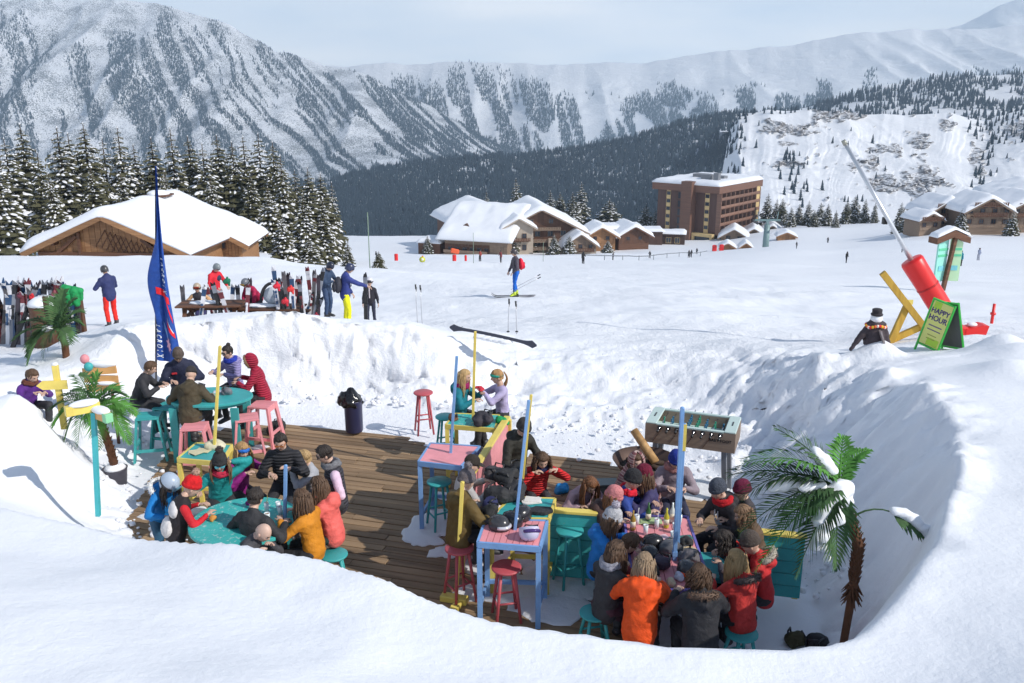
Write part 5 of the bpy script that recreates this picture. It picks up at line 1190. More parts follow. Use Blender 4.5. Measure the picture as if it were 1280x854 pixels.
def quadtable(name, label, ptop, z, m_top, m_frame, slats=0, cat="table", th=.035, lw=.05, legs=True, floor=0.0, low_rail=.22, corners=None, axis=0):
    """ptop: four corners (world xy) front-left, front-right, back-right, back-left"""
    c = [Vector((p.x, p.y, 0)) for p in ptop]; ctr = sum(c, Vector()) / 4; o = empty(name, (ctr.x, ctr.y, floor), 0, label, cat); z -= floor
    L = [p - ctr for p in c]
    def lerp(u, v): return (L[0] * (1 - u) + L[1] * u) * (1 - v) + (L[3] * (1 - u) + L[2] * u) * v
    n = slats or 1
    for k in range(n):
        g = .004 if slats else 0; u0, u1 = (k / n, (k + 1) / n)
        pts = [lerp(.02 + .96 * u0 + g, .03), lerp(.02 + .96 * u1 - g, .03), lerp(.02 + .96 * u1 - g, .97), lerp(.02 + .96 * u0 + g, .97)] if axis == 0 else [lerp(.03, .02 + .96 * u0 + g), lerp(.97, .02 + .96 * u0 + g), lerp(.97, .02 + .96 * u1 - g), lerp(.03, .02 + .96 * u1 - g)]
        b = MB(); b.prism([(p.x, p.y) for p in pts], z - .025, z + (.002 * (k % 2)), 'z'); b.build("slat" if slats else "tabletop", m_top, o)
    for a, b2 in ((0, 1), (1, 2), (2, 3), (3, 0)):
        q = MB(); q.bar(L[a] + Vector((0, 0, z - .028)), L[b2] + Vector((0, 0, z - .028)), .03, .07); q.build("edge_rail", m_frame, o)
    if legs:
        for k in range(4):
            p = L[k] * .95; q = MB(); q.box((p.x, p.y, (z - .07) / 2), (lw, lw, z - .07), 0); q.build("leg", m_frame, o)
        if low_rail:
            for a, b2 in ((1, 2), (3, 0), (2, 3)): q = MB(); q.bar(L[a] * .95 + Vector((0, 0, low_rail)), L[b2] * .95 + Vector((0, 0, low_rail)), .035, .05); q.build("stretcher", m_frame, o)
    return o
def V2(px, py, z): return onz(px, py, z)
quadtable("bar_table", "pink-topped bar table on blue frame with helmets, in front at the centre", [V2(597, 678, 1.05), V2(675, 684, 1.05), V2(684, 651, 1.05), V2(607, 649, 1.05)], 1.05, P_pink, P_blue, 9, lw=.06)
quadtable("bar_table", "teal-topped bar table with yellow frame directly behind the pink helmet table", [V2(612, 647, 1.05), V2(686, 648, 1.05), V2(694, 623, 1.05), V2(640, 621, 1.05)], 1.045, P_teal, P_yel, 8, lw=.06, axis=1)
quadtable("bar_table", "pink-topped blue-framed bar table beside the pink partition", [V2(523, 577, 1.05), V2(576, 583, 1.05), V2(600, 558, 1.05), V2(538, 554, 1.05)], 1.05, P_pink, P_blue, 0, lw=.06)
quadtable("bar_table", "teal-topped bar table on yellow frame with a bag, farthest back at the centre", [V2(557, 531, 1.05), V2(619, 536, 1.05), V2(624, 519, 1.05), V2(569, 517, 1.05)], 1.05, P_tealw, P_yel, 6, lw=.06)
quadtable("bar_table", "small teal-topped yellow table with papers between pink stools", [V2(222, 573, .95), V2(276, 578, .95), V2(290, 556, .95), V2(245, 554, .95)], .95, P_teal, P_yel, 0, lw=.06)
# round teal bar table at the back left
def round_table(label, px, py, z, rx, ry, m, legr=.6, plankleg=True, n_slat=0):
    p = onz(px, py, z); o = empty("round_table", (p.x, p.y, 0), 0, label, "table"); b = MB(); b.lathe([(1, z - .045), (1.02, z - .04), (1.02, z - .006), (1.0, z)], 40, 0, sx=rx, sy=ry, sm=False); b.build("tabletop", m, o)
    b = MB(); b.lathe([(.9, z - .10), (.9, z - .046)], 30, 0, sx=rx, sy=ry, sm=False); b.build("apron", P_teal, o)
    for ax, ay in ((-1, -1), (1, -1), (-1, 1), (1, 1)): q = MB(); q.box((ax * rx * legr, ay * ry * legr, (z - .1) / 2), (.13, .05, z - .1)); q.build("leg", P_teal, o)
    return p
T1 = round_table("large oval teal bar table at the back left, ringed by pink and teal stools", 262, 495, 1.06, .70, .46, P_teal, .72)
T3 = round_table("round turquoise table with frosty worn top at the centre of the left group", 306, 650, 1.0, .64, .62, P_tealw, .6)
def chunky_stool(px, py, z, m, label, rz=0.0, slat=False, group=None):
    p = onz(px, py, z); o = empty("wooden_stool", (p.x, p.y, 0), rz, label, "stool", group); w = .19
    for k in range(4): q = MB(); q.box((0, -w + .047 + k * .0947, z), (2 * w, .088, .03), bev=.004); q.build("seat_slat", m, o)
    for sx in (-1, 1):
        q = MB(); q.box((sx * (w - .02), 0, z - .05), (.035, 2 * w - .02, .07)); q.build("apron", m, o)
        for sy in (-1, 1): q = MB(); q.bar((sx * (w - .02), sy * (w - .05), z - .02), (sx * (w + .07), sy * (w + .03), 0), .035, .085, up=(0, 1, 0)); q.build("leg", m, o)
        q = MB(); q.bar((sx * (w + .03), -w, z * .38), (sx * (w + .03), w, z * .38), .03, .05); q.build("stretcher", m, o)
    q = MB(); q.bar((-w - .05, -w - .01, z * .26), (w + .05, -w - .01, z * .26), .05, .03, up=(0, 1, 0)); q.build("stretcher", m, o); return o
def bar_stool(px, py, z, m, label, rz=0.3, group=None, loc=None, floor=0.0, r=.175):
    p = loc or onz(px, py, z + floor); o = empty("bar_stool", (p.x, p.y, floor), rz, label, "stool", group)
    b = MB(); b.lathe([(r * .93, z - .032), (r, z - .022), (r, z - .006), (r * .95, z), (0.001, z + .001)], 28); b.build("seat", m, o); h = z
    for k in range(4):
        a = PI / 4 + k * PI / 2; q = MB(); q.tube([(math.cos(a) * .11, math.sin(a) * .11, h - .03), (math.cos(a) * .205, math.sin(a) * .205, 0)], [.021, .018], 8); q.build("leg", m, o)
    for k in range(4):
        a, c = PI / 4 + k * PI / 2, PI / 4 + (k + 1) * PI / 2; zz = h * (.30 if k % 2 else .38); rr = .11 + .095 * (1 - zz / h)
        q = MB(); q.tube([(math.cos(a) * rr, math.sin(a) * rr, zz), (math.cos(c) * rr, math.sin(c) * rr, zz)], .013, 6); q.build("rung", m, o)
    return o
chunky_stool(243, 533, .76, P_pink, "chunky pink wooden stool under the man in the olive jacket", .1)
chunky_stool(308, 522, .74, P_pink, "chunky pink wooden stool with slatted seat, nearest the red hooded jacket", .35)
chunky_stool(328, 506, .76, P_pink, "chunky pink stool against the snow wall behind the red hooded person", -.2)
chunky_stool(186, 520, .74, P_teal, "chunky teal stool under the boy in black at the oval table", .2)
chunky_stool(210, 508, .72, P_teal, "teal stool partly hidden behind the left end of the oval table", -.2)
bar_stool(529, 490, .78, P_red, "tall red bar stool standing alone against the snow wall")
bar_stool(549, 601, .72, P_teal, "teal bar stool under the front of the pink and blue bar table", .5)
bar_stool(633, 708, .68, P_red, "coral-red bar stool tucked at the front of the helmet table", .2)
bar_stool(574, 684, .72, P_red, "red bar stool under the person in olive with the pompom beanie", .6)
bar_stool(712, 662, .76, P_teal, "teal bar stool against the turquoise partition", .4)
bar_stool(744, 765, .45, P_teal, "low teal stool at the lower left of the crowded right table", .2)
bar_stool(927, 790, .45, P_teal, "low teal stool under the woman in the red fur-hooded jacket", .3)
bar_stool(557, 520, .70, P_teal, "teal stool beside the woman with long blonde hair", .3)
bar_stool(415, 690, .50, P_teal, "teal stool under the coral jacket at the left group's right side", .2, loc=Vector((-2.2, 9.7, 0)))
# partitions
def partition(label, a, b, z, m, cap, n=5, th=.06, capw=.11, z0=.04):
    a, b = Vector((a[0], a[1], 0)), Vector((b[0], b[1], 0)); d = b - a; L = d.length; o = empty("partition", (a.x, a.y, 0), math.atan2(d.y, d.x), label, "partition"); h = (z - z0) / n
    for k in range(n): q = MB(); q.box((L / 2, random.uniform(-.003, .003), z0 + h * (k + .5)), (L, th, h - .008), bev=.004); q.build("plank", m, o)
    q = MB(); q.box((L / 2, 0, z + .015), (L + .04, capw, .04), bev=.005); q.build("cap_board", cap, o)
    for x in (.05, L - .05): q = MB(); q.box((x, .05, z / 2), (.07, .05, z)); q.build("post", cap, o)
    return o
a_, b_ = onz(634, 523, 1.08), onz(598, 592, 1.08)
partition("pink plank partition with yellow cap running between the bar tables", (a_.x, a_.y), (b_.x - .25, b_.y - .75), 1.08, P_pink, P_yel, 1, capw=.10)
partition("turquoise plank partition with yellow cap left of the crowded table", (.46, 9.98), (1.22, 9.86), .94, P_teal, P_yel, 5)
partition("turquoise plank partition with yellow cap behind the snowy palm at the right", (2.75, 9.62), (3.5, 9.45), .86, P_teal, P_yel, 5)
# the crowded table
quadtable("long_table", "long pink-topped table crowded with gear and drinks, right group", [Vector((1.32, 8.42, 0)), Vector((2.16, 8.40, 0)), Vector((2.22, 10.1, 0)), Vector((1.42, 10.15, 0))], .80, P_pink, paint(srgb(120, 112, 190), .3), 7, lw=.07, low_rail=.2, axis=0)
quadtable("bench_box", "turquoise plank box set against the right side of the crowded table", [Vector((2.24, 8.95, 0)), Vector((2.5, 8.93, 0)), Vector((2.5, 9.5, 0)), Vector((2.26, 9.5, 0))], .62, P_teal, P_teal, 0, cat="box")
# poles
def pole(label, base, zb, top, m, r=.020, zt=None, strap=None):
    p = onz(base[0], base[1], zb); t = ony(top[0], top[1], p.y); o = empty("pole", (p.x, p.y, zb), 0, label, "pole"); v = t - p; v.y = 0
    q = MB(); q.box((0, 0, 0), (.001, .001, .001)) if False else None; q.bar((0, 0, -min(zb, .06)), v, 2 * r, 2 * r, bev=.004); q.build("shaft", m, o)
    q = MB(); q.ball(v, (r * 1.15, r * 1.15, r * .6), 8, 5); q.build("tip", m, o)
    if strap: q = MB(); c = v * strap[0]; q.bar(c, v * strap[1], 2 * r + .012, 2 * r + .012); q.build("sleeve", strap[2], o)
    return o
pole("yellow wooden pole rising from the small yellow table with papers", (267, 562), .95, (275, 433), P_yel)
pole("pale blue pole standing at the left group's turquoise table", (355, 690), .55, (357, 582), P_blue, .02)
pole("blue pole leaning over the pink and blue bar table at the back", (563, 566), 1.05, (571, 446), P_blue)
pole("tall yellow pole on the farthest teal bar table, beside the blonde woman", (591, 524), 1.05, (594, 415), P_yel)
pole("blue pole standing in the middle of the helmet table", (643, 662), 1.05, (661, 501), P_blue, .018)
pole("yellow pole behind the backpacks next to the red jacket", (652, 606), 1.0, (664, 494), P_yel, .018)
pole("yellow-painted post at the left of the helmet table's pink stool", (570, 750), .0, (578, 603), P_yel, .024)
pole("tall pale blue pole at the centre of the crowded table", (843, 700), .80, (853, 510), P_blue, .022, strap=(.03, .06, P_blue))
pole("second blue pole with yellow tip strapped beside the tallest pale blue pole", (847, 690), .80, (856, 530), P_blue, .016, strap=(.80, 1.0, P_yel))
q = MB(); p = onz(568, 752); q.box((p.x, p.y, .04), (.34, .12, .08), -.3, bev=.008); q.box((p.x + .05, p.y - .1, .03), (.1, .3, .06), -.3); o = q.build("post_foot", P_yel); tag(o, "yellow timber foot blocks at the base of the yellow post", "block")
# bin with its black bag
p = onz(443, 537, .08); o = empty("waste_bin", (p.x, p.y, .05), 0, "dark blue waste bin with black bag against the snow wall", "bin")
q = MB(); q.lathe([(.145, 0), (.155, .02), (.165, .58), (.172, .60), (.160, .60), (.15, .1)], 28); q.build("barrel", plain(srgb(48, 50, 82), .35, 0, .05, 4), o)
q = MB(); rg = random.Random(3); q.lathe([(.176, .50), (.19, .55), (.185, .61), (.15, .66), (.10, .72), (.05, .82), (.0, .84)], 26, 0, (-.03, 0, 0), None, 1, 1, True, lambda a, i: 1 + .16 * math.sin(a * 5 + i * 1.7) + .08 * math.sin(a * 11 + i)); q.ball((-.15, -.02, .62), (.13, .10, .14), 12, 8, nz=.16, seed=5); q.build("bag", plain((.012, .012, .014), .18, 0, .8, 8), o)
# fire bowl with log
p = onz(806, 574, .78); o = empty("fire_bowl", (p.x, p.y, 0), 0, "big rusty steel fire bowl on a stand, behind the right group", "fire bowl"); M_rust = plain(srgb(96, 78, 70), .6, .5, .3, 8, .35, "rusty_steel")
q = MB(); q.lathe([(.08, .52), (.24, .58), (.38, .68), (.46, .79), (.475, .79), (.39, .665), (.25, .565), (.08, .50)], 40); q.build("bowl", M_rust, o); q = MB(); q.lathe([(.20, 0), (.16, .05), (.14, .5)], 16); q.build("stand", M_rust, o)
q = MB(); q.lathe([(.36, .672), (.2, .69), (0, .70)], 24, 0, (0, 0, 0), None, 1, 1, True, lambda a, i: 1 + .06 * math.sin(a * 7 + i)); q.build("ash", plain((.06, .055, .05), .95, 0, .8, 20, .5), o)
for k in range(7): a = k * .9; q = MB(); q.tube([(math.cos(a) * .28, math.sin(a) * .28, .72), (-math.cos(a + .4) * .1, -math.sin(a + .4) * .1, .76)], [.035, .03], 7); b2 = q.build("charred_log", plain((.05, .03, .02), .9, 0, .8, 14, .5), o)
q = MB(); q.tube([(.13, -.16, .80), (-.15, .18, 1.16)], [.065, .06], 14); q.build("log", wood(srgb(140, 104, 62), srgb(190, 150, 98), 5, 2), o)
q = MB(); p2 = onz(757, 604, .4); q.box((0, 0, .2), (.34, .22, .40), bev=.02); q.box((0, 0, .41), (.36, .24, .03)); q.box((0, -.115, .2), (.01, .01, .38)); o = q.build("gas_box", plain(srgb(92, 104, 106), .4, .3), None, (p2.x, p2.y, 0), .1); tag(o, "grey metal box standing on the deck left of the woman wrapped in a blanket", "box")
# table football
A_ = onz(807, 530, 1.12); B_ = onz(907, 543, 1.12); d = B_ - A_; L = 1.34; o = empty("football_table", (A_.x, A_.y, .22), math.atan2(d.y, d.x), "wooden table football game with pale top and metal rods on the snow", "table football")
M_ft = wood(srgb(132, 112, 96), srgb(158, 138, 120), 2, 0); M_cap = plain(srgb(188, 206, 200), .5, 0, .1, 3)
q = MB(); q.box((L / 2, .0, .77), (L, .04, .30)); q.build("side_panel", M_ft, o); q = MB(); q.box((L / 2, .66, .77), (L, .04, .30)); q.build("side_panel", M_ft, o)
for x in (.02, L - .02): q = MB(); q.box((x, .33, .77), (.04, .62, .30)); q.build("end_panel", M_ft, o)
q = MB(); q.box((L / 2, .33, .72), (L - .1, .6, .03)); q.build("pitch", plain(srgb(196, 222, 216), .4), o)
for x in (.085, L - .085): q = MB(); q.box((x, .33, .935), (.17, .70, .03), bev=.01); q.build("end_shelf", M_cap, o); q = MB(); q.box((x, .33, .954), (.02, .16, .006)); q.build("goal_slot", M_black, o)
q = MB(); q.box((L / 2, .0, .93), (L - .34, .06, .02)); q.box((L / 2, .66, .93), (L - .34, .06, .02)); q.build("rim", M_cap, o)
for k in range(8):
    x = .22 + k * (L - .44) / 7; e = random.choice([.05, .12, .18]); q = MB(); q.cyl((x, -.08 - e * .5, .88), (x, .74 + e, .88), .009); r_ = q.build("rod", plain((.6, .6, .62), .25, 1, 0), o)
    q = MB(); q.cyl((x, -.13 - e * .5, .88), (x, -.03 - e * .5, .88), .019, n=10); q.build("handle", M_black, r_)
    q = MB(); q.cyl((x, -.026, .88), (x, -.02, .88), .035, n=14); q.build("bushing", M_black, o)
    c = srgb(20, 96, 130) if k % 2 else srgb(24, 130, 100)
    for j in range((1, 2, 3, 5, 5, 3, 2, 1)[k]): q = MB(); yy = .33 + (j - ((1, 2, 3, 5, 5, 3, 2, 1)[k] - 1) / 2) * .11; q.box((x, yy, .86), (.03, .028, .09), bev=.008); q.ball((x, yy, .92), .016, 8, 6); q.build("figurine", plain(c, .4), r_)
for x in (.16, L - .16):
    for yy in (.06, .60): q = MB(); q.bar((x, yy, .63), (x + (.06 if x > .5 else -.06), yy, -.25), .12, .07); q.build("leg", plain(srgb(122, 124, 128), .6), o)
for k in range(4): q = MB(); q.bar((.12 + k * .25, -.024, .64), (.27 + k * .25, -.024, .90), .006, .006); q.build("groove_line", M_dkwood, o)
def text(s, size, m, parent, loc, rot=(R(90), 0, 0), name="lettering", ext=.002, spacing=1.0, bold=0.0):
    cu = bpy.data.curves.new("t", 'FONT'); cu.body = s; cu.size = size; cu.extrude = ext; cu.align_x = 'CENTER'; cu.align_y = 'CENTER'; cu.space_character = spacing; cu.offset = bold; cu.resolution_u = 3
    t = bpy.data.objects.new("t", cu); col.objects.link(t); me = bpy.data.meshes.new_from_object(t.evaluated_get(bpy.context.evaluated_depsgraph_get())); bpy.data.objects.remove(t)
    me.materials.clear(); me.materials.append(m); o2 = bpy.data.objects.new(name, me); link(o2, parent); o2.location = loc; o2.rotation_euler = rot; return o2
text("BABY FOOT", .062, M_black, o, (L - .22, -.024, .79), bold=.001); text("bonzini", .03, M_black, o, (L - .22, -.024, .74)) if False else None

# ------------------------------------------------------------------ palms
M_pleaf = needle_mat("palm_leaf", (.075, .23, .035), 0, 6); M_pleaf2 = needle_mat("palm_leaf_dark", (.055, .125, .04), 0, 6); M_ptrunk = plain(srgb(96, 62, 40), .95, 0, 1.0, 10, .45, "palm_trunk")
def frond(o, p0, p1, p2, ll, m, n=26, seed=0, snow=0.0, w=.016, bare=.12, lift=.25):
    p0, p1, p2 = Vector(p0), Vector(p1), Vector(p2); n = max(9, int(((p1 - p0).length + (p2 - p1).length) * 27)) if bare < .5 else n; rg = random.Random(seed); B = lambda t: p0 * (1 - t) ** 2 + p1 * 2 * t * (1 - t) + p2 * t * t; b = MB(); b.k = 1
    pts = [B(t / 10) for t in range(11)]; b.tube(pts, [.011 * (1 - t / 11) + .002 for t in range(11)], 5)
    for k in range(n):
        t = bare + (1 - bare) * k / (n - 1); p = B(t); d = (B(min(1, t + .02)) - B(max(0, t - .02))).normalized(); side = d.cross(Vector((0, 0, 1)));
        if side.length < .1: side = Vector((1, 0, 0))
        side.normalize(); up_ = side.cross(d)
        for s in (-1, 1):
            L = ll * (math.sin(PI * min(1, .16 + t * .84)) ** .6 + .12) * rg.uniform(.8, 1.1); f = .55 + .9 * t ** 2
            dr = (side * s + d * f + up_ * lift * rg.uniform(.6, 1.4)).normalized(); q1 = p + dr * L * .5; q2 = p + dr * L + Vector((0, 0, -L * rg.uniform(.08, .30))); wv = (d * .9 + up_ * .3 * s) * w * 1.35
            b.add([p - wv * .4, p + wv * .4, q1 + wv, q1 - wv, q2], [(0, 1, 2, 3), (3, 2, 4)], 0)
    fo = b.build("frond", m, o)
    if snow:
        b = MB(); N = 12
        for k in range(int(N * snow)):
            t = .25 + .65 * k / N; c = B(t); b.ball(c + Vector((0, 0, .03)), (.075 * rg.uniform(.8, 1.25), .085, .05 * rg.uniform(.6, 1.4)), 10, 7, nz=.2, seed=k)
        sb = b.build("snow_load", M_roofsnow, fo); _rm(sb, .022)
    return fo
def _rm(o, v):
    m = o.modifiers.new('r', 'REMESH'); m.mode = 'VOXEL'; m.voxel_size = v; m.use_smooth_shade = True; s = o.modifiers.new('s', 'SMOOTH'); s.iterations = 2
    me = bpy.data.meshes.new_from_object(o.evaluated_get(bpy.context.evaluated_depsgraph_get())); o.modifiers.clear(); me.name = o.data.name; o.data = me
# potted palm at the left
p = onz(146, 604, .02); o = empty("potted_palm", (p.x, p.y, 0), 0, "artificial palm with bright green fronds in a dark round pot at the deck's left edge", "palm")
q = MB(); q.lathe([(.15, 0), (.18, .26), (.19, .28), (.165, .28), (.16, .2)], 28); q.build("pot", plain(srgb(64, 62, 72), .5), o)
q = MB(); q.lathe([(.172, .27), (.12, .33), (0, .36)], 24, 0, (0, 0, 0), None, 1, 1, True, lambda a, i: 1 + .04 * math.sin(a * 3)); q.build("snow_cap", M_roofsnow, o)
q = MB(); tp = [Vector((0, 0, .3)), Vector((-.03, 0, .6)), Vector((-.10, 0, .95)), Vector((-.20, 0, 1.28))]; q.tube(tp, [.062, .06, .055, .045], 12)
for k in range(60): t = k / 60 * 2.99; i = int(t); c = tp[i].lerp(tp[i + 1], t - i); a = k * 2.4; q.tube([c + Vector((math.cos(a), math.sin(a), 0)) * .045, c + Vector((math.cos(a) * .075, math.sin(a) * .075, .05))], [.02, .006], 4)
q.build("trunk", M_ptrunk, o); cT = tp[-1]
for k, (ex, ey, ez, lf, mm) in enumerate([(-.62, -.1, -.28, 1, 0), (-.55, .2, .12, 1, 1), (-.30, .25, .45, .9, 1), (.10, .1, .50, .9, 0), (.42, 0, .30, 1, 0), (.66, -.05, -.08, 1, 0), (.58, -.2, -.50, 1, 0), (-.45, -.25, -.62, 1, 1), (.15, -.3, -.55, .9, 0), (-.15, -.35, -.50, .9, 0), (-.66, .05, -.02, 1, 1), (.35, .3, .1, 1, 1)]):
    e = cT + Vector((ex, ey, ez)); mid_ = cT + Vector((ex * .5, ey * .5, max(ez * .4, 0) + .26)); frond(o, cT, mid_, e, .28 * lf, (M_pleaf, M_pleaf2)[mm], 24, k, .0, .014)
# palm by the ski racks
p = ony(83, 452, 16.3); zb_ = gz(p.x, 16.3); o = empty("rack_palm", (p.x, 16.3, zb_), 0, "dark green artificial palm below the ski racks at the far left", "palm"); hT = ony(82, 414, 16.3).z - zb_; cT = Vector((-.05, 0, hT))
q = MB(); q.tube([(0, 0, -.3), (.02, 0, hT * .5), cT], [.07, .065, .05], 12); q.build("trunk", M_ptrunk, o)
for k, (ex, ey, ez) in enumerate([(-.85, -.1, -.15), (-.75, .1, -.55), (-.8, .2, .12), (-.35, .2, .38), (.1, .2, .75), (.35, .1, .60), (.45, .1, .35), (.25, -.2, -.2), (-.2, -.35, -.45), (-.6, -.2, -.62), (.3, .2, .1), (-.1, .2, .6)]):
    e = cT + Vector((ex, ey, ez)); frond(o, cT, cT + Vector((ex * .5, ey * .5, max(ez * .5, 0) + .22)), e, .30, M_pleaf2, 26, 40 + k, .3 if k in (1, 9) else 0, .016)
q = MB(); q.box((ony(68, 450, 17.8).x, 17.8, zb_ + .35), (.10, .05, 1.0)); o2 = q.build("support_post", M_dkwood); tag(o2, "dark thin post standing beside the palm below the ski racks", "post")
# big snowy palm at the right
pb_ = ony(1058, 800, 8.0); tpx = ony(1049, 612, 8.0); o = empty("snowy_palm", (pb_.x, 8.0, pb_.z - .5), 0, "large palm loaded with snow leaning in front of the right snow wall", "palm"); hT = tpx.z - pb_.z + .5; cT = Vector((tpx.x - pb_.x, 0, hT))
q = MB(); tp = [Vector((-.05, 0, 0)), Vector((.0, 0, hT * .45)), Vector((.01, 0, hT * .72)), cT]; q.tube(tp, [.036, .042, .055, .050], 14)
for k in range(210):
    t = 1.0 + 1.98 * k / 210; i = int(t); c = tp[i].lerp(tp[i + 1], t - i); a = k * 2.399; s_ = 1 if k > 30 else 1.6; q.tube([c + Vector((math.cos(a), math.sin(a), 0)) * .038, c + Vector((math.cos(a) * .068 * s_, math.sin(a) * .068 * s_, .06 if k > 30 else -.10))], [.016, .003], 4)
q.build("trunk", M_ptrunk, o)
for k, (m1, e, ll, sn) in enumerate([((-.30, 0, .46), (-.97, 0, .30), .32, .0), ((-.45, .15, .30), (-.92, .1, -.12), .34, .0), ((-.40, -.1, .20), (-.98, -.1, -.42), .34, .35), ((-.38, -.15, .05), (-.80, -.15, -.80), .30, 0), ((-.2, -.2, .0), (-.42, -.2, -.85), .28, .6),
        ((-.05, -.1, -.1), (.0, -.15, -.80), .26, .0), ((.02, .1, .30), (.04, .15, .50), .20, .0), ((-.15, .1, .35), (-.60, .25, .55), .30, .5), ((-.5, .2, .22), (-1.02, .3, .02), .32, 0), ((.08, .15, .30), (.34, .2, .34), .16, 0), ((-.3, -.25, .15), (-.75, -.3, -.30), .32, .0)]):
    frond(o, cT, cT + Vector(m1), cT + Vector(e), ll, M_pleaf2 if k % 3 else M_pleaf, 30, 70 + k, sn, .017)
cR = cT + Vector((.05, 0, -.42)); fo = frond(o, cR, cR + Vector((.34, -.05, .50)), cR + Vector((.86, -.1, -.10)), .20, M_pleaf2, 18, 99, 0, .018, .62, -.5)
sb = MB()
for k in range(7): t = k / 6; c = cR + Vector((.50 + .34 * t, -.07, .22 - .20 * t * t - .05 * t)); sb.ball(c, (.07 + .02 * (k % 2), .06, .045), 10, 7, nz=.2, seed=k)
sbo = sb.build("snow_load", M_roofsnow, fo); _rm(sbo, .02)
sb = MB(); rg = random.Random(8)
for (x, y, z, r) in [(0, -.05, .02, .13), (-.07, -.08, -.04, .14), (-.14, -.1, -.16, .13), (-.17, -.12, -.30, .12), (-.20, -.13, -.44, .11), (-.13, -.12, -.58, .07), (-.09, -.12, -.70, .05), (-.22, -.12, -.56, .07), (.06, -.06, -.10, .08), (.09, -.05, -.24, .05), (.08, -.05, -.36, .045), (-.04, -.12, -.26, .09), (-.30, .0, .0, .07), (-.42, .02, .03, .09), (-.54, .03, .04, .10), (-.64, .03, .02, .08)]:
    sb.ball(cT + Vector((x, y, z)), (r, r * .8, r * .85), 12, 9, nz=.16, seed=int(r * 100))
sbo = sb.build("snow_load", M_roofsnow, o); _rm(sbo, .02)

# ------------------------------------------------------------------ signposts at the left
def arrow_board(o, c, L, h, rz, m, pt=.0, th=.03, snow=True, tilt=0):
    b = MB(); M = Matrix.Translation(c) @ Matrix.Rotation(rz, 4, 'Z') @ Matrix.Rotation(tilt, 4, 'Y')
    pl = [(-L / 2, -h / 2), (L / 2, -h / 2), (L / 2 + pt, 0), (L / 2, h / 2), (-L / 2, h / 2)] if pt >= 0 else [(-L / 2, -h / 2), (L / 2, -h / 2), (L / 2, h / 2), (-L / 2, h / 2), (-L / 2 + pt, 0)]
    if pt == 0: pl = [(-L / 2, -h / 2), (L / 2, -h / 2), (L / 2, h / 2), (-L / 2, h / 2)]
    b.prism(pl, -th / 2, th / 2, 'y', 0, M); return b.build("sign_board", m, o)
p = ony(77, 512, 12.9); o = empty("arrow_signpost", (p.x, 12.9, p.z - .3), 0, "yellow wooden signpost with a cross-board pointing left beside the purple jacket", "signpost")
q = MB(); q.box((0, 0, .50), (.09, .06, 1.05), .1, bev=.006); q.build("post", P_yel, o); arrow_board(o, Vector((-.02, -.05, .72)), .36, .14, .12, P_yel, -.09)
q = MB(); q.ball((0, 0, 1.04), (.05, .04, .03), 10, 6); q.build("snow_cap", M_roofsnow, o)
p = ony(121, 632, 10.6); t = ony(117, 516, 10.6); o = empty("corner_signpost", (p.x, 10.6, p.z), 0, "turquoise signpost topped by two snow-covered yellow boards near the potted palm", "signpost"); v = Vector((t.x - p.x, 0, t.z - p.z))
q = MB(); q.bar((0, 0, -.15), v, .055, .055); q.build("post", paint(srgb(70, 184, 190), .3), o)
for rz_, dx2, L_, dz2 in ((R(38), -.10, .36, .07), (R(-36), .10, .34, -.02)):
    c = v + Vector((dx2, -.02, dz2)); arrow_board(o, c, L_, .12, rz_, P_or if dx2 > 0 else P_yel, 0, .09); q = MB(); M = Matrix.Translation(c + Vector((0, 0, .065))) @ Matrix.Rotation(rz_, 4, 'Z'); q.ball((0, 0, 0), (L_ * .52, .085, .045), 14, 8, 0, M, .04, 2); q.build("snow_cap", M_roofsnow, o)
q = MB(); q.box(v + Vector((.235, -.13, -.02)), (.09, .10, .115), R(-36), bev=.004); q.build("end_block", paint(srgb(150, 220, 170), .2), o); q = MB(); q.box(v + Vector((-.245, -.13, .07)), (.09, .10, .125), R(38), bev=.004); q.build("end_block", P_yel, o)
p = ony(131, 500, 14.2); o = empty("plank_sign", (p.x, 14.2, gz(p.x, 14.2) - .1), 0, "stack of three weathered orange planks on a thin post with snow on top", "sign")
zc = ony(131, 483, 14.2).z - o.location.z; q = MB(); q.box((.12, .05, zc * .5), (.04, .04, zc)); q.build("post", M_dkwood, o)
for k, (tl, dz2) in enumerate(((.05, 0), (-.03, .16), (.06, .31))): arrow_board(o, Vector((0, -.02 * k, zc + dz2 - .02)), .56, .125, R(3), P_or, 0, .035, tilt=-tl)
q = MB(); q.ball((.04, 0, zc + .40), (.26, .08, .07), 16, 8, nz=.04); q.build("snow_cap", M_roofsnow, o); q = MB(); q.ball((.08, -.04, zc + .07), (.17, .06, .035), 14, 6, nz=.04); q.build("snow_cap", M_roofsnow, o)
q = MB(); q.ball((-.22, -.05, zc + .50), (.075, .07, .085), 12, 9); q.build("pink_ball", P_pink, o); q = MB(); q.ball((-.15, -.10, zc + .38), (.075, .07, .08), 12, 9); q.build("teal_ball", P_teal, o)

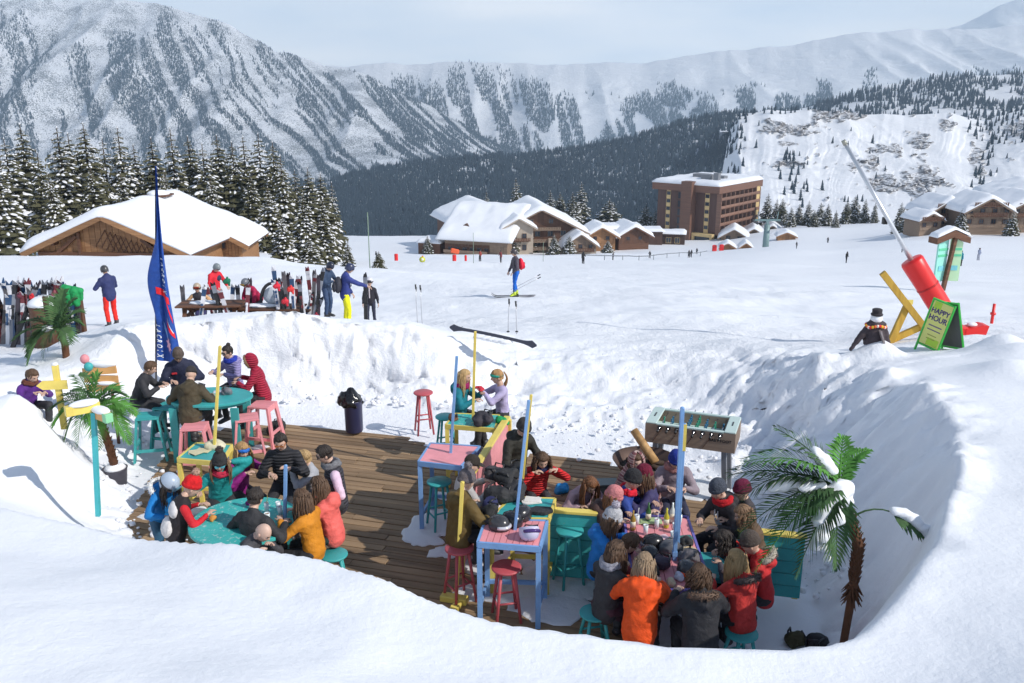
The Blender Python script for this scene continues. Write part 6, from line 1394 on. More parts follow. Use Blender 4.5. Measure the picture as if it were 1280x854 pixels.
# ------------------------------------------------------------------ feather flag
yF = 16.1; pF = ony(193, 452, yF); tF = ony(192, 206, yF); HF = tF.z - pF.z
o = empty("feather_flag", (pF.x, yF, pF.z - .3), 0, "tall blue feather flag with white lettering and red flashes planted in the snow rim", "flag")
o.rotation_euler = (0, math.atan2(tF.x - pF.x, HF), 0)
q = MB(); q.tube([(0, 0, -.2), (0, 0, HF * .5 + .3), (.0, 0, HF + .3)], [.022, .017, .008], 8); q.build("flagpole", plain((.10, .10, .11), .4, .5), o)
def cloth(t, u):      # t 0 top .. 1 bottom, u 0 pole .. 1 free edge
    w = .035 + .12 * t ** .6 + .36 * t ** 2.0; lb = .20 * math.exp(-((t - .58) / .17) ** 2)
    x = w * u - lb * math.sin(PI * min(1, u / .4)) * (1 if u < .4 else 0); y = -.02 + .05 * math.sin(u * 11 + t * 3) * (.3 + t) + (.05 if u < .4 else 0) * math.sin(PI * min(1, u / .4)) - .03 * u
    return Vector((x, y, .3 + HF * (1 - t * .985) - .10 * u * t))
q = MB(); nu, nv = 26, 60; q.add([cloth(j / nv, i / nu) for j in range(nv + 1) for i in range(nu + 1)], [(j * (nu + 1) + i, j * (nu + 1) + i + 1, (j + 1) * (nu + 1) + i + 1, (j + 1) * (nu + 1) + i) for j in range(nv) for i in range(nu)], 0, True)
q.build("flag_cloth", fabric(srgb(22, 74, 160), 0, .6), o)
def on_flag(name, pts, faces, m):
    q = MB(); q.add([cloth(t, u) + Vector((0, -.014, 0)) for t, u in pts], faces, 0, True); return q.build(name, m, o)
M_fr = plain(srgb(222, 30, 40), .7); M_fw = plain(srgb(225, 232, 242), .7); M_flb = plain(srgb(120, 165, 220), .7)
def band(t0, u0, t1, u1, w, m, nm="flag_stripe", n=10): on_flag(nm, [(t0 + (t1 - t0) * k / n - s * w, u0 + (u1 - u0) * k / n) for k in range(n + 1) for s in (-1, 1)], [(2 * k, 2 * k + 1, 2 * k + 3, 2 * k + 2) for k in range(n)], m)
band(.62, .35, .66, .95, .018, M_fr); band(.66, .80, .76, .96, .016, M_fr); band(.78, .62, .84, .95, .014, M_fr); band(.75, .70, .83, .93, .004, M_fw); band(.80, .42, .88, .60, .02, M_flb)
def flag_text(s, t0, t1, u, wu, m):
    n = len(s)
    for k, ch in enumerate(s):
        cu = bpy.data.curves.new("t", 'FONT'); cu.body = ch; cu.size = 1.0; cu.align_x = 'CENTER'; cu.resolution_u = 2; cu.offset = .02; t = bpy.data.objects.new("t", cu); col.objects.link(t)
        me = bpy.data.meshes.new_from_object(t.evaluated_get(bpy.context.evaluated_depsgraph_get())); bpy.data.objects.remove(t); tt = t0 + (t1 - t0) * (k + .5) / n; sp_ = (t1 - t0) / n
        for v in me.vertices: vx, vy = v.co.x, v.co.y - .36; v.co = cloth(min(1, tt + vx * sp_ * .95), min(1, max(.0, u + vy * wu))) + Vector((0, -.016, 0))
        me.materials.clear(); me.materials.append(m); link(bpy.data.objects.new("letter", me), o)
flag_text("LACROIX", .44, .63, .72, .5, M_fw); flag_text("LACROIX", .80, .985, .20, .30, M_fw)
q = MB(); q.add([cloth(.90 + .045 * math.sin(a * PI / 8) * (1 if a % 2 else .6), .60 + .16 * math.cos(a * PI / 8) * (1 if a % 2 else .6)) + Vector((0, -.015, 0)) for a in range(16)], [tuple(range(16))]); q.build("crest", plain(srgb(225, 170, 190), .7), o)

# ------------------------------------------------------------------ piste furniture at the right: lance, timber stand, boards
yL = 20.0; M_pad = plain(srgb(222, 38, 36), .38, 0, .25, 3, .12, "red_vinyl"); M_alu = plain(srgb(205, 208, 212), .3, .6, .05, 5)
a0 = ony(1193, 412, yL); a1 = ony(1139, 325, yL + .3); a2 = ony(1057, 181, yL + .9)
o = empty("snow_lance", tuple(a0), 0, "tilted white snowmaking lance in a thick red padded sleeve", "snow lance"); q = MB(); q.tube([a1 - a0 - (a2 - a1) * .25, a2 - a0], [.060, .042], 12); q.build("mast", M_alu, o)
q = MB(); q.tube([a2 - a0, a2 - a0 + (a2 - a1).normalized() * .12], [.055, .05], 12); q.build("nozzle_head", plain((.35, .35, .3), .4, .5), o)
q = MB(); d = (a1 - a0).normalized(); L_ = (a1 - a0).length; side = Vector((d.z, 0, -d.x))
pts = [d * L_ * t + side * (.0) for t in (0.02, .10, .25, .45, .65, .85, .97, 1.0)]; q.tube(pts, [.12, .23, .25, .255, .25, .26, .265, .24], 24); q.build("padding", M_pad, o)
for t in (.3, .62): q = MB(); c = d * L_ * t; q.tube([c - d * .02, c + d * .02], .262, 24); q.build("seam", plain(srgb(180, 24, 26), .5), o)
q = MB(); q.box(ony(1106, 276, yL + .6) - a0, (.10, .10, .16)); q.build("hose_clamp", M_black, o)
b0 = ony(1198, 413, yL - .3); q = MB(); q.box((0, 0, 0), (.34, .3, .22), bev=.03); q.prism([(.1, -.12), (.55, -.17), (.62, .14), (.5, .16), (.1, .06)], -.16, .16, 'y'); o2 = q.build("padded_base", M_pad, None, tuple(b0)); tag(o2, "red padded base block on the snow at the foot of the tilted lance", "base"); q = MB(); q.ball((.30, 0, .14), (.12, .1, .05), 10, 6); q.build("snow_cap", M_roofsnow, o2)
P_yw = wood(srgb(168, 128, 40), srgb(208, 168, 66), 3, 2); yS = 18.2; o = empty("timber_frame", tuple(ony(1130, 430, yS)), 0, "yellow timber A-frame leaning on the snow left of the green board", "timber frame"); O_ = o.location
for a, b, nm in (((1103, 341), (1176, 436), "long_beam"), ((1137, 378), (1112, 430), "brace"), ((1112, 426), (1158, 408), "cross_beam")):
    q = MB(); q.bar(ony(a[0], a[1], yS) - O_ + Vector((0, .04 if nm == "brace" else 0, 0)), ony(b[0], b[1], yS - .1) - O_ + Vector((0, .09 if nm == "cross_beam" else 0, 0)), .13, .09, up=(0, 1, 0)); q.build(nm, P_yw, o)
q = MB(); q.box(ony(1136, 377, yS) - O_ + Vector((0, -.06, 0)), (.12, .03, .10)); q.build("bracket", P_yel, o)
# green sandwich board
yB = 15.9; g0 = ony(1160, 443, yB); gzz = g0.z; o = empty("sandwich_board", (ony(1174, 441, yB).x, yB, gzz), R(-8), "green-framed sandwich board with yellow poster reading happy hour, on the snow", "sign board")
M_gr = paint(srgb(60, 190, 70), .15); M_chalk = plain(srgb(88, 86, 92), .6); ht = 1.02
def lean_panel(s, w0=.46):
    M = Matrix.Translation((0.04, 0, ht)) @ Matrix.Rotation(R(15) * s, 4, 'Y'); return M
for s, nm in ((1, "front_panel"), (-1, "rear_panel")):
    M = Matrix.Translation((s * -.02, 0, ht)) @ Matrix.Rotation(R(13) * s, 4, 'Y') @ Matrix.Rotation(R(-58) * 1, 4, 'Z')
    fr = MB()
    for x in (-.24, .24): fr.bar(M @ Vector((x, 0, 0)), M @ Vector((x, 0, -1.06)), .045, .03)
    for z in (-.02, -.90): fr.bar(M @ Vector((-.24, 0, z)), M @ Vector((.24, 0, z)), .05, .028)
    fo = fr.build(nm, M_gr, o); q = MB(); q.box((0, .0, -.46), (.45, .012, .84), 0, 0, M); q.build("poster" if s == 1 else "chalk_panel", plain(srgb(214, 214, 120), .5, 0, .05, 2, .25, "poster") if s == 1 else M_chalk, fo)
    if s == 1:
        FM = M; Rt = M.to_euler(); T_ = lambda x, z: M @ Vector((x, -.009, z)); rt = (M @ Matrix.Rotation(R(90), 4, 'X')).to_euler()
        text("HAPPY", .135, plain(srgb(60, 40, 110), .6), fo, T_(0, -.22), rt, bold=.003); text("HOUR", .145, plain(srgb(60, 40, 110), .6), fo, T_(0, -.36), rt, bold=.003)
        for z, sz, tx in ((-.50, .05, "16H - 18H"), (-.58, .042, "COCKTAILS"), (-.68, .035, "BIERES"), (-.75, .035, "VIN CHAUD")):
            q = MB(); q.box((0, -.0075, z), (.30 - .1 * (z < -.6), .004, sz * .45), 0, 0, M); q.build("print_line", plain(srgb(110, 96, 120) if z > -.6 else srgb(150, 150, 70), .6), fo)
        q = MB(); q.box((-.10, -.0072, -.12), (.16, .003, .14), 0, 0, M); q.box((.06, -.0072, -.80), (.26, .003, .14), 0, 0, M); q.build("print_patch", plain(srgb(170, 205, 60), .6), fo)
# info board with a little roof
yI = 39.0; z1 = ony(1183, 351, yI).z; o = empty("info_board", (ony(1180, 351, yI).x, yI, z1), R(10), "piste map board with two pale green panels under a small snowy roof", "notice board"); hI = ony(1183, 292, yI).z - z1
q = MB(); q.bar((-.12, -.16, -.4), (.16, -.16, hI - .1), .18, .14); q.build("post", M_dkwood, o)
for s, w in ((-1, .66), (1, .60)):
    M = Matrix.Translation((0, 0, 0)) @ Matrix.Rotation(R(-14) * s, 4, 'Z'); q = MB(); q.prism([(0.06 * s, .0), (s * w, .0), (s * w, hI - .38), (.06 * s, hI - .12)], -.04, .04, 'y', 0, M); q.build("map_panel", plain(srgb(150, 218, 202) if s < 0 else srgb(186, 220, 178), .5, 0, .02, 1.2, .18), o)
    for z in (.55, .68): q = MB(); q.box((s * (w * .52), -.05, hI * z), (w * .86, .02, .10), 0, 0, M); q.build("print_band", plain(srgb(96, 196, 150), .6), o)
    q = MB(); q.box((s * (w * .55), -.052, hI * .28), (w * .5, .02, .22), 0, 0, M); q.build("print_patch", plain(srgb(120, 196, 205), .6), o)
for s in (-1, 1): q = MB(); q.bar((0, 0, hI + .06), (s * 1.12, 0, hI - .34), .9, .10, up=(0, 1, 0)) if False else q.prism([(0, hI - .12), (s * .82, hI - .42), (s * .82, hI - .16), (0, hI + .20)], -.32, .32, 'y'); q.build("roof", M_dkwood, o)
snowcap(lambda x, y: hI + .22 - abs(x) * .42, -.86, .86, -.34, .34, .14, 20, 10, 3, o, lump=.05)
p = ony(1237, 420, 24); q = MB(); q.tube([(0, 0, -.2), (0, 0, ony(1237, 380, 24).z - p.z)], [.045, .04], 10); q.tube([(0, 0, .62), (0, 0, .68)], .075, 10); o = q.build("marker_post", M_pad, None, tuple(p)); tag(o, "slim red marker post with collar on the snow right of the lance", "marker post")
# snow figure dressed in a jacket
p = ony(1093, 420, 15.25); zt_ = ony(1093, 397, 15.25).z; o = empty("snowman", (p.x, 15.25, zt_), 0, "snowman in a dark hat, jacket and flower garland on a snow mound", "snowman")
q = MB(); q.ball((0, 0, -.02), (.105, .10, .095), 16, 10, nz=.02); q.build("head", M_roofsnow, o); q = MB(); q.lathe([(.10, .04), (.105, .07), (.085, .085), (.088, .15), (.06, .165), (0, .168)], 20, 0, sm=False); q.build("hat", fabric((.03, .025, .03)), o)
me = remesh_caps([((0, 0, -.40), (0, 0, -.16), .20, .15, .75, (1, 0, 0)), ((-.10, 0, -.14), (-.30, -.03, -.40), .07, .05), ((-.30, -.03, -.40), (-.42, -.05, -.58), .05, .03), ((.12, 0, -.14), (.24, -.02, -.45), .07, .05)], .016, 2, 3, .008, 9); me.materials.append(fabric((.05, .035, .042))); link(bpy.data.objects.new("jacket", me), o)
q = MB(); q.bar((.02, -.16, -.20), (.10, -.165, -.42), .14, .03); q.build("jacket_panel", fabric((.30, .26, .26)), o)
for k in range(26): a = k / 26 * 2 * PI; q = MB(); c = [srgb(220, 40, 50), srgb(240, 190, 50), srgb(230, 110, 60), srgb(235, 215, 200)][k % 4]; q.ball((math.cos(a) * .17, math.sin(a) * .13 - .01, -.145 + .02 * math.sin(a * 3)), .028, 7, 5, nz=.1, seed=k); q.build("garland_flower", plain(c, .7), o)
# small snow mound poles, markers, net on the far piste
def marker(px, py, y, h, label, m=None, r=.25, name="piste_marker", sh=0):
    p = ony(px, py, y); q = MB(); q.lathe([(r, -.3), (r, h * .92), (r * .8, h), (0, h + .02)], 12, sm=False); o = q.build(name, m or M_pad, None, (p.x, y, gz(p.x, y))); tag(o, label, "marker"); return o
M_orm = plain(srgb(226, 96, 50), .5)
for px, py, y, h, lb, r in [(495, 316, 150, 1.3, "tall red padded piste marker left of the hall", .32), (528, 314, 155, 1.1, "narrow red piste marker between the padded one and the hall", .16), (582, 317, 150, 1.1, "small red piste marker below the hall windows", .2), (568, 326, 140, 1.1, "red cushion marker in front of the hall", .32)]:
    marker(px, py, y, h, lb, None, r)
p = ony(567, 312, 170); q = MB(); q.box((0, 0, 1.0), (1.7, .4, .95), bev=.15); q.box((0, .1, -.4), (.15, .15, .8)); o = q.build("net_bundle", M_orm, None, (p.x, 170, gz(p.x, 170) + .9), .2); o.rotation_euler = (0, R(14), R(8)); tag(o, "tilted orange padded panel on the piste before the hall", "safety pad")
p = ony(528, 328, 120); q = MB(); q.lathe([(.42, -.04), (.42, .04)], 20); o = q.build("round_sign", plain(srgb(196, 200, 60), .5), None, (p.x, 120, gz(p.x, 120) + .35)); o.rotation_euler = (R(90), 0, 0); tag(o, "round yellow-green sign low on the piste at the left of the markers", "sign"); q = MB(); q.lathe([(.2, -.05), (.2, .05)], 16); q.build("sign_centre", plain(srgb(230, 232, 200), .5), o)
for px, py, y, h, lb in [(592, 329, 118, 4.2, "thin grey pole on the piste in front of the hall"), (462, 325, 60, 4.0, "thin dark pole at the far edge of the piste left of the markers"), (679, 318, 130, 3.0, "thin pole on the piste right of the skier")]:
    p = ony(px, py, y); g_ = gz(p.x, y); q = MB(); q.tube([(0, 0, -.2), (0, 0, h)], [.035, .03], 6); o = q.build("slalom_pole", plain(srgb(120, 140, 120), .5), None, (p.x, y, g_)); tag(o, lb, "pole")
a, b = ony(730, 330, 150), ony(884, 309, 230); q = MB(); N = 26; P_ = [a.lerp(b, k / N) for k in range(N + 1)]; q.tube([Vector((p.x, p.y, gz(p.x, p.y) + 1.0)) for p in P_], .10, 5)
for p in P_[::3]: q.tube([Vector((p.x, p.y, gz(p.x, p.y) - .2)), Vector((p.x, p.y, gz(p.x, p.y) + 1.15))], .07, 5)
o = q.build("rope_fence", plain(srgb(120, 124, 130), .7)); tag(o, "low rope fence crossing the far piste below the hotel", "rope fence")
for px, py, y, lb in [(893, 312, 255, "red pad at the left of the ski school kiosk"), (902, 309, 255, "red and white pad next to the small wooden kiosk")]:
    p = ony(px, py, y); q = MB(); q.box((0, 0, .8), (1.3, .7, 2.0), bev=.2); o = q.build("safety_pad", M_pad, None, (p.x, y, gz(p.x, y))); tag(o, lb, "safety pad")

# ------------------------------------------------------------------ skis
SKC = [srgb(205, 205, 210), srgb(30, 30, 34), srgb(110, 46, 52), srgb(96, 92, 96), srgb(220, 220, 224), srgb(130, 134, 144), srgb(44, 74, 110), srgb(60, 50, 60)]
def ski_mesh(L, c, c2, seed):
    b = MB(); n = 14; w = .05; vs = []
    for k in range(n + 1):
        t = k / n; ww = w * (1 + .35 * abs(t - .5) ** 1.5) * (1 if t < .9 else max(.15, 1 - ((t - .9) / .1) ** 2)); up = .12 * max(0, (t - .86) / .14) ** 2; z = t * L
        vs += [(-ww, up, z), (ww, up, z), (ww, up + .016, z), (-ww, up + .016, z)]
    fs = [(k * 4 + j, k * 4 + (j + 1) % 4, k * 4 + 4 + (j + 1) % 4, k * 4 + 4 + j) for k in range(n) for j in range(4)] + [(3, 2, 1, 0), (n * 4, n * 4 + 1, n * 4 + 2, n * 4 + 3)]
    b.add(vs, fs); b.mi = [1 if (i // 4) in (11, 12) else 0 for i in range(len(fs))]; return b
def ski(loc, tilt, rz, L=1.65, ci=0, label=None, group=None, pair=True, name="ski_pair"):
    """a pair of skis strapped base to base, standing on its tails and leaning"""
    o = empty(name, loc, rz, label, "skis", group); o.rotation_euler = (tilt[0], tilt[1], rz); c = SKC[ci % 8]; c2 = SKC[(ci * 3 + 2) % 8]
    for s in ((-1, 1) if pair else (1,)):
        b = ski_mesh(L, c, c2, ci); q = b.build("ski", [plain(c, .3, 0, .02, 3, .1, "ski_topsheet"), plain(c2, .35, 0, .02, 3, .1, "ski_print")], o); q.rotation_euler = (0, 0, 0 if s > 0 else PI); q.location = (0, s * .012, 0)
        r = MB(); r.box((0, .040, L * .43), (.065, .045, .09), bev=.01); r.box((0, .042, L * .60), (.065, .05, .08), bev=.01); r.box((0, .028, L * .51), (.05, .014, .20)); r.build("binding", M_black if ci % 2 else plain(SKC[(ci + 2) % 8], .4), q)
    return o
def skipole(loc, tilt=(0, 0), L=1.2, label=None, group=None, c=(.5, .5, .52)):
    o = empty("ski_pole", loc, 0, label, "ski pole", group); o.rotation_euler = (tilt[0], tilt[1], 0)
    b = MB(); b.tube([(0, 0, -.05), (0, 0, L)], .008, 6); b.build("shaft", plain(c, .3, .5, 0), o); b = MB(); b.tube([(0, 0, L - .10), (0, 0, L - .04), (0, 0, L + .03)], [.017, .020, .022], 8); b.build("grip", M_black, o)
    b = MB(); b.lathe([(.04, .06), (.035, .075), (.008, .09)], 12); b.build("basket", M_black, o); b = MB(); b.tube([(0, .01, L), (.02, .05, L - .07), (.01, .05, L - .18), (0, .012, L - .06)], .006, 5); b.build("strap", M_black, o); return o
for (px, top, bot, y, lb) in [(522, 357, 406, 23.2, "left pole of the pair stuck in the snow above the red stool"), (528, 358, 408, 23.0, "right pole of the pair stuck in the snow above the red stool"), (635, 375, 421, 20.6, "left ski pole standing below the lone skier"), (646, 378, 424, 20.4, "right ski pole standing below the lone skier")]:
    p = ony(px, bot, y); g_ = gz(p.x, y); t = ony(px, top, y); skipole((p.x, y, g_), (0, R(random.uniform(-3, 3))), t.z - g_, lb)
# flat dark ski lying across the rim, half buried
a, b = ony(562, 411, 17.9), ony(671, 434, 17.2); d = b - a; L_ = d.length; n = 20; q = MB(); vs = []
for k in range(n + 1):
    t = k / n; e = min(t, 1 - t); w = .028 + .055 * math.exp(-(e / .07) ** 2 * .6) ; w = w * min(1, (e / .012 + .15)) ; p = a + d * t + Vector((0, 0, .03 + .03 * math.sin(PI * t)))
    vs += [p + Vector((0, -w * .6, -w)), p + Vector((0, w * .6, w)), p + Vector((0, w * .6 + .02, w)), p + Vector((0, -w * .6 + .02, -w))]
q.add(vs, [(k * 4 + j, k * 4 + (j + 1) % 4, k * 4 + 4 + (j + 1) % 4, k * 4 + 4 + j) for k in range(n) for j in range(4)] + [(3, 2, 1, 0), (n * 4, n * 4 + 1, n * 4 + 2, n * 4 + 3)]); o = q.build("ski", plain(srgb(62, 64, 76), .4)); tag(o, "dark grey ski lying alone across the crest of the snow wall", "ski")
q = MB(); [q.ball(a.lerp(b, t) + Vector((0, -.05, -.02)), (.16, .08, .05), 10, 6, nz=.1, seed=int(t * 50)) for t in (.36, .43, .5, .57, .64)]; q.build("snow_cover", M_roofsnow, o)
for k, (px, py, y) in enumerate([(455, 398, 21.8), (468, 396, 22), (480, 399, 21.6), (505, 404, 21.5)]):
    p = ony(px, py, y); oo = empty("ski_on_snow", (p.x, y, gz(p.x, y) + .03), R(8 * k - 10), "dark ski lying flat on the snow near the child in black, %s from the left" % ORD[k], "ski"); b = ski_mesh(1.5, SKC[1], SKC[k], 1); q = b.build("ski", [plain(SKC[1], .4), plain(SKC[k], .4)], oo); q.rotation_euler = (R(90), 0, R(90)); r = MB(); r.box((.75, 0, .04), (.3, .07, .06), bev=.01); r.build("binding", M_black, oo)
# left racks: timber rail with skis leaning
yR = 22.6
def gy(px, y): p = ony(px, 400, y); return p.x, gz(p.x, y)
x0, _ = gy(-30, yR); x1, _ = gy(103, yR); gm = gz((x0 + x1) / 2, yR)
o = empty("ski_rack", ((x0 + x1) / 2, yR, gm), 0, "long timber ski rack crammed with skis at the left edge", "ski rack")
W = x1 - x0
for k in range(7): x = -W / 2 + W * k / 6; q = MB(); q.box((x, 0, .55), (.13, .13, 1.5), bev=.02); q.build("post", M_dkwood, o)
for z in (.42, .95): q = MB(); q.box((0, 0, z), (W, .09, .10)); q.build("rail", M_dkwood, o)
hint_ = ["near the left edge", "beside the tree stump", "next to the green cape", "right of the left edge"]
for k in range(24):
    px = -14 + k * 4.75 + random.uniform(-1, 1); x, g_ = gy(px, yR - .35); s = random.uniform(-.10, .10)
    ski((x, yR - .38, g_ - .05), (R(-13), s, 0), 0, random.uniform(1.35, 1.75), k, "pair of skis leaning on the left rack, %s from the left" % ORD[k], "skis on the left rack")
for k in range(26):
    px = -16 + k * 4.6 + random.uniform(-1.2, 1.2); x, g_ = gy(px, yR + .35)
    ski((x, yR + .42, g_ - .05), (R(11), random.uniform(-.16, .16), PI), 0, random.uniform(1.5, 1.85), (k * 5 + 1) % 8, "pair of skis leaning on the back of the left rack, %s from the left" % ORD[k], "skis on the back of the left rack")
x, g_ = gy(36, yR - .9); ski((x - .5, yR - .95, g_), (R(-10), R(24), 0), 0, 1.75, 1, "long black pair of skis slanting across the front of the left rack", None)
x, g_ = gy(58, yR - 1.0); q = MB(); q.lathe([(.36, -.2), (.35, .75), (.36, .95)], 26, 0, (0, 0, 0), None, 1, 1, True, lambda a, i: 1 + .03 * math.sin(a * 9)); o = q.build("barrel", M_dkwood, None, (x, yR - 1.0, g_ + .15)); tag(o, "dark weathered wooden barrel with snow dome amid the ski rack", "barrel"); q = MB(); q.lathe([(.38, .92), (.36, 1.02), (.2, 1.12), (0, 1.14)], 24); q.build("snow_cap", M_roofsnow, o)
x, g_ = gy(74, yR - 1.1); q = MB(); q.box((0, 0, .5), (.18, .15, 1.6), bev=.02); o = q.build("rack_post", M_black, None, (x, yR - 1.1, g_ - .1)); tag(o, "thick black post right of the weathered barrel", "post")
x, g_ = gy(96, yR - .5); me = remesh_caps([((-.2, 0, 1.50), (.2, 0, 1.42), .09, .08), ((-.12, -.03, 1.45), (-.10, -.03, 1.12), .12, .10), ((.06, -.03, 1.42), (.08, -.03, 1.10), .12, .09), ((.2, 0, 1.36), (.20, 0, 1.2), .06, .04)], .016, 2, 2, .008, 9); me.materials.append(fabric(srgb(20, 150, 80))); o = bpy.data.objects.new("draped_jacket", me); link(o); o.location = (x, yR - .5, g_); tag(o, "bright green jacket hung on the right end of the ski rack", "jacket")
for k, (px, zz, c) in enumerate([(44, 1.45, srgb(210, 40, 50)), (29, 1.5, srgb(110, 50, 66)), (57, .95, srgb(205, 215, 50)), (62, .45, srgb(214, 224, 60)), (98, .35, srgb(60, 220, 90)), (72, 1.5, srgb(140, 70, 80))]):
    x, g_ = gy(px, yR - .8); q = MB(); q.ball((0, 0, 0), (.065, .05, .07), 12, 8, nz=.12, seed=k); q.ball((.04, -.03, .06), (.035, .03, .045), 8, 6); o = q.build("glove", fabric(c), None, (x, yR - .8, g_ + zz - .15)); tag(o, ["red gloves stuck on a ski tip of the left rack", "dark red gloves on the skis near the left edge", "yellow binding cover amid the left rack skis", "yellow-green bag low among the left rack skis", "bright green bag low behind the palm leaves", "maroon mittens on top of the rack right of the barrel"][k], "gloves" if k in (0, 1, 5) else "bag")
# picnic tables with skis
def picnic(px, py, y, w, label, rz=0.0):
    p = ony(px, py, y); g_ = gz(p.x, y); o = empty("picnic_table", (p.x, y, g_), rz, label, "picnic table"); h = ony(px, py, y).z - g_
    for k in range(4): q = MB(); q.box((0, -.3 + k * .2, h - .02), (w, .185, .045), bev=.005); q.build("top_plank", M_dkwood2 if k % 2 else M_dkwood, o)
    for s in (-1, 1):
        q = MB(); q.box((0, s * .62, h * .58), (w, .24, .045)); q.build("bench_plank", M_dkwood, o)
        for e in (-1, 1): q = MB(); q.bar((s * w * .38, e * .12, h - .05), (s * w * .38, e * .62, 0), .10, .05); q.build("leg", M_dkwood, o)
        q = MB(); q.box((s * w * .38, 0, h * .52), (.05, 1.4, .10)); q.build("crossbar", M_dkwood, o)
    q = MB(); q.ball((-.1 * w, 0, h + .02), (w * .25, .2, .05), 14, 6, nz=.08); q.build("snow_cover", M_roofsnow, o); return o
picnic(264, 379, 23.6, 1.75, "brown picnic table with snow and skis, left one above the snow wall", R(3))
picnic(335, 383, 24.0, 2.0, "dark picnic table behind the person in magenta, right one above the snow wall", R(-4))
sk = [(231, -.05, 3), (247, .16, 4), (270, -.2, 0), (282, -.25, 1), (286, .1, 4), (291, -.3, 0), (300, -.05, 5), (306, .08, 2), (313, .0, 7)]
for k, (px, s, ci) in enumerate(sk):
    y = 23.2 if k % 2 else 24.4; x, g_ = gy(px, y); ski((x, y, g_ - .15), (R(-10), s, 0), 0, random.uniform(1.2, 1.55), ci, "skis propped on the left picnic table, %s from the left" % ORD[k], "skis on the left picnic table")
sk = [(347, .1, 0), (352, -.15, 6), (357, .08, 7), (363, -.1, 3), (371, .1, 1), (382, -.12, 0), (391, .05, 3), (350, -.08, 4), (354, .05, 0), (360, -.18, 1), (366, .12, 2), (369, -.05, 4), (374, .02, 4), (379, -.06, 1), (384, .18, 0), (389, .22, 5), (393, -.1, 2), (397, .04, 7), (377, .35, 4), (386, .4, 1)]
for k, (px, s, ci) in enumerate(sk):
    y = 23.6 if k % 2 else 24.6; x, g_ = gy(px, y); ski((x, y, g_ - .05), (R(-8), s, 0), 0, random.uniform(1.35, 1.78) if k < 18 else 1.0, ci, "skis stacked right of the dark picnic table, %s from the left" % ORD[k], "skis right of the dark picnic table")
x, g_ = gy(344, 24.2); q = MB(); q.tube([Vector((math.cos(a) * .36, 0, math.sin(a) * .55)) for a in [PI * k / 12 for k in range(13)]], [.045] * 13, 8); o = q.build("snowboard_arch", fabric((.03, .03, .035)), None, (x, 24.2, g_ + .72)); tag(o, "black curved sled frame standing on the dark picnic table", "sled"); q = MB(); q.ball((0, .02, .18), (.30, .05, .26), 12, 8); q.build("sled_seat", plain(srgb(190, 198, 206), .5), o)
for k, (px, zz, c, lb) in enumerate([(288, 1.5, srgb(20, 110, 80), "green hood slung over the skis on the left picnic table"), (366, 1.35, srgb(225, 60, 56), "red gloves on top of the skis right of the dark table"), (349, 1.4, srgb(215, 40, 60), "red mitten on the leftmost skis of the right stack"), (358, 1.0, srgb(205, 45, 60), "red helmet bag low on the right stack of skis"), (372, .35, srgb(120, 60, 50), "brown rucksack under the right stack of skis"), (395, .5, srgb(150, 40, 60), "dark red jacket bundled at the right end of the skis"), (399, .25, srgb(60, 50, 110), "purple leggings bundle beside the navy ski suit man")]):
    x, g_ = gy(px, 23.4); me = remesh_caps([((-.07, 0, 0), (.08, 0, .02), .10, .09), ((0, 0, .05), (.03, -.02, .14), .08, .05), ((.05, 0, 0), (.10, 0, -.14), .06, .05)], .018, 2, k, .012, 10); me.materials.append(fabric(c)); o = bpy.data.objects.new("bundle", me); link(o); o.scale = (.6, .6, .7); o.location = (x, 23.4, g_ + zz - .2); tag(o, lb, "clothing")

# ------------------------------------------------------------------ things lying on the tables
def lump(name, label, cat, p, r, c, seed=0, m=None, sq=.7, straps=True, fold=.014):
    rg = random.Random(seed); caps = [((rg.uniform(-.4, .4) * r, rg.uniform(-.4, .4) * r, r * sq * rg.uniform(.3, .9)), (rg.uniform(-.5, .5) * r, rg.uniform(-.5, .5) * r, r * sq * rg.uniform(.3, .9)), r * .5, r * .42) for _ in range(4)]
    me = remesh_caps(caps, max(.012, r * .09), 2, seed, fold, 10); me.materials.append(m or fabric(c)); o = empty(name, tuple(p), 0, label, cat); link(bpy.data.objects.new("shell", me), o)
    if straps:
        b = MB()
        for k in range(2): a = rg.uniform(0, 6); b.tube([Vector((math.cos(a) * r * .5, math.sin(a) * r * .5, r * .2)), Vector((math.cos(a) * r * .8, math.sin(a) * r * .8, r * 1.0)), Vector((math.cos(a + 1) * r * .6, math.sin(a + 1) * r * .6, r * 1.05)), Vector((math.cos(a + 1.4) * r * .6, math.sin(a + 1.4) * r * .6, r * .3))], .012, 6)
        b.build("strap", M_black, o)
    return o
def table_helmet(label, p, c, rz, c2=(.02, .02, .02), flip=False):
    o = empty("ski_helmet", tuple(p), rz, label, "helmet"); b = MB(); vs = []; n = 24; prof = [(.120, 0), (.126, .03), (.122, .08), (.10, .125), (.06, .15), (0, .158)]
    b.lathe(prof, n, 0, (0, 0, 0), None, .88, 1.1); q = b.build("shell", plain(c, .25, 0, .03, 6), o)
    b = MB(); [b.box((sx * .04, -.03 + .06 * k, .145), (.012, .035, .012)) for sx in (-1, 0, 1) for k in range(2)]; b.build("vent", M_black, q)
    b = MB(); b.tube([Vector((math.sin(a) * .104, math.cos(a) * .138, .05)) for a in [(-1.2 + 2.4 * k / 10) for k in range(11)]], [.022] * 11, 8); b.build("goggles", plain(c2, .15, .2, 0), q)
    b = MB(); b.tube([(-.1, .02, .02), (-.08, .06, -.02), (0, .08, -.01), (.08, .06, -.02), (.1, .02, .02)], .009, 5); b.build("chin_strap", M_black, q)
    if flip: o.rotation_euler = (R(150), R(15), rz); o.location.z += .13
    return o
zT = 1.055
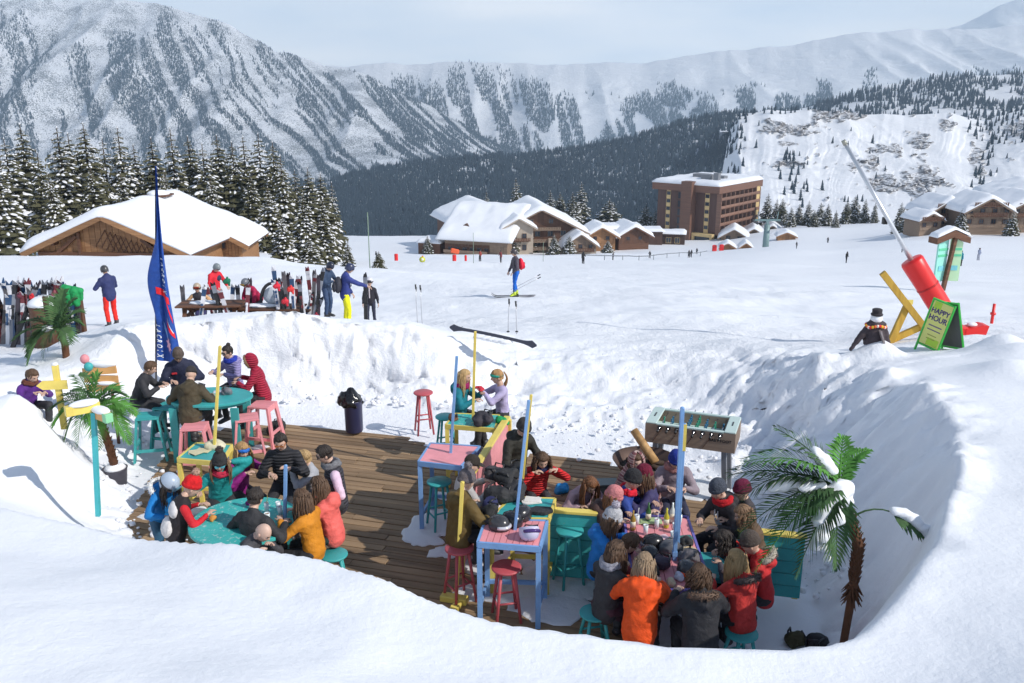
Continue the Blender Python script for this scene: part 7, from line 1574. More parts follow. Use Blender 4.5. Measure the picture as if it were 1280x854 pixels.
table_helmet("white and purple ski helmet lying open on the pink bar table", onz(661, 672, zT), srgb(205, 200, 225), .5, srgb(80, 60, 120), True)
table_helmet("black helmet with dark goggles in the middle of the helmet table", onz(652, 648, zT), (.03, .03, .035), 2.4)
table_helmet("black helmet with silver goggles at the left of the helmet table", onz(624, 660, zT), (.05, .05, .055), -2.2, (.6, .6, .65))
table_helmet("matt black helmet behind the blue pole on the helmet table", onz(640, 655, zT), (.02, .02, .025), 1.0, srgb(230, 60, 150))
for k, (px, py, z, r, c, lb) in enumerate([(622, 628, 1.05, .20, (.025, .025, .028), "black backpack piled on the left of the teal and yellow table"), (640, 622, 1.05, .21, (.03, .03, .034), "black backpack with grey print in the middle of the pile"), (634, 605, 1.15, .19, (.022, .022, .024), "dark rucksack on top of the backpack pile by the yellow pole"),
        (612, 634, 1.05, .13, srgb(40, 44, 90), "navy hat and gloves at the left edge of the backpack pile"), (615, 645, 1.05, .13, (.02, .02, .02), "black gloves left of the helmets on the bar table"), (618, 598, 1.1, .17, (.05, .045, .05), "dark jacket heaped against the pink partition"), (647, 592, 1.1, .15, (.03, .03, .03), "black bag hanging behind the pile by the blue pole")]):
    lump("backpack" if r > .16 else "gloves", lb, "backpack" if r > .16 else "gloves", onz(px, py, z), r, c, k + 3)
for k, (px, py, lb) in enumerate([(676, 640, "flat black ski gaiter lying on the teal table corner"), (607, 651, "black glove on the corner of the pink bar table")]):
    p = onz(px, py, 1.06); q = MB(); q.prism([(-.13, -.06), (.05, -.09), (.15, -.02), (.12, .07), (-.06, .09), (-.14, .03)], 0, .035, 'z'); o = q.build("gaiter", fabric((.03, .03, .034)), None, tuple(p)); tag(o, lb, "glove")
q = MB(); q.box((0, 0, .01), (.24, .17, .012), .2); q.box((.02, .02, .02), (.20, .14, .008), -.2); o = q.build("paper_tray", plain(srgb(226, 222, 214), .7), None, tuple(onz(664, 627, 1.05))); tag(o, "white paper menu lying on the teal table behind the backpacks", "paper")
lump("cushion", "cream blanket heaped on the small yellow table", "blanket", onz(270, 559, .95), .17, srgb(214, 206, 176), 31, straps=False, sq=.35)
q = MB(); [q.box((dx3, dy3, .006 + .007 * i), (.22, .15, .005), rz3) for i, (dx3, dy3, rz3) in enumerate([(-.05, 0, .3), (.04, .03, -.2), (.0, -.04, .9)])]; o = q.build("papers", plain(srgb(205, 196, 160), .7), None, tuple(onz(250, 565, .95))); tag(o, "pale papers spread beside the cream blanket on the small yellow table", "papers")
lump("rucksack", "black and purple rucksack slumped on the farthest teal bar table", "rucksack", onz(604, 530, 1.05), .19, (.04, .035, .045), 12)
lump("small_bag", "brown purse at the left corner of the farthest teal bar table", "bag", onz(567, 525, 1.05), .09, srgb(110, 70, 44), 13)
lump("green_jacket", "bright green jacket hung over the yellow end of the pink partition", "jacket", onz(628, 530, 1.02), .12, srgb(20, 160, 90), 14, straps=False)
lump("dark_bag", "black rucksack on the oval table before the man in navy", "rucksack", T1 + Vector((-.22, .05, 0)), .17, (.025, .025, .03), 15)
lump("scarf_heap", "black and white gloves heap on the oval table by the sunglasses woman", "gloves", T1 + Vector((.26, .08, 0)), .12, (.18, .18, .2), 16)
q = MB(); q.box((0, 0, .006), (.15, .11, .012), .3); o = q.build("small_book", plain(srgb(208, 212, 220), .6), None, tuple(T1 + Vector((.08, .2, .0)))); tag(o, "pale notebook lying on the oval teal table", "notebook")
def glass_cup(p, label, c, h=.12, r=.033, straw=None, name="drinking_glass", cat="glass"):
    o = empty(name, tuple(p), 0, label, cat); q = MB(); q.lathe([(r * .8, 0), (r, h), (r * .94, h), (r * .75, .008)], 16); q.build("cup", plain(srgb(214, 224, 228), .1, 0, 0, 3), o); q = MB(); q.lathe([(r * .78, .01), (r * .9, h * .85), (0, h * .86)], 16); q.build("drink", plain(c, .1, 0, 0, 3), o)
    if straw: q = MB(); q.tube([(0, 0, h * .5), (.02, .01, h + .09)], .004, 5); q.build("straw", plain(straw, .4, 0, 0), o)
def bottle(p, label, c, h=.26, r=.034):
    o = empty("bottle", tuple(p), 0, label, "bottle"); q = MB(); q.lathe([(r * .9, 0), (r, .01), (r, h * .58), (r * .4, h * .76), (r * .36, h), (0, h)], 18); q.build("glass_body", plain(c, .08, 0, 0, 3), o); q = MB(); q.lathe([(r * 1.02, h * .18), (r * 1.02, h * .46)], 18); q.build("label_band", plain(srgb(222, 214, 190), .6), o)
t3 = lambda x, y: Vector((T3.x + x, T3.y + y, 1.002))
glass_cup(t3(.22, .18), "tall drink with a yellow straw near the centre of the turquoise table", srgb(230, 190, 70), .14, .03, srgb(240, 220, 60)); glass_cup(t3(.40, .12), "red cocktail glass near the mustard jumper", srgb(200, 40, 60), .12, .034, srgb(240, 240, 240))
glass_cup(t3(.28, -.02), "amber tumbler on the turquoise table between the dark-haired man and mustard jumper", srgb(170, 110, 60), .10, .035); glass_cup(t3(.34, .26), "clear water glass at the far right of the turquoise table", srgb(190, 205, 210), .11, .03)
lump("pastry", "golden pastry beside the child with the red hat", "food", t3(-.38, -.02), .05, srgb(206, 140, 60), 5, straps=False); lump("purple_glove", "purple glove near the blonde girl on the turquoise table", "glove", t3(-.05, .42), .06, srgb(120, 20, 110), 6, straps=False)
T8z = .805
for k, (x, y, lb, c, c2) in enumerate([(1.58, 9.05, "black helmet with clear visor at the left of the crowded table", (.03, .03, .033), (.5, .5, .55)), (1.66, 9.32, "glossy black helmet in the middle of the crowded table", (.02, .02, .022), (.1, .1, .12)), (1.95, 8.72, "dark helmet with orange lens near the parka's fur hood", (.05, .05, .055), srgb(230, 80, 30)), (1.84, 9.20, "grey helmet right of the tall blue pole", (.10, .10, .11), (.05, .05, .05))]):
    table_helmet(lb, (x, y, T8z), c, k * 1.7, c2)
for k, (x, y, r, c, lb) in enumerate([(1.70, 8.85, .13, (.05, .035, .06), "purple-black gloves heaped near the front of the crowded table"), (2.02, 8.98, .15, (.13, .12, .13), "grey rucksack with pink zips on the crowded table's right side"), (1.55, 8.70, .10, (.03, .03, .03), "black mittens by the orange jacket's shoulder"), (1.86, 8.60, .08, srgb(205, 205, 220), "pale patterned neck warmer at the front of the crowded table"),
        (1.74, 8.50, .06, srgb(205, 190, 160), "cream fluffy pompom hat at the front edge of the crowded table"), (1.66, 8.98, .07, srgb(200, 196, 205), "white goggles strap heap left of the blue pole"), (2.06, 9.35, .09, (.03, .03, .03), "black gloves before the man in the dark hoodie"), (1.50, 9.45, .08, srgb(120, 20, 34), "dark red mitten by the man in the blue jacket")]):
    lump("gloves" if r != .15 else "rucksack", lb, "gloves" if r != .15 else "rucksack", (x, y, T8z), r, c, k + 40, straps=r > .09)
for k, (x, y, c, lb) in enumerate([(1.62, 9.62, srgb(196, 170, 90), "yellow beer glass on the pink boards before the blue jacket"), (1.78, 9.78, srgb(210, 60, 80), "red drink on the pink boards beside the patterned tray"), (1.98, 9.66, srgb(220, 200, 90), "tall yellow drink right of the blue pole"), (2.08, 9.88, srgb(190, 120, 60), "amber glass near the man in grey at the far end"), (1.92, 9.45, srgb(200, 210, 214), "clear glass beside the long tray"), (1.55, 9.88, srgb(150, 60, 50), "dark red glass at the far left corner of the crowded table")]):
    glass_cup((x, y, T8z), lb, c, .13, .032, srgb(230, 230, 230) if k % 2 else None)
for k, (x, y, c, lb) in enumerate([(1.90, 9.80, srgb(190, 180, 60), "yellow glass bottle beside the blue pole at the far end"), (2.0, 9.95, srgb(214, 220, 214), "clear bottle in front of the man in grey"), (1.48, 9.74, srgb(160, 130, 60), "amber beer bottle before the man with the red scarf"), (1.70, 9.95, srgb(60, 100, 60), "green bottle at the far end of the crowded table")]): bottle((x, y, T8z), lb, c)
for k, (x, y, w, d2, c, lb) in enumerate([(1.72, 9.95, .30, .16, srgb(170, 190, 140), "flat patterned green tray at the far end of the crowded table"), (2.0, 9.50, .34, .10, srgb(60, 110, 105), "long dark green ski strap case on the table's right side"), (1.80, 9.50, .18, .14, srgb(226, 190, 196), "pink plate on the crowded table"), (2.05, 9.22, .20, .14, srgb(214, 190, 150), "paper tray of food near the curly-haired woman")]):
    q = MB(); q.box((0, 0, .012), (w, d2, .018), .2 * k, bev=.005); q.box((0, 0, .024), (w * .8, d2 * .7, .008), .2 * k); o = q.build("tray", plain(c, .5, 0, .1, 20, .4), None, (x, y, T8z + .002 * k)); tag(o, lb, "tray")
lump("gear_heap", "black and teal boots and gloves dropped in the snow below the palm", "gear", (lambda p: Vector((p.x, p.y, gz(p.x, p.y) + .0)))(ony(1024, 742, 8.6)), .17, (.02, .02, .022), 61); lump("gear_heap", "black glove with yellow straps beside the dropped boots in the snow", "glove", (lambda p: Vector((p.x, p.y, gz(p.x, p.y) + .0)))(ony(1000, 738, 8.7)), .14, (.06, .055, .02), 62)
lump("blue_boot_bag", "bright blue cloth on the deck behind the boy in red", "cloth", onz(702, 614, .02), .13, srgb(20, 140, 205), 63, straps=False, sq=.4)
lump("dark_box", "dark rucksack on the deck behind the pink stools", "rucksack", Vector((-4.25, 14.9, .02)), .2, (.02, .02, .02), 64); lump("green_plant", "small green plant in the gap under the oval table", "plant", Vector((-5.05, 14.1, .02)), .12, srgb(50, 110, 40), 65, straps=False)
# ------------------------------------------------------------------ the guests
def who(px, py, face, label, jacket, pose='sit', seat=.62, lean=.15, H=1.70, floor=0.0, hp=.15, zt=None, **k):
    """px, py: top of the head in the photo; the person stands or sits on `floor`"""
    s = H / 1.75; top = (seat + .095 * s if pose == 'sit' else (.93 * s if pose == 'stand' else seat)) + .485 * s * math.cos(lean) + (.185 * (.35 + .65 * s) + .125) * math.cos(lean * .55 + hp)
    p = onz(px, py, floor + top if zt is None else zt); off = .485 * s * math.sin(lean) + .25 * math.sin(lean * .55 + hp); a = R(face)
    return person((p.x - math.cos(a) * off, p.y - math.sin(a) * off, floor), face, label, jacket, pose=pose, seat=seat, lean=lean, H=H, hp=hp, **k)
BK, CH = (.022, .022, .025), (.05, .05, .055)
DN = (.04, .055, .09)
# --- oval teal table, back left
who(188, 452, 8, "boy in black jacket with short brown hair at the oval table's left end", (.028, .028, .034), seat=.74, lean=.42, H=1.62, hp=.25, hairc=BROWN, tz=1.06, hl=(-.10, .48, 1.08), hr=(.16, .46, 1.08))
def navy_extra(o, T, P, Rl, nb, wr, s):
    q = MB(); q.box((.10, .13, .36), (.09, .02, .035), 0, 0, Matrix.Translation(P) @ Rl, .004); q.build("red_badge", fabric(srgb(190, 40, 50)), o)
who(222, 437, -72, "man in navy jacket with red chest badge behind the oval table", srgb(28, 34, 62), seat=.74, lean=.30, H=1.82, hp=.35, puff=1.12, hairc=LBROWN, hat=('beanie', srgb(92, 80, 72)), glasses=(.25, .16, .10), tz=1.06, extra=navy_extra, hl=(-.20, .40, 1.08), hr=(.14, .42, 1.08))
who(238, 459, 88, "man seen from behind in olive quilted jacket on the pink stool", srgb(72, 62, 42), seat=.75, lean=.22, H=1.80, hp=.3, hat=('cap', (.03, .025, .025)), hairc=DARK, tz=1.06, puff=1.1, hood='down', hl=(-.24, .34, 1.08), hr=(.24, .34, 1.08))
who(284, 432, -125, "woman in sunglasses and lavender jacket with blue hood behind the oval table", srgb(150, 142, 190), seat=.70, lean=.12, H=1.70, hairc=DARK, style='bun', glasses=True, hood='down', scarfc=srgb(38, 60, 170), tz=1.06, quilt=8, pants=BK)
who(312, 443, 186, "person in crimson hooded puffer jacket facing left on a pink stool", srgb(168, 24, 58), seat=.72, lean=.25, H=1.70, hood='up', fur=LBROWN, hairc=LBROWN, style='', quilt=8, tz=1.06, hl=(-.12, .42, 1.08), hr=(.16, .40, 1.10), puff=1.05)
def prp(o, T, P, Rl, nb, wr, s):
    q = MB(); q.box((0, -.01, .40), (.30, .22, .10), 0, 0, Matrix.Translation(P) @ Rl, .04); q.build("yoke", fabric(srgb(120, 110, 120)), o)
who(40, 462, -28, "woman in purple and grey ski jacket sitting in the snow at the left edge", srgb(88, 36, 130), seat=.35, lean=.38, H=1.68, floor=.32, hp=.3, hairc=BROWN, style='tail', scarfc=srgb(110, 64, 50), hl=(-.05, .50, .75), hr=(.18, .52, .80), gloves=None, tz=.75)
# --- round turquoise table, left group
tz = 1.0
who(213, 596, -28, "child in bright blue jacket and silver ski helmet with goggles", srgb(0, 118, 190), pose='stand', lean=.35, H=1.42, hp=.45, child=True, hat=('helmet', srgb(170, 184, 200), srgb(110, 150, 170)), hairc=DARK, style='locks', hood='down', fur=(.8, .8, .78), hl=(-.10, .38, .9), hr=(.20, .36, .88), pants=(.02, .09, .17), vox=.019)
def penguin(o, T, P, Rl, nb, wr, s):
    M = Matrix.Translation(P) @ Rl; q = MB(); q.ball((0, -.075, .30), (.14, .07, .11), 14, 8, 0, M); q.ball((-.03, -.10, .06), (.155, .08, .13), 14, 8, 0, M); q.build("white_panel", fabric(srgb(226, 222, 220)), o)
who(240, 598, 28, "person in red knit hat with pompom and red, white and black jacket", srgb(34, 28, 32), pose='stand', lean=.30, H=1.55, hp=.35, hat=('beanie', srgb(212, 22, 28), srgb(186, 150, 130)), hairc=DARK, hl=(-.20, .36, 1.05), hr=(.18, .40, 1.05), extra=penguin, sleeve=srgb(208, 20, 36), pants=BK, puff=1.05)
who(274, 568, -62, "woman in teal jacket, black bobble hat and blue sunglasses leaning on the turquoise table", srgb(24, 150, 150), seat=.64, lean=.42, H=1.68, hp=.05, hy=-.2, hat=('beanie', (.03, .028, .03), (.06, .045, .04)), glasses=(.12, .45, .55), hairc=LBROWN, style='long', scarfc=srgb(190, 40, 70), tz=1.0, hl=(-.16, .22, 1.30), hr=(.34, .34, 1.03), puff=.95)
who(302, 553, -30, "girl in purple top with long blonde hair and blue patterned headband", srgb(140, 22, 120), seat=.60, lean=.18, H=1.58, hy=-.3, hat=('headband', srgb(40, 110, 200)), hairc=(.40, .24, .10), style='long', tz=1.0)
who(350, 542, -88, "dark-haired man in black puffer jacket and orange sunglasses behind the table", (.022, .022, .027), seat=.74, lean=.12, H=1.78, hp=.3, hairc=DARK, style='short', glasses=(.45, .14, .04), quilt=7, tz=1.05, hl=(-.14, .30, 1.18), hr=(.13, .32, 1.12))
def phone(o, T, P, Rl, nb, wr, s):
    q = MB(); c = (wr[0] + wr[1]) / 2 + Vector((0, .09, .03)); q.box(c, (.075, .012, .14), 0, 0, None, .004); q.build("phone", plain((.02, .02, .022), .2), o)
who(379, 563, -160, "blonde person in light grey knit sweater next to the man in black puffer", srgb(168, 170, 176), seat=.50, lean=.15, H=1.55, hairc=BLOND, style='shortback', tz=.98, hp=.2, hl=(-.12, .36, 1.05), hr=(.12, .34, 1.05), extra=phone)
def vest(o, T, P, Rl, nb, wr, s): pass
who(405, 557, 200, "bearded man in dark vest with pink sleeves and grey scarf", (.045, .042, .055), seat=.74, lean=.10, H=1.80, hp=.3, hairc=DARK, style='short', glasses=(.05, .04, .04), scarfc=srgb(120, 120, 124), sleeve=srgb(226, 196, 216), quilt=7, tz=1.0, hl=(-.24, .22, 1.0), hr=(.26, .12, .95), vox=.019)
who(398, 596, 172, "woman in coral jacket with dark brown hair at the right of the turquoise table", srgb(232, 104, 96), seat=.58, lean=.20, H=1.68, hairc=BROWN, style='long', hood='down', tz=1.0, puff=1.08, pants=(.03, .06, .06))
who(377, 612, 158, "woman in mustard sweater with long brown hair at the turquoise table", srgb(204, 130, 18), seat=.58, lean=.15, H=1.66, hairc=BROWN, style='long', tz=1.0, collar=False)
who(318, 611, 72, "man in black jacket with cropped dark hair seen from behind", (.025, .025, .028), seat=.64, lean=.18, H=1.74, hairc=DARK, style='shortback', tz=1.0, hl=(-.26, .30, 1.03), hr=(.28, .30, 1.03))
who(330, 655, -20, "bald man in dark grey top bending forward at the front of the left group", (.06, .06, .07), seat=.52, lean=.55, H=1.72, hp=.35, hairc=GREY, style='', tz=.8, skin=2, hl=(-.10, .42, .95), hr=(.2, .40, .95))
# --- centre
who(580, 462, -18, "woman in teal jacket with very long blonde hair at the farthest teal table", srgb(0, 120, 134), seat=.74, lean=.10, H=1.70, hairc=(.50, .33, .15), style='long', scarfc=srgb(150, 20, 90), tz=1.08, hl=(-.05, .38, 1.2), hr=(.18, .34, 1.15), hood='down')
who(622, 462, 195, "woman in lavender top with green headband and tied blonde hair", srgb(178, 168, 204), seat=.74, lean=.08, H=1.66, hat=('headband', srgb(40, 160, 140)), hairc=(.42, .24, .10), style='tail', gloves=srgb(200, 40, 60), tz=1.08, hl=(-.08, .36, 1.25), hr=(.10, .38, 1.25), collar=False, pants=BK, puff=.92)
who(589, 570, 10, "man in backward cap and pale grey fleece behind the olive jacket", srgb(176, 172, 170), seat=.70, lean=.18, H=1.70, hat=('cap', srgb(52, 44, 38)), hairc=BROWN, tz=1.08, hp=.2)
who(583, 590, 38, "person in olive-brown jacket and bobble beanie with their back turned on a red stool", srgb(96, 76, 30), seat=.74, lean=.14, H=1.72, hp=.2, hat=('beanie', srgb(104, 96, 98), srgb(120, 112, 114)), hairc=BROWN, hood='down', tz=1.07, puff=1.12, jl=.08, pants=BK, hl=(-.22, .34, 1.08), hr=(.2, .36, 1.08))
who(655, 526, -55, "person standing in black and camouflage jacket with dark headphones behind the yellow pole", srgb(40, 38, 30), pose='stand', lean=.22, H=1.76, hp=.35, hairc=DARK, style='short', hat=('beanie', (.05, .045, .042)), hl=(-.10, .35, 1.15), hr=(.25, .42, 1.0), hood='down', pants=BK, boots=srgb(20, 130, 190))
who(678, 566, -75, "curly-haired boy in red quilted jacket leaning over the teal table", srgb(206, 26, 30), seat=.56, lean=.42, H=1.60, hp=.25, hairc=BROWN, style='curly', scarfc=srgb(34, 40, 80), quilt=8, tz=1.0, hl=(-.22, .36, 1.06), hr=(.16, .38, 1.06))
# --- right group
T = .84
who(739, 598, -65, "person with long auburn-brown hair bent low behind the turquoise partition", srgb(190, 160, 170), seat=.40, lean=.45, H=1.62, hp=.45, hairc=AUBURN, style='long', tz=.7)
def blanket(o, T, P, Rl, nb, wr, s):
    b = MB(); n = 26; rings = 16; vs = []
    for j in range(rings + 1):
        t = j / rings
        for k in range(n + 1):
            a = R(38) + (2 * PI - R(76)) * k / n
            if t < .42: th = PI * (.04 + .62 * t / .42); r = math.sin(th) * .118; z = math.cos(th) * .150; c = T @ Vector((math.sin(a) * r, math.cos(a) * r * 1.15 - .012, z))
            else:
                q = (t - .42) / .58; rx = .11 + .30 * q ** .7; ry = .13 + .16 * q ** .8; base = T @ Vector((0, -.02, -.06)); c = base + Vector((math.sin(a) * rx * (1 + .05 * math.sin(a * 7 + j)), math.cos(a) * ry * (1 + .05 * math.sin(a * 6)), -.62 * q)); c.y += .04 * q
            vs.append(c)
    b.add(vs, [(j * (n + 1) + k, j * (n + 1) + k + 1, (j + 1) * (n + 1) + k + 1, (j + 1) * (n + 1) + k) for j in range(rings) for k in range(n)], 0, True)
    m = NT("plaid_blanket"); w1 = m.n('ShaderNodeTexWave', {'Vector': m.coord(), 'Scale': 5.0, 'Distortion': .6}, wave_type='BANDS', bands_direction='Z').outputs['Fac']; w2 = m.n('ShaderNodeTexWave', {'Vector': m.coord(), 'Scale': 3.4, 'Distortion': .6}, wave_type='BANDS', bands_direction='X').outputs['Fac']
    m.base(m.mix(m.math('MULTIPLY', w2, .5), m.ramp(w1, [(.2, srgb(120, 70, 74)), (.5, srgb(206, 186, 176)), (.8, srgb(150, 120, 116))]), srgb(110, 74, 76))); m.rough(.95); m.bump(m.noise(60, 3), .4, .01)
    q = b.build("blanket", m.m, o); md = q.modifiers.new('s', 'SOLIDIFY'); md.thickness = .014
who(796, 566, -82, "smiling woman wrapped in a plaid blanket over her head beside the fire bowl", srgb(96, 50, 50), seat=.46, lean=.10, H=1.68, hp=.12, hairc=BROWN, style='long', skin=2, tz=T, extra=blanket, scarfc=srgb(120, 24, 60), hl=(-.12, .34, .86), hr=(.12, .34, .86))
who(845, 566, -92, "man in grey-mauve fleece and royal blue beanie behind the tallest blue pole", srgb(142, 128, 136), seat=.46, lean=.22, H=1.76, hp=.35, hat=('beanie', srgb(28, 50, 140)), hairc=BROWN, tz=T, scarfc=srgb(170, 120, 116), pants=srgb(44, 46, 70), hl=(-.12, .38, .86), hr=(.12, .40, .88), puff=1.05)
who(791, 590, -12, "man in bright blue jacket, black beanie and red scarf in sunglasses", srgb(32, 62, 140), seat=.46, lean=.24, H=1.76, hp=.15, hat=('beanie', (.022, .022, .025)), glasses=(.03, .03, .03), scarfc=srgb(216, 26, 50), tz=T, hl=(-.18, .40, .86), hr=(.16, .42, .86))
who(806, 584, 175, "person in burgundy beanie just behind the man with the red scarf", srgb(58, 52, 96), seat=.44, lean=.15, H=1.64, hat=('beanie', srgb(112, 22, 50)), hairc=BROWN, style='locks', tz=T)
who(768, 611, -18, "person in dusty-pink beanie and dark brown jacket left of the crowded table", srgb(70, 46, 42), seat=.44, lean=.25, H=1.66, hp=.3, hat=('beanie', srgb(206, 130, 130)), hairc=AUBURN, style='locks', tz=T, hood='down')
who(766, 638, -8, "person in blue jacket and pale grey cable-knit hat with pompom", srgb(20, 124, 204), seat=.46, lean=.18, H=1.66, hp=.25, hat=('beanie', srgb(186, 186, 190), srgb(190, 184, 196)), hairc=BROWN, style='locks', tz=T, hood='down', pants=BK)
who(770, 676, 38, "woman in black and grey jacket with straight brown hair on the low teal stool", (.035, .034, .038), seat=.47, lean=.14, H=1.66, hp=.25, hairc=BROWN, style='long', scarfc=srgb(150, 150, 160), tz=T, pants=(.07, .02, .035), jl=.03)
who(790, 668, 5, "person in dark red sweater between the grey pompom hat and the orange jacket", srgb(112, 14, 26), seat=.40, lean=.30, H=1.58, hp=.4, hairc=BROWN, style='short', tz=T)
who(806, 692, 74, "woman in vivid orange jacket with long ash-blonde hair seen from behind", srgb(246, 84, 10), seat=.46, lean=.20, H=1.70, hp=.3, hairc=(.30, .21, .13), style='long', hood='down', tz=T, puff=1.15, jl=.07, pants=(.05, .035, .035))
who(875, 706, 97, "person in long black parka with brown fur hood seen from behind", (.020, .020, .024), seat=.46, lean=.16, H=1.72, hp=.25, hairc=BROWN, style='curly', hood='down', fur=(.14, .085, .055), tz=T, puff=1.18, jl=.12, pants=BK)
who(922, 688, 118, "blonde woman in red jacket with dark fur hood on the low teal stool", srgb(196, 50, 44), seat=.47, lean=.15, H=1.64, hp=.3, hairc=BLOND, style='long', hood='down', fur=(.07, .05, .045), tz=T, puff=1.05, pants=BK, jl=.04)
who(903, 664, 168, "person with dark hair and red collar bending over the crowded table", (.05, .045, .06), seat=.46, lean=.42, H=1.66, hp=.4, hairc=DARK, style='curly', scarfc=srgb(220, 50, 40), tz=T)
who(938, 668, 165, "person with patterned knit beanie and red jacket right of the crowded table", srgb(200, 40, 42), seat=.44, lean=.22, H=1.62, hp=.3, hat=('beanie', srgb(84, 74, 68)), hairc=BROWN, tz=T, hood='down', fur=(.45, .40, .33))
who(929, 632, 170, "woman with curly light-brown hair and sunglasses pushed up, in brown jacket", srgb(96, 74, 54), seat=.46, lean=.30, H=1.66, hp=.3, hairc=(.22, .13, .07), style='curly', tz=T, hl=(-.1, .4, .87), hr=(.12, .42, .86))
def hoodprint(o, T, P, Rl, nb, wr, s):
    M = Matrix.Translation(P) @ Rl; q = MB(); [q.box((x, .155, .26), (.012, .02, .09), 0, 0, M) for x in (-.05, -.02, .02, .05)]; q.tube([M @ Vector((-.03, .13, .44)), M @ Vector((-.035, .17, .34))], .006, 5); q.tube([M @ Vector((.03, .13, .44)), M @ Vector((.035, .17, .34))], .006, 5); q.build("hoodie_print", plain(srgb(220, 220, 224), .7), o)
who(898, 602, 205, "man in black hoodie and slate beanie reaching over the table, red neck warmer", (.030, .026, .030), seat=.52, lean=.38, H=1.80, hp=.2, hat=('beanie', srgb(70, 76, 88)), hairc=BROWN, scarfc=srgb(190, 22, 34), hood='down', tz=T, extra=hoodprint, hl=(-.26, .44, .90), hr=(.06, .46, .88))
who(929, 603, 190, "person in burgundy beanie at the back right, half hidden by palm leaves", srgb(60, 54, 58), seat=.46, lean=.12, H=1.68, hat=('beanie', srgb(104, 20, 54)), hairc=BROWN, tz=T)

# --- the upper snowfield
def up_who(px, pfeet, y, ptop, face, label, jacket, pose='stand', **k):
    p = ony(px, pfeet, y); g_ = gz(p.x, y); t = ony(px, ptop, y).z; H = (t - g_) / 1.02 if pose == 'stand' else k.pop('Hh', 1.7); k.pop('Hh', None)
    return person((p.x, y, g_), face, label, jacket, pose=pose, H=max(1.05, min(2.05, H)), vox=.026, **k)
def uw(px, y, face, label, jacket, H=1.78, foot_row=None, **k):
    p = ony(px, 395, y); g_ = gz(p.x, y); return person((p.x, y, g_ + k.pop('dz', 0)), face, label, jacket, H=H, vox=.026, **k)
uw(140, 25.2, 140, "man in navy jacket and bright red trousers standing with his back turned", srgb(44, 54, 104), 1.86, pose='stand', lean=.04, hp=.3, pants=srgb(240, 38, 24), hat=('helmet', (.06, .06, .065)), style='', hl=(-.22, .30, 1.18), hr=(.10, .32, 1.20), puff=1.1)
uw(252, 24.6, -80, "skier in helmet and dark jacket with tan sleeves crouching at the left picnic table", (.04, .035, .045), 1.6, pose='stand', lean=.55, hp=-.2, sleeve=srgb(214, 168, 122), hat=('helmet', srgb(176, 160, 140), srgb(150, 60, 40)), style='', hl=(-.20, .34, 1.0), hr=(.20, .34, 1.0), pants=srgb(70, 70, 120), dz=-.18)
def redback(o, T, P, Rl, nb, wr, s):
    M = Matrix.Translation(P) @ Rl; q = MB(); q.ball((-.07, .02, .36), (.13, .15, .12), 12, 8, 0, M); q.build("navy_shoulder", fabric(srgb(36, 44, 74)), o)
uw(272, 27.6, -30, "tall man in red jacket with navy shoulders and grey helmet by the skis", srgb(214, 26, 48), 1.9, pose='stand', lean=.10, hp=.45, hat=('helmet', srgb(120, 128, 132)), style='', extra=redback, pants=(.03, .035, .05), hl=(-.2, .3, 1.1), hr=(.15, .3, 1.1))
uw(324, 24.9, -120, "skier in magenta jacket and grey helmet bending over the dark picnic table", srgb(168, 18, 70), 1.62, pose='stand', lean=.75, hp=.1, hat=('helmet', srgb(104, 108, 116), srgb(190, 150, 60)), style='', hl=(-.34, .55, .62), hr=(.10, .50, .80), pants=(.03, .03, .04), puff=1.1, dz=-.05)
uw(410, 27.0, -25, "person in one-piece navy ski suit and dark helmet looking down", srgb(44, 66, 96), 1.86, pose='stand', lean=.12, hp=.55, hat=('helmet', srgb(40, 44, 62)), style='', pants=srgb(48, 70, 104), hl=(-.10, .32, 1.25), hr=(.10, .34, 1.22))
uw(433, 23.6, 20, "man in blue jacket, yellow trousers and black backpack holding skis", srgb(44, 58, 128), 1.86, pose='stand', lean=.10, hp=.4, hat=('helmet', srgb(50, 56, 84), None), style='', pants=srgb(238, 232, 20), hl=(-.2, .2, .95), hr=(.22, .58, 1.18), extra=lambda o, T, P, Rl, nb, wr, s: backpack(o, P, Rl, (.035, .035, .05)), feet=[(-.22, 0), (.22, .02)], puff=1.08)
p = ony(457, 395, 23.9); ski((p.x, 23.9, gz(p.x, 23.9)), (R(-3), R(1), 0), 0, 1.55, 1, "black pair of skis held upright by the man in yellow trousers")
uw(464, 25.2, -90, "child in dark ski suit with white stripe and white helmet with goggles", srgb(36, 34, 46), 1.42, pose='stand', lean=.03, child=True, hat=('helmet', srgb(206, 206, 212), (.05, .05, .07)), style='', pants=srgb(40, 44, 66), hl=(-.30, .05, .62), hr=(.28, .08, .62), extra=lambda o, T, P, Rl, nb, wr, s: (lambda q: (q.box((.0, .14, .28), (.03, .02, .34), 0, 0, Matrix.Translation(P)), q.build("white_stripe", fabric(srgb(215, 205, 210)), o)))(MB()))
p = ony(645, 369, 33); g_ = gz(p.x, 33); sk_ = person((p.x, 33, g_ + .05), 200, "lone skier in grey and red jacket with bright blue trousers on the open piste", srgb(78, 72, 84), (0, .12, .55), pose='stand', H=1.82, lean=.06, hp=.1, vox=.026, hat=('helmet', (.06, .05, .055), (.1, .06, .05)), style='', extra=lambda o, T, P, Rl, nb, wr, s: backpack(o, P, Rl, srgb(226, 24, 56)), hl=(-.16, .18, .95), hr=(.16, .22, .92), boots=srgb(190, 210, 60), feet=[(-.10, .10), (.10, -.06)])
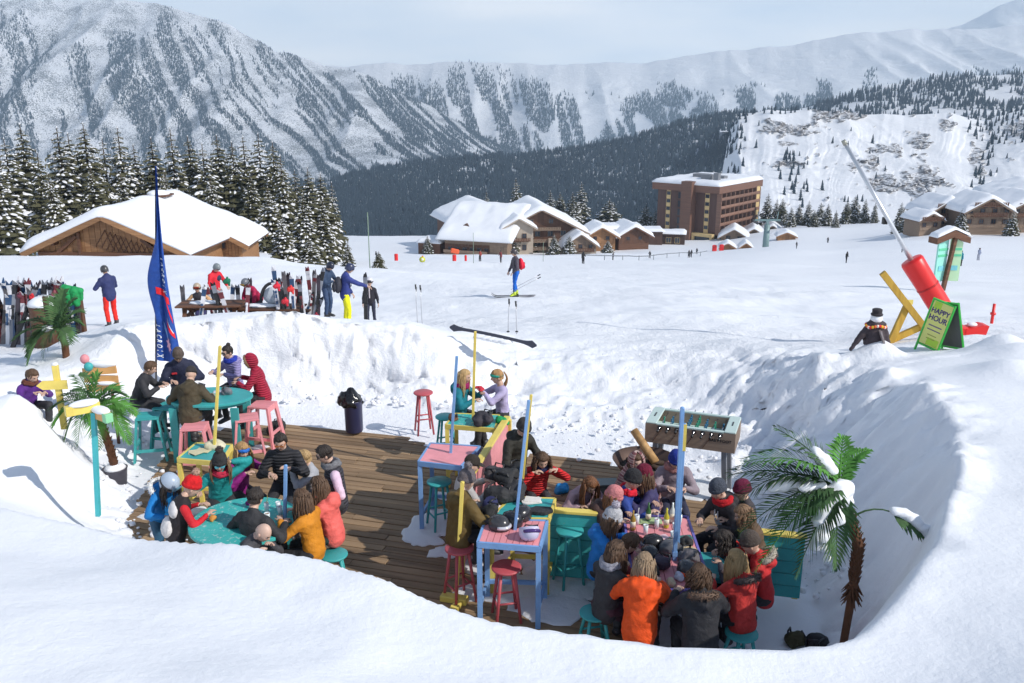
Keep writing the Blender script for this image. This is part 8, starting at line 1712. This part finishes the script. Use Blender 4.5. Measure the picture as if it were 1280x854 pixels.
for i, dy in enumerate((-.12, .12)):
    oo = empty("ski", (p.x + .75, 33 + dy, g_ + .03), R(184), "slim ski under the lone skier's %s boot" % ("near" if i == 0 else "far"), "ski"); b = ski_mesh(1.7, SKC[3], SKC[1], 1); q = b.build("ski_body", [plain(SKC[3], .4), plain(SKC[1], .4)], oo); q.rotation_euler = (R(90), 0, R(90)); r = MB(); r.box((.8, 0, .04), (.3, .07, .06), bev=.01); r.build("binding", M_black, oo)
for i in (-1, 1): skipole((p.x - .15, 33 + i * .25, g_ + .25), (0, R(62)), 1.2, "ski pole trailing from the lone skier's %s hand" % ("near" if i < 0 else "far"))
# little figures far down the piste
def mini(px, row, y, c, c2, label, H=1.75):
    p = ony(px, row, y); g_ = gz(p.x, y); o = empty("person", (p.x, y, g_), R((px * 37) % 360), label, "person", "tiny skiers far down the piste"); s = H / 1.75
    me = remesh_caps([((-.1, 0, .9 * s), (0, .03, 1.35 * s), .16, .20), ((0, .03, 1.35 * s), (-.02, .05, 1.42 * s), .18, .16), ((-.18, .02, 1.38 * s), (-.3, .15, 1.0 * s), .07, .05), ((.18, .02, 1.38 * s), (.3, .18, 1.02 * s), .07, .05)], .05, 2, 1, .01, 6); me.materials.append(fabric(c)); link(bpy.data.objects.new("jacket", me), o)
    me = remesh_caps([((-.1, 0, .9 * s), (-.12, .05, .08), .11, .07), ((.1, 0, .9 * s), (.14, -.05, .08), .11, .07)], .05, 2, 1, .01, 6); me.materials.append(fabric(c2)); link(bpy.data.objects.new("trousers", me), o)
    q = MB(); q.ball((0, .04, 1.64 * s), (.11, .12, .13), 12, 8); q.build("helmet", M_black, o); q = MB(); q.ball((0, .10, 1.60 * s), (.07, .07, .09), 10, 6); q.build("face", SKIN(0), o); return o
for px, row, y, c, c2, lb in [(1200, 333, 92, srgb(10, 130, 150), BK, "small skier in a turquoise jacket beside the map board"), (1222, 329, 118, srgb(140, 150, 175), srgb(150, 155, 170), "small skier in pale grey-blue right of the map board"), (861, 322, 190, CH, BK, "tiny dark skier on the piste below the hotel tower"), (864, 321, 192, BK, CH, "second tiny dark skier of the pair below the hotel"),
    (871, 314, 240, BK, BK, "tiny dark figure just under the hotel wall"), (812, 325, 200, CH, BK, "tiny grey skier left of the pair below the hotel"), (995, 317, 215, BK, CH, "tiny dark skier on the slope right of the lift pylon"), (729, 320, 120, BK, BK, "small dark figure on the piste before the low brown houses"), (766, 326, 170, srgb(90, 80, 90), BK, "tiny figure near the rope fence left end"),
    (1058, 325, 130, BK, BK, "small dark figure on the piste left of the white lance"), (1126, 326, 150, CH, BK, "small dark figure on the piste right of the white lance"), (600, 322, 130, srgb(150, 60, 50), BK, "small figure in rusty red near the grey pole"), (626, 326, 122, srgb(120, 50, 50), srgb(60, 50, 60), "tiny reddish figure on the piste below the hall balcony"), (470, 310, 170, BK, BK, "tiny dark figure at the far edge left of the markers"), (1035, 300, 240, BK, CH, "tiny dark skier high on the right-hand slope")]:
    mini(px, row, y, c, c2, lb)
haze()
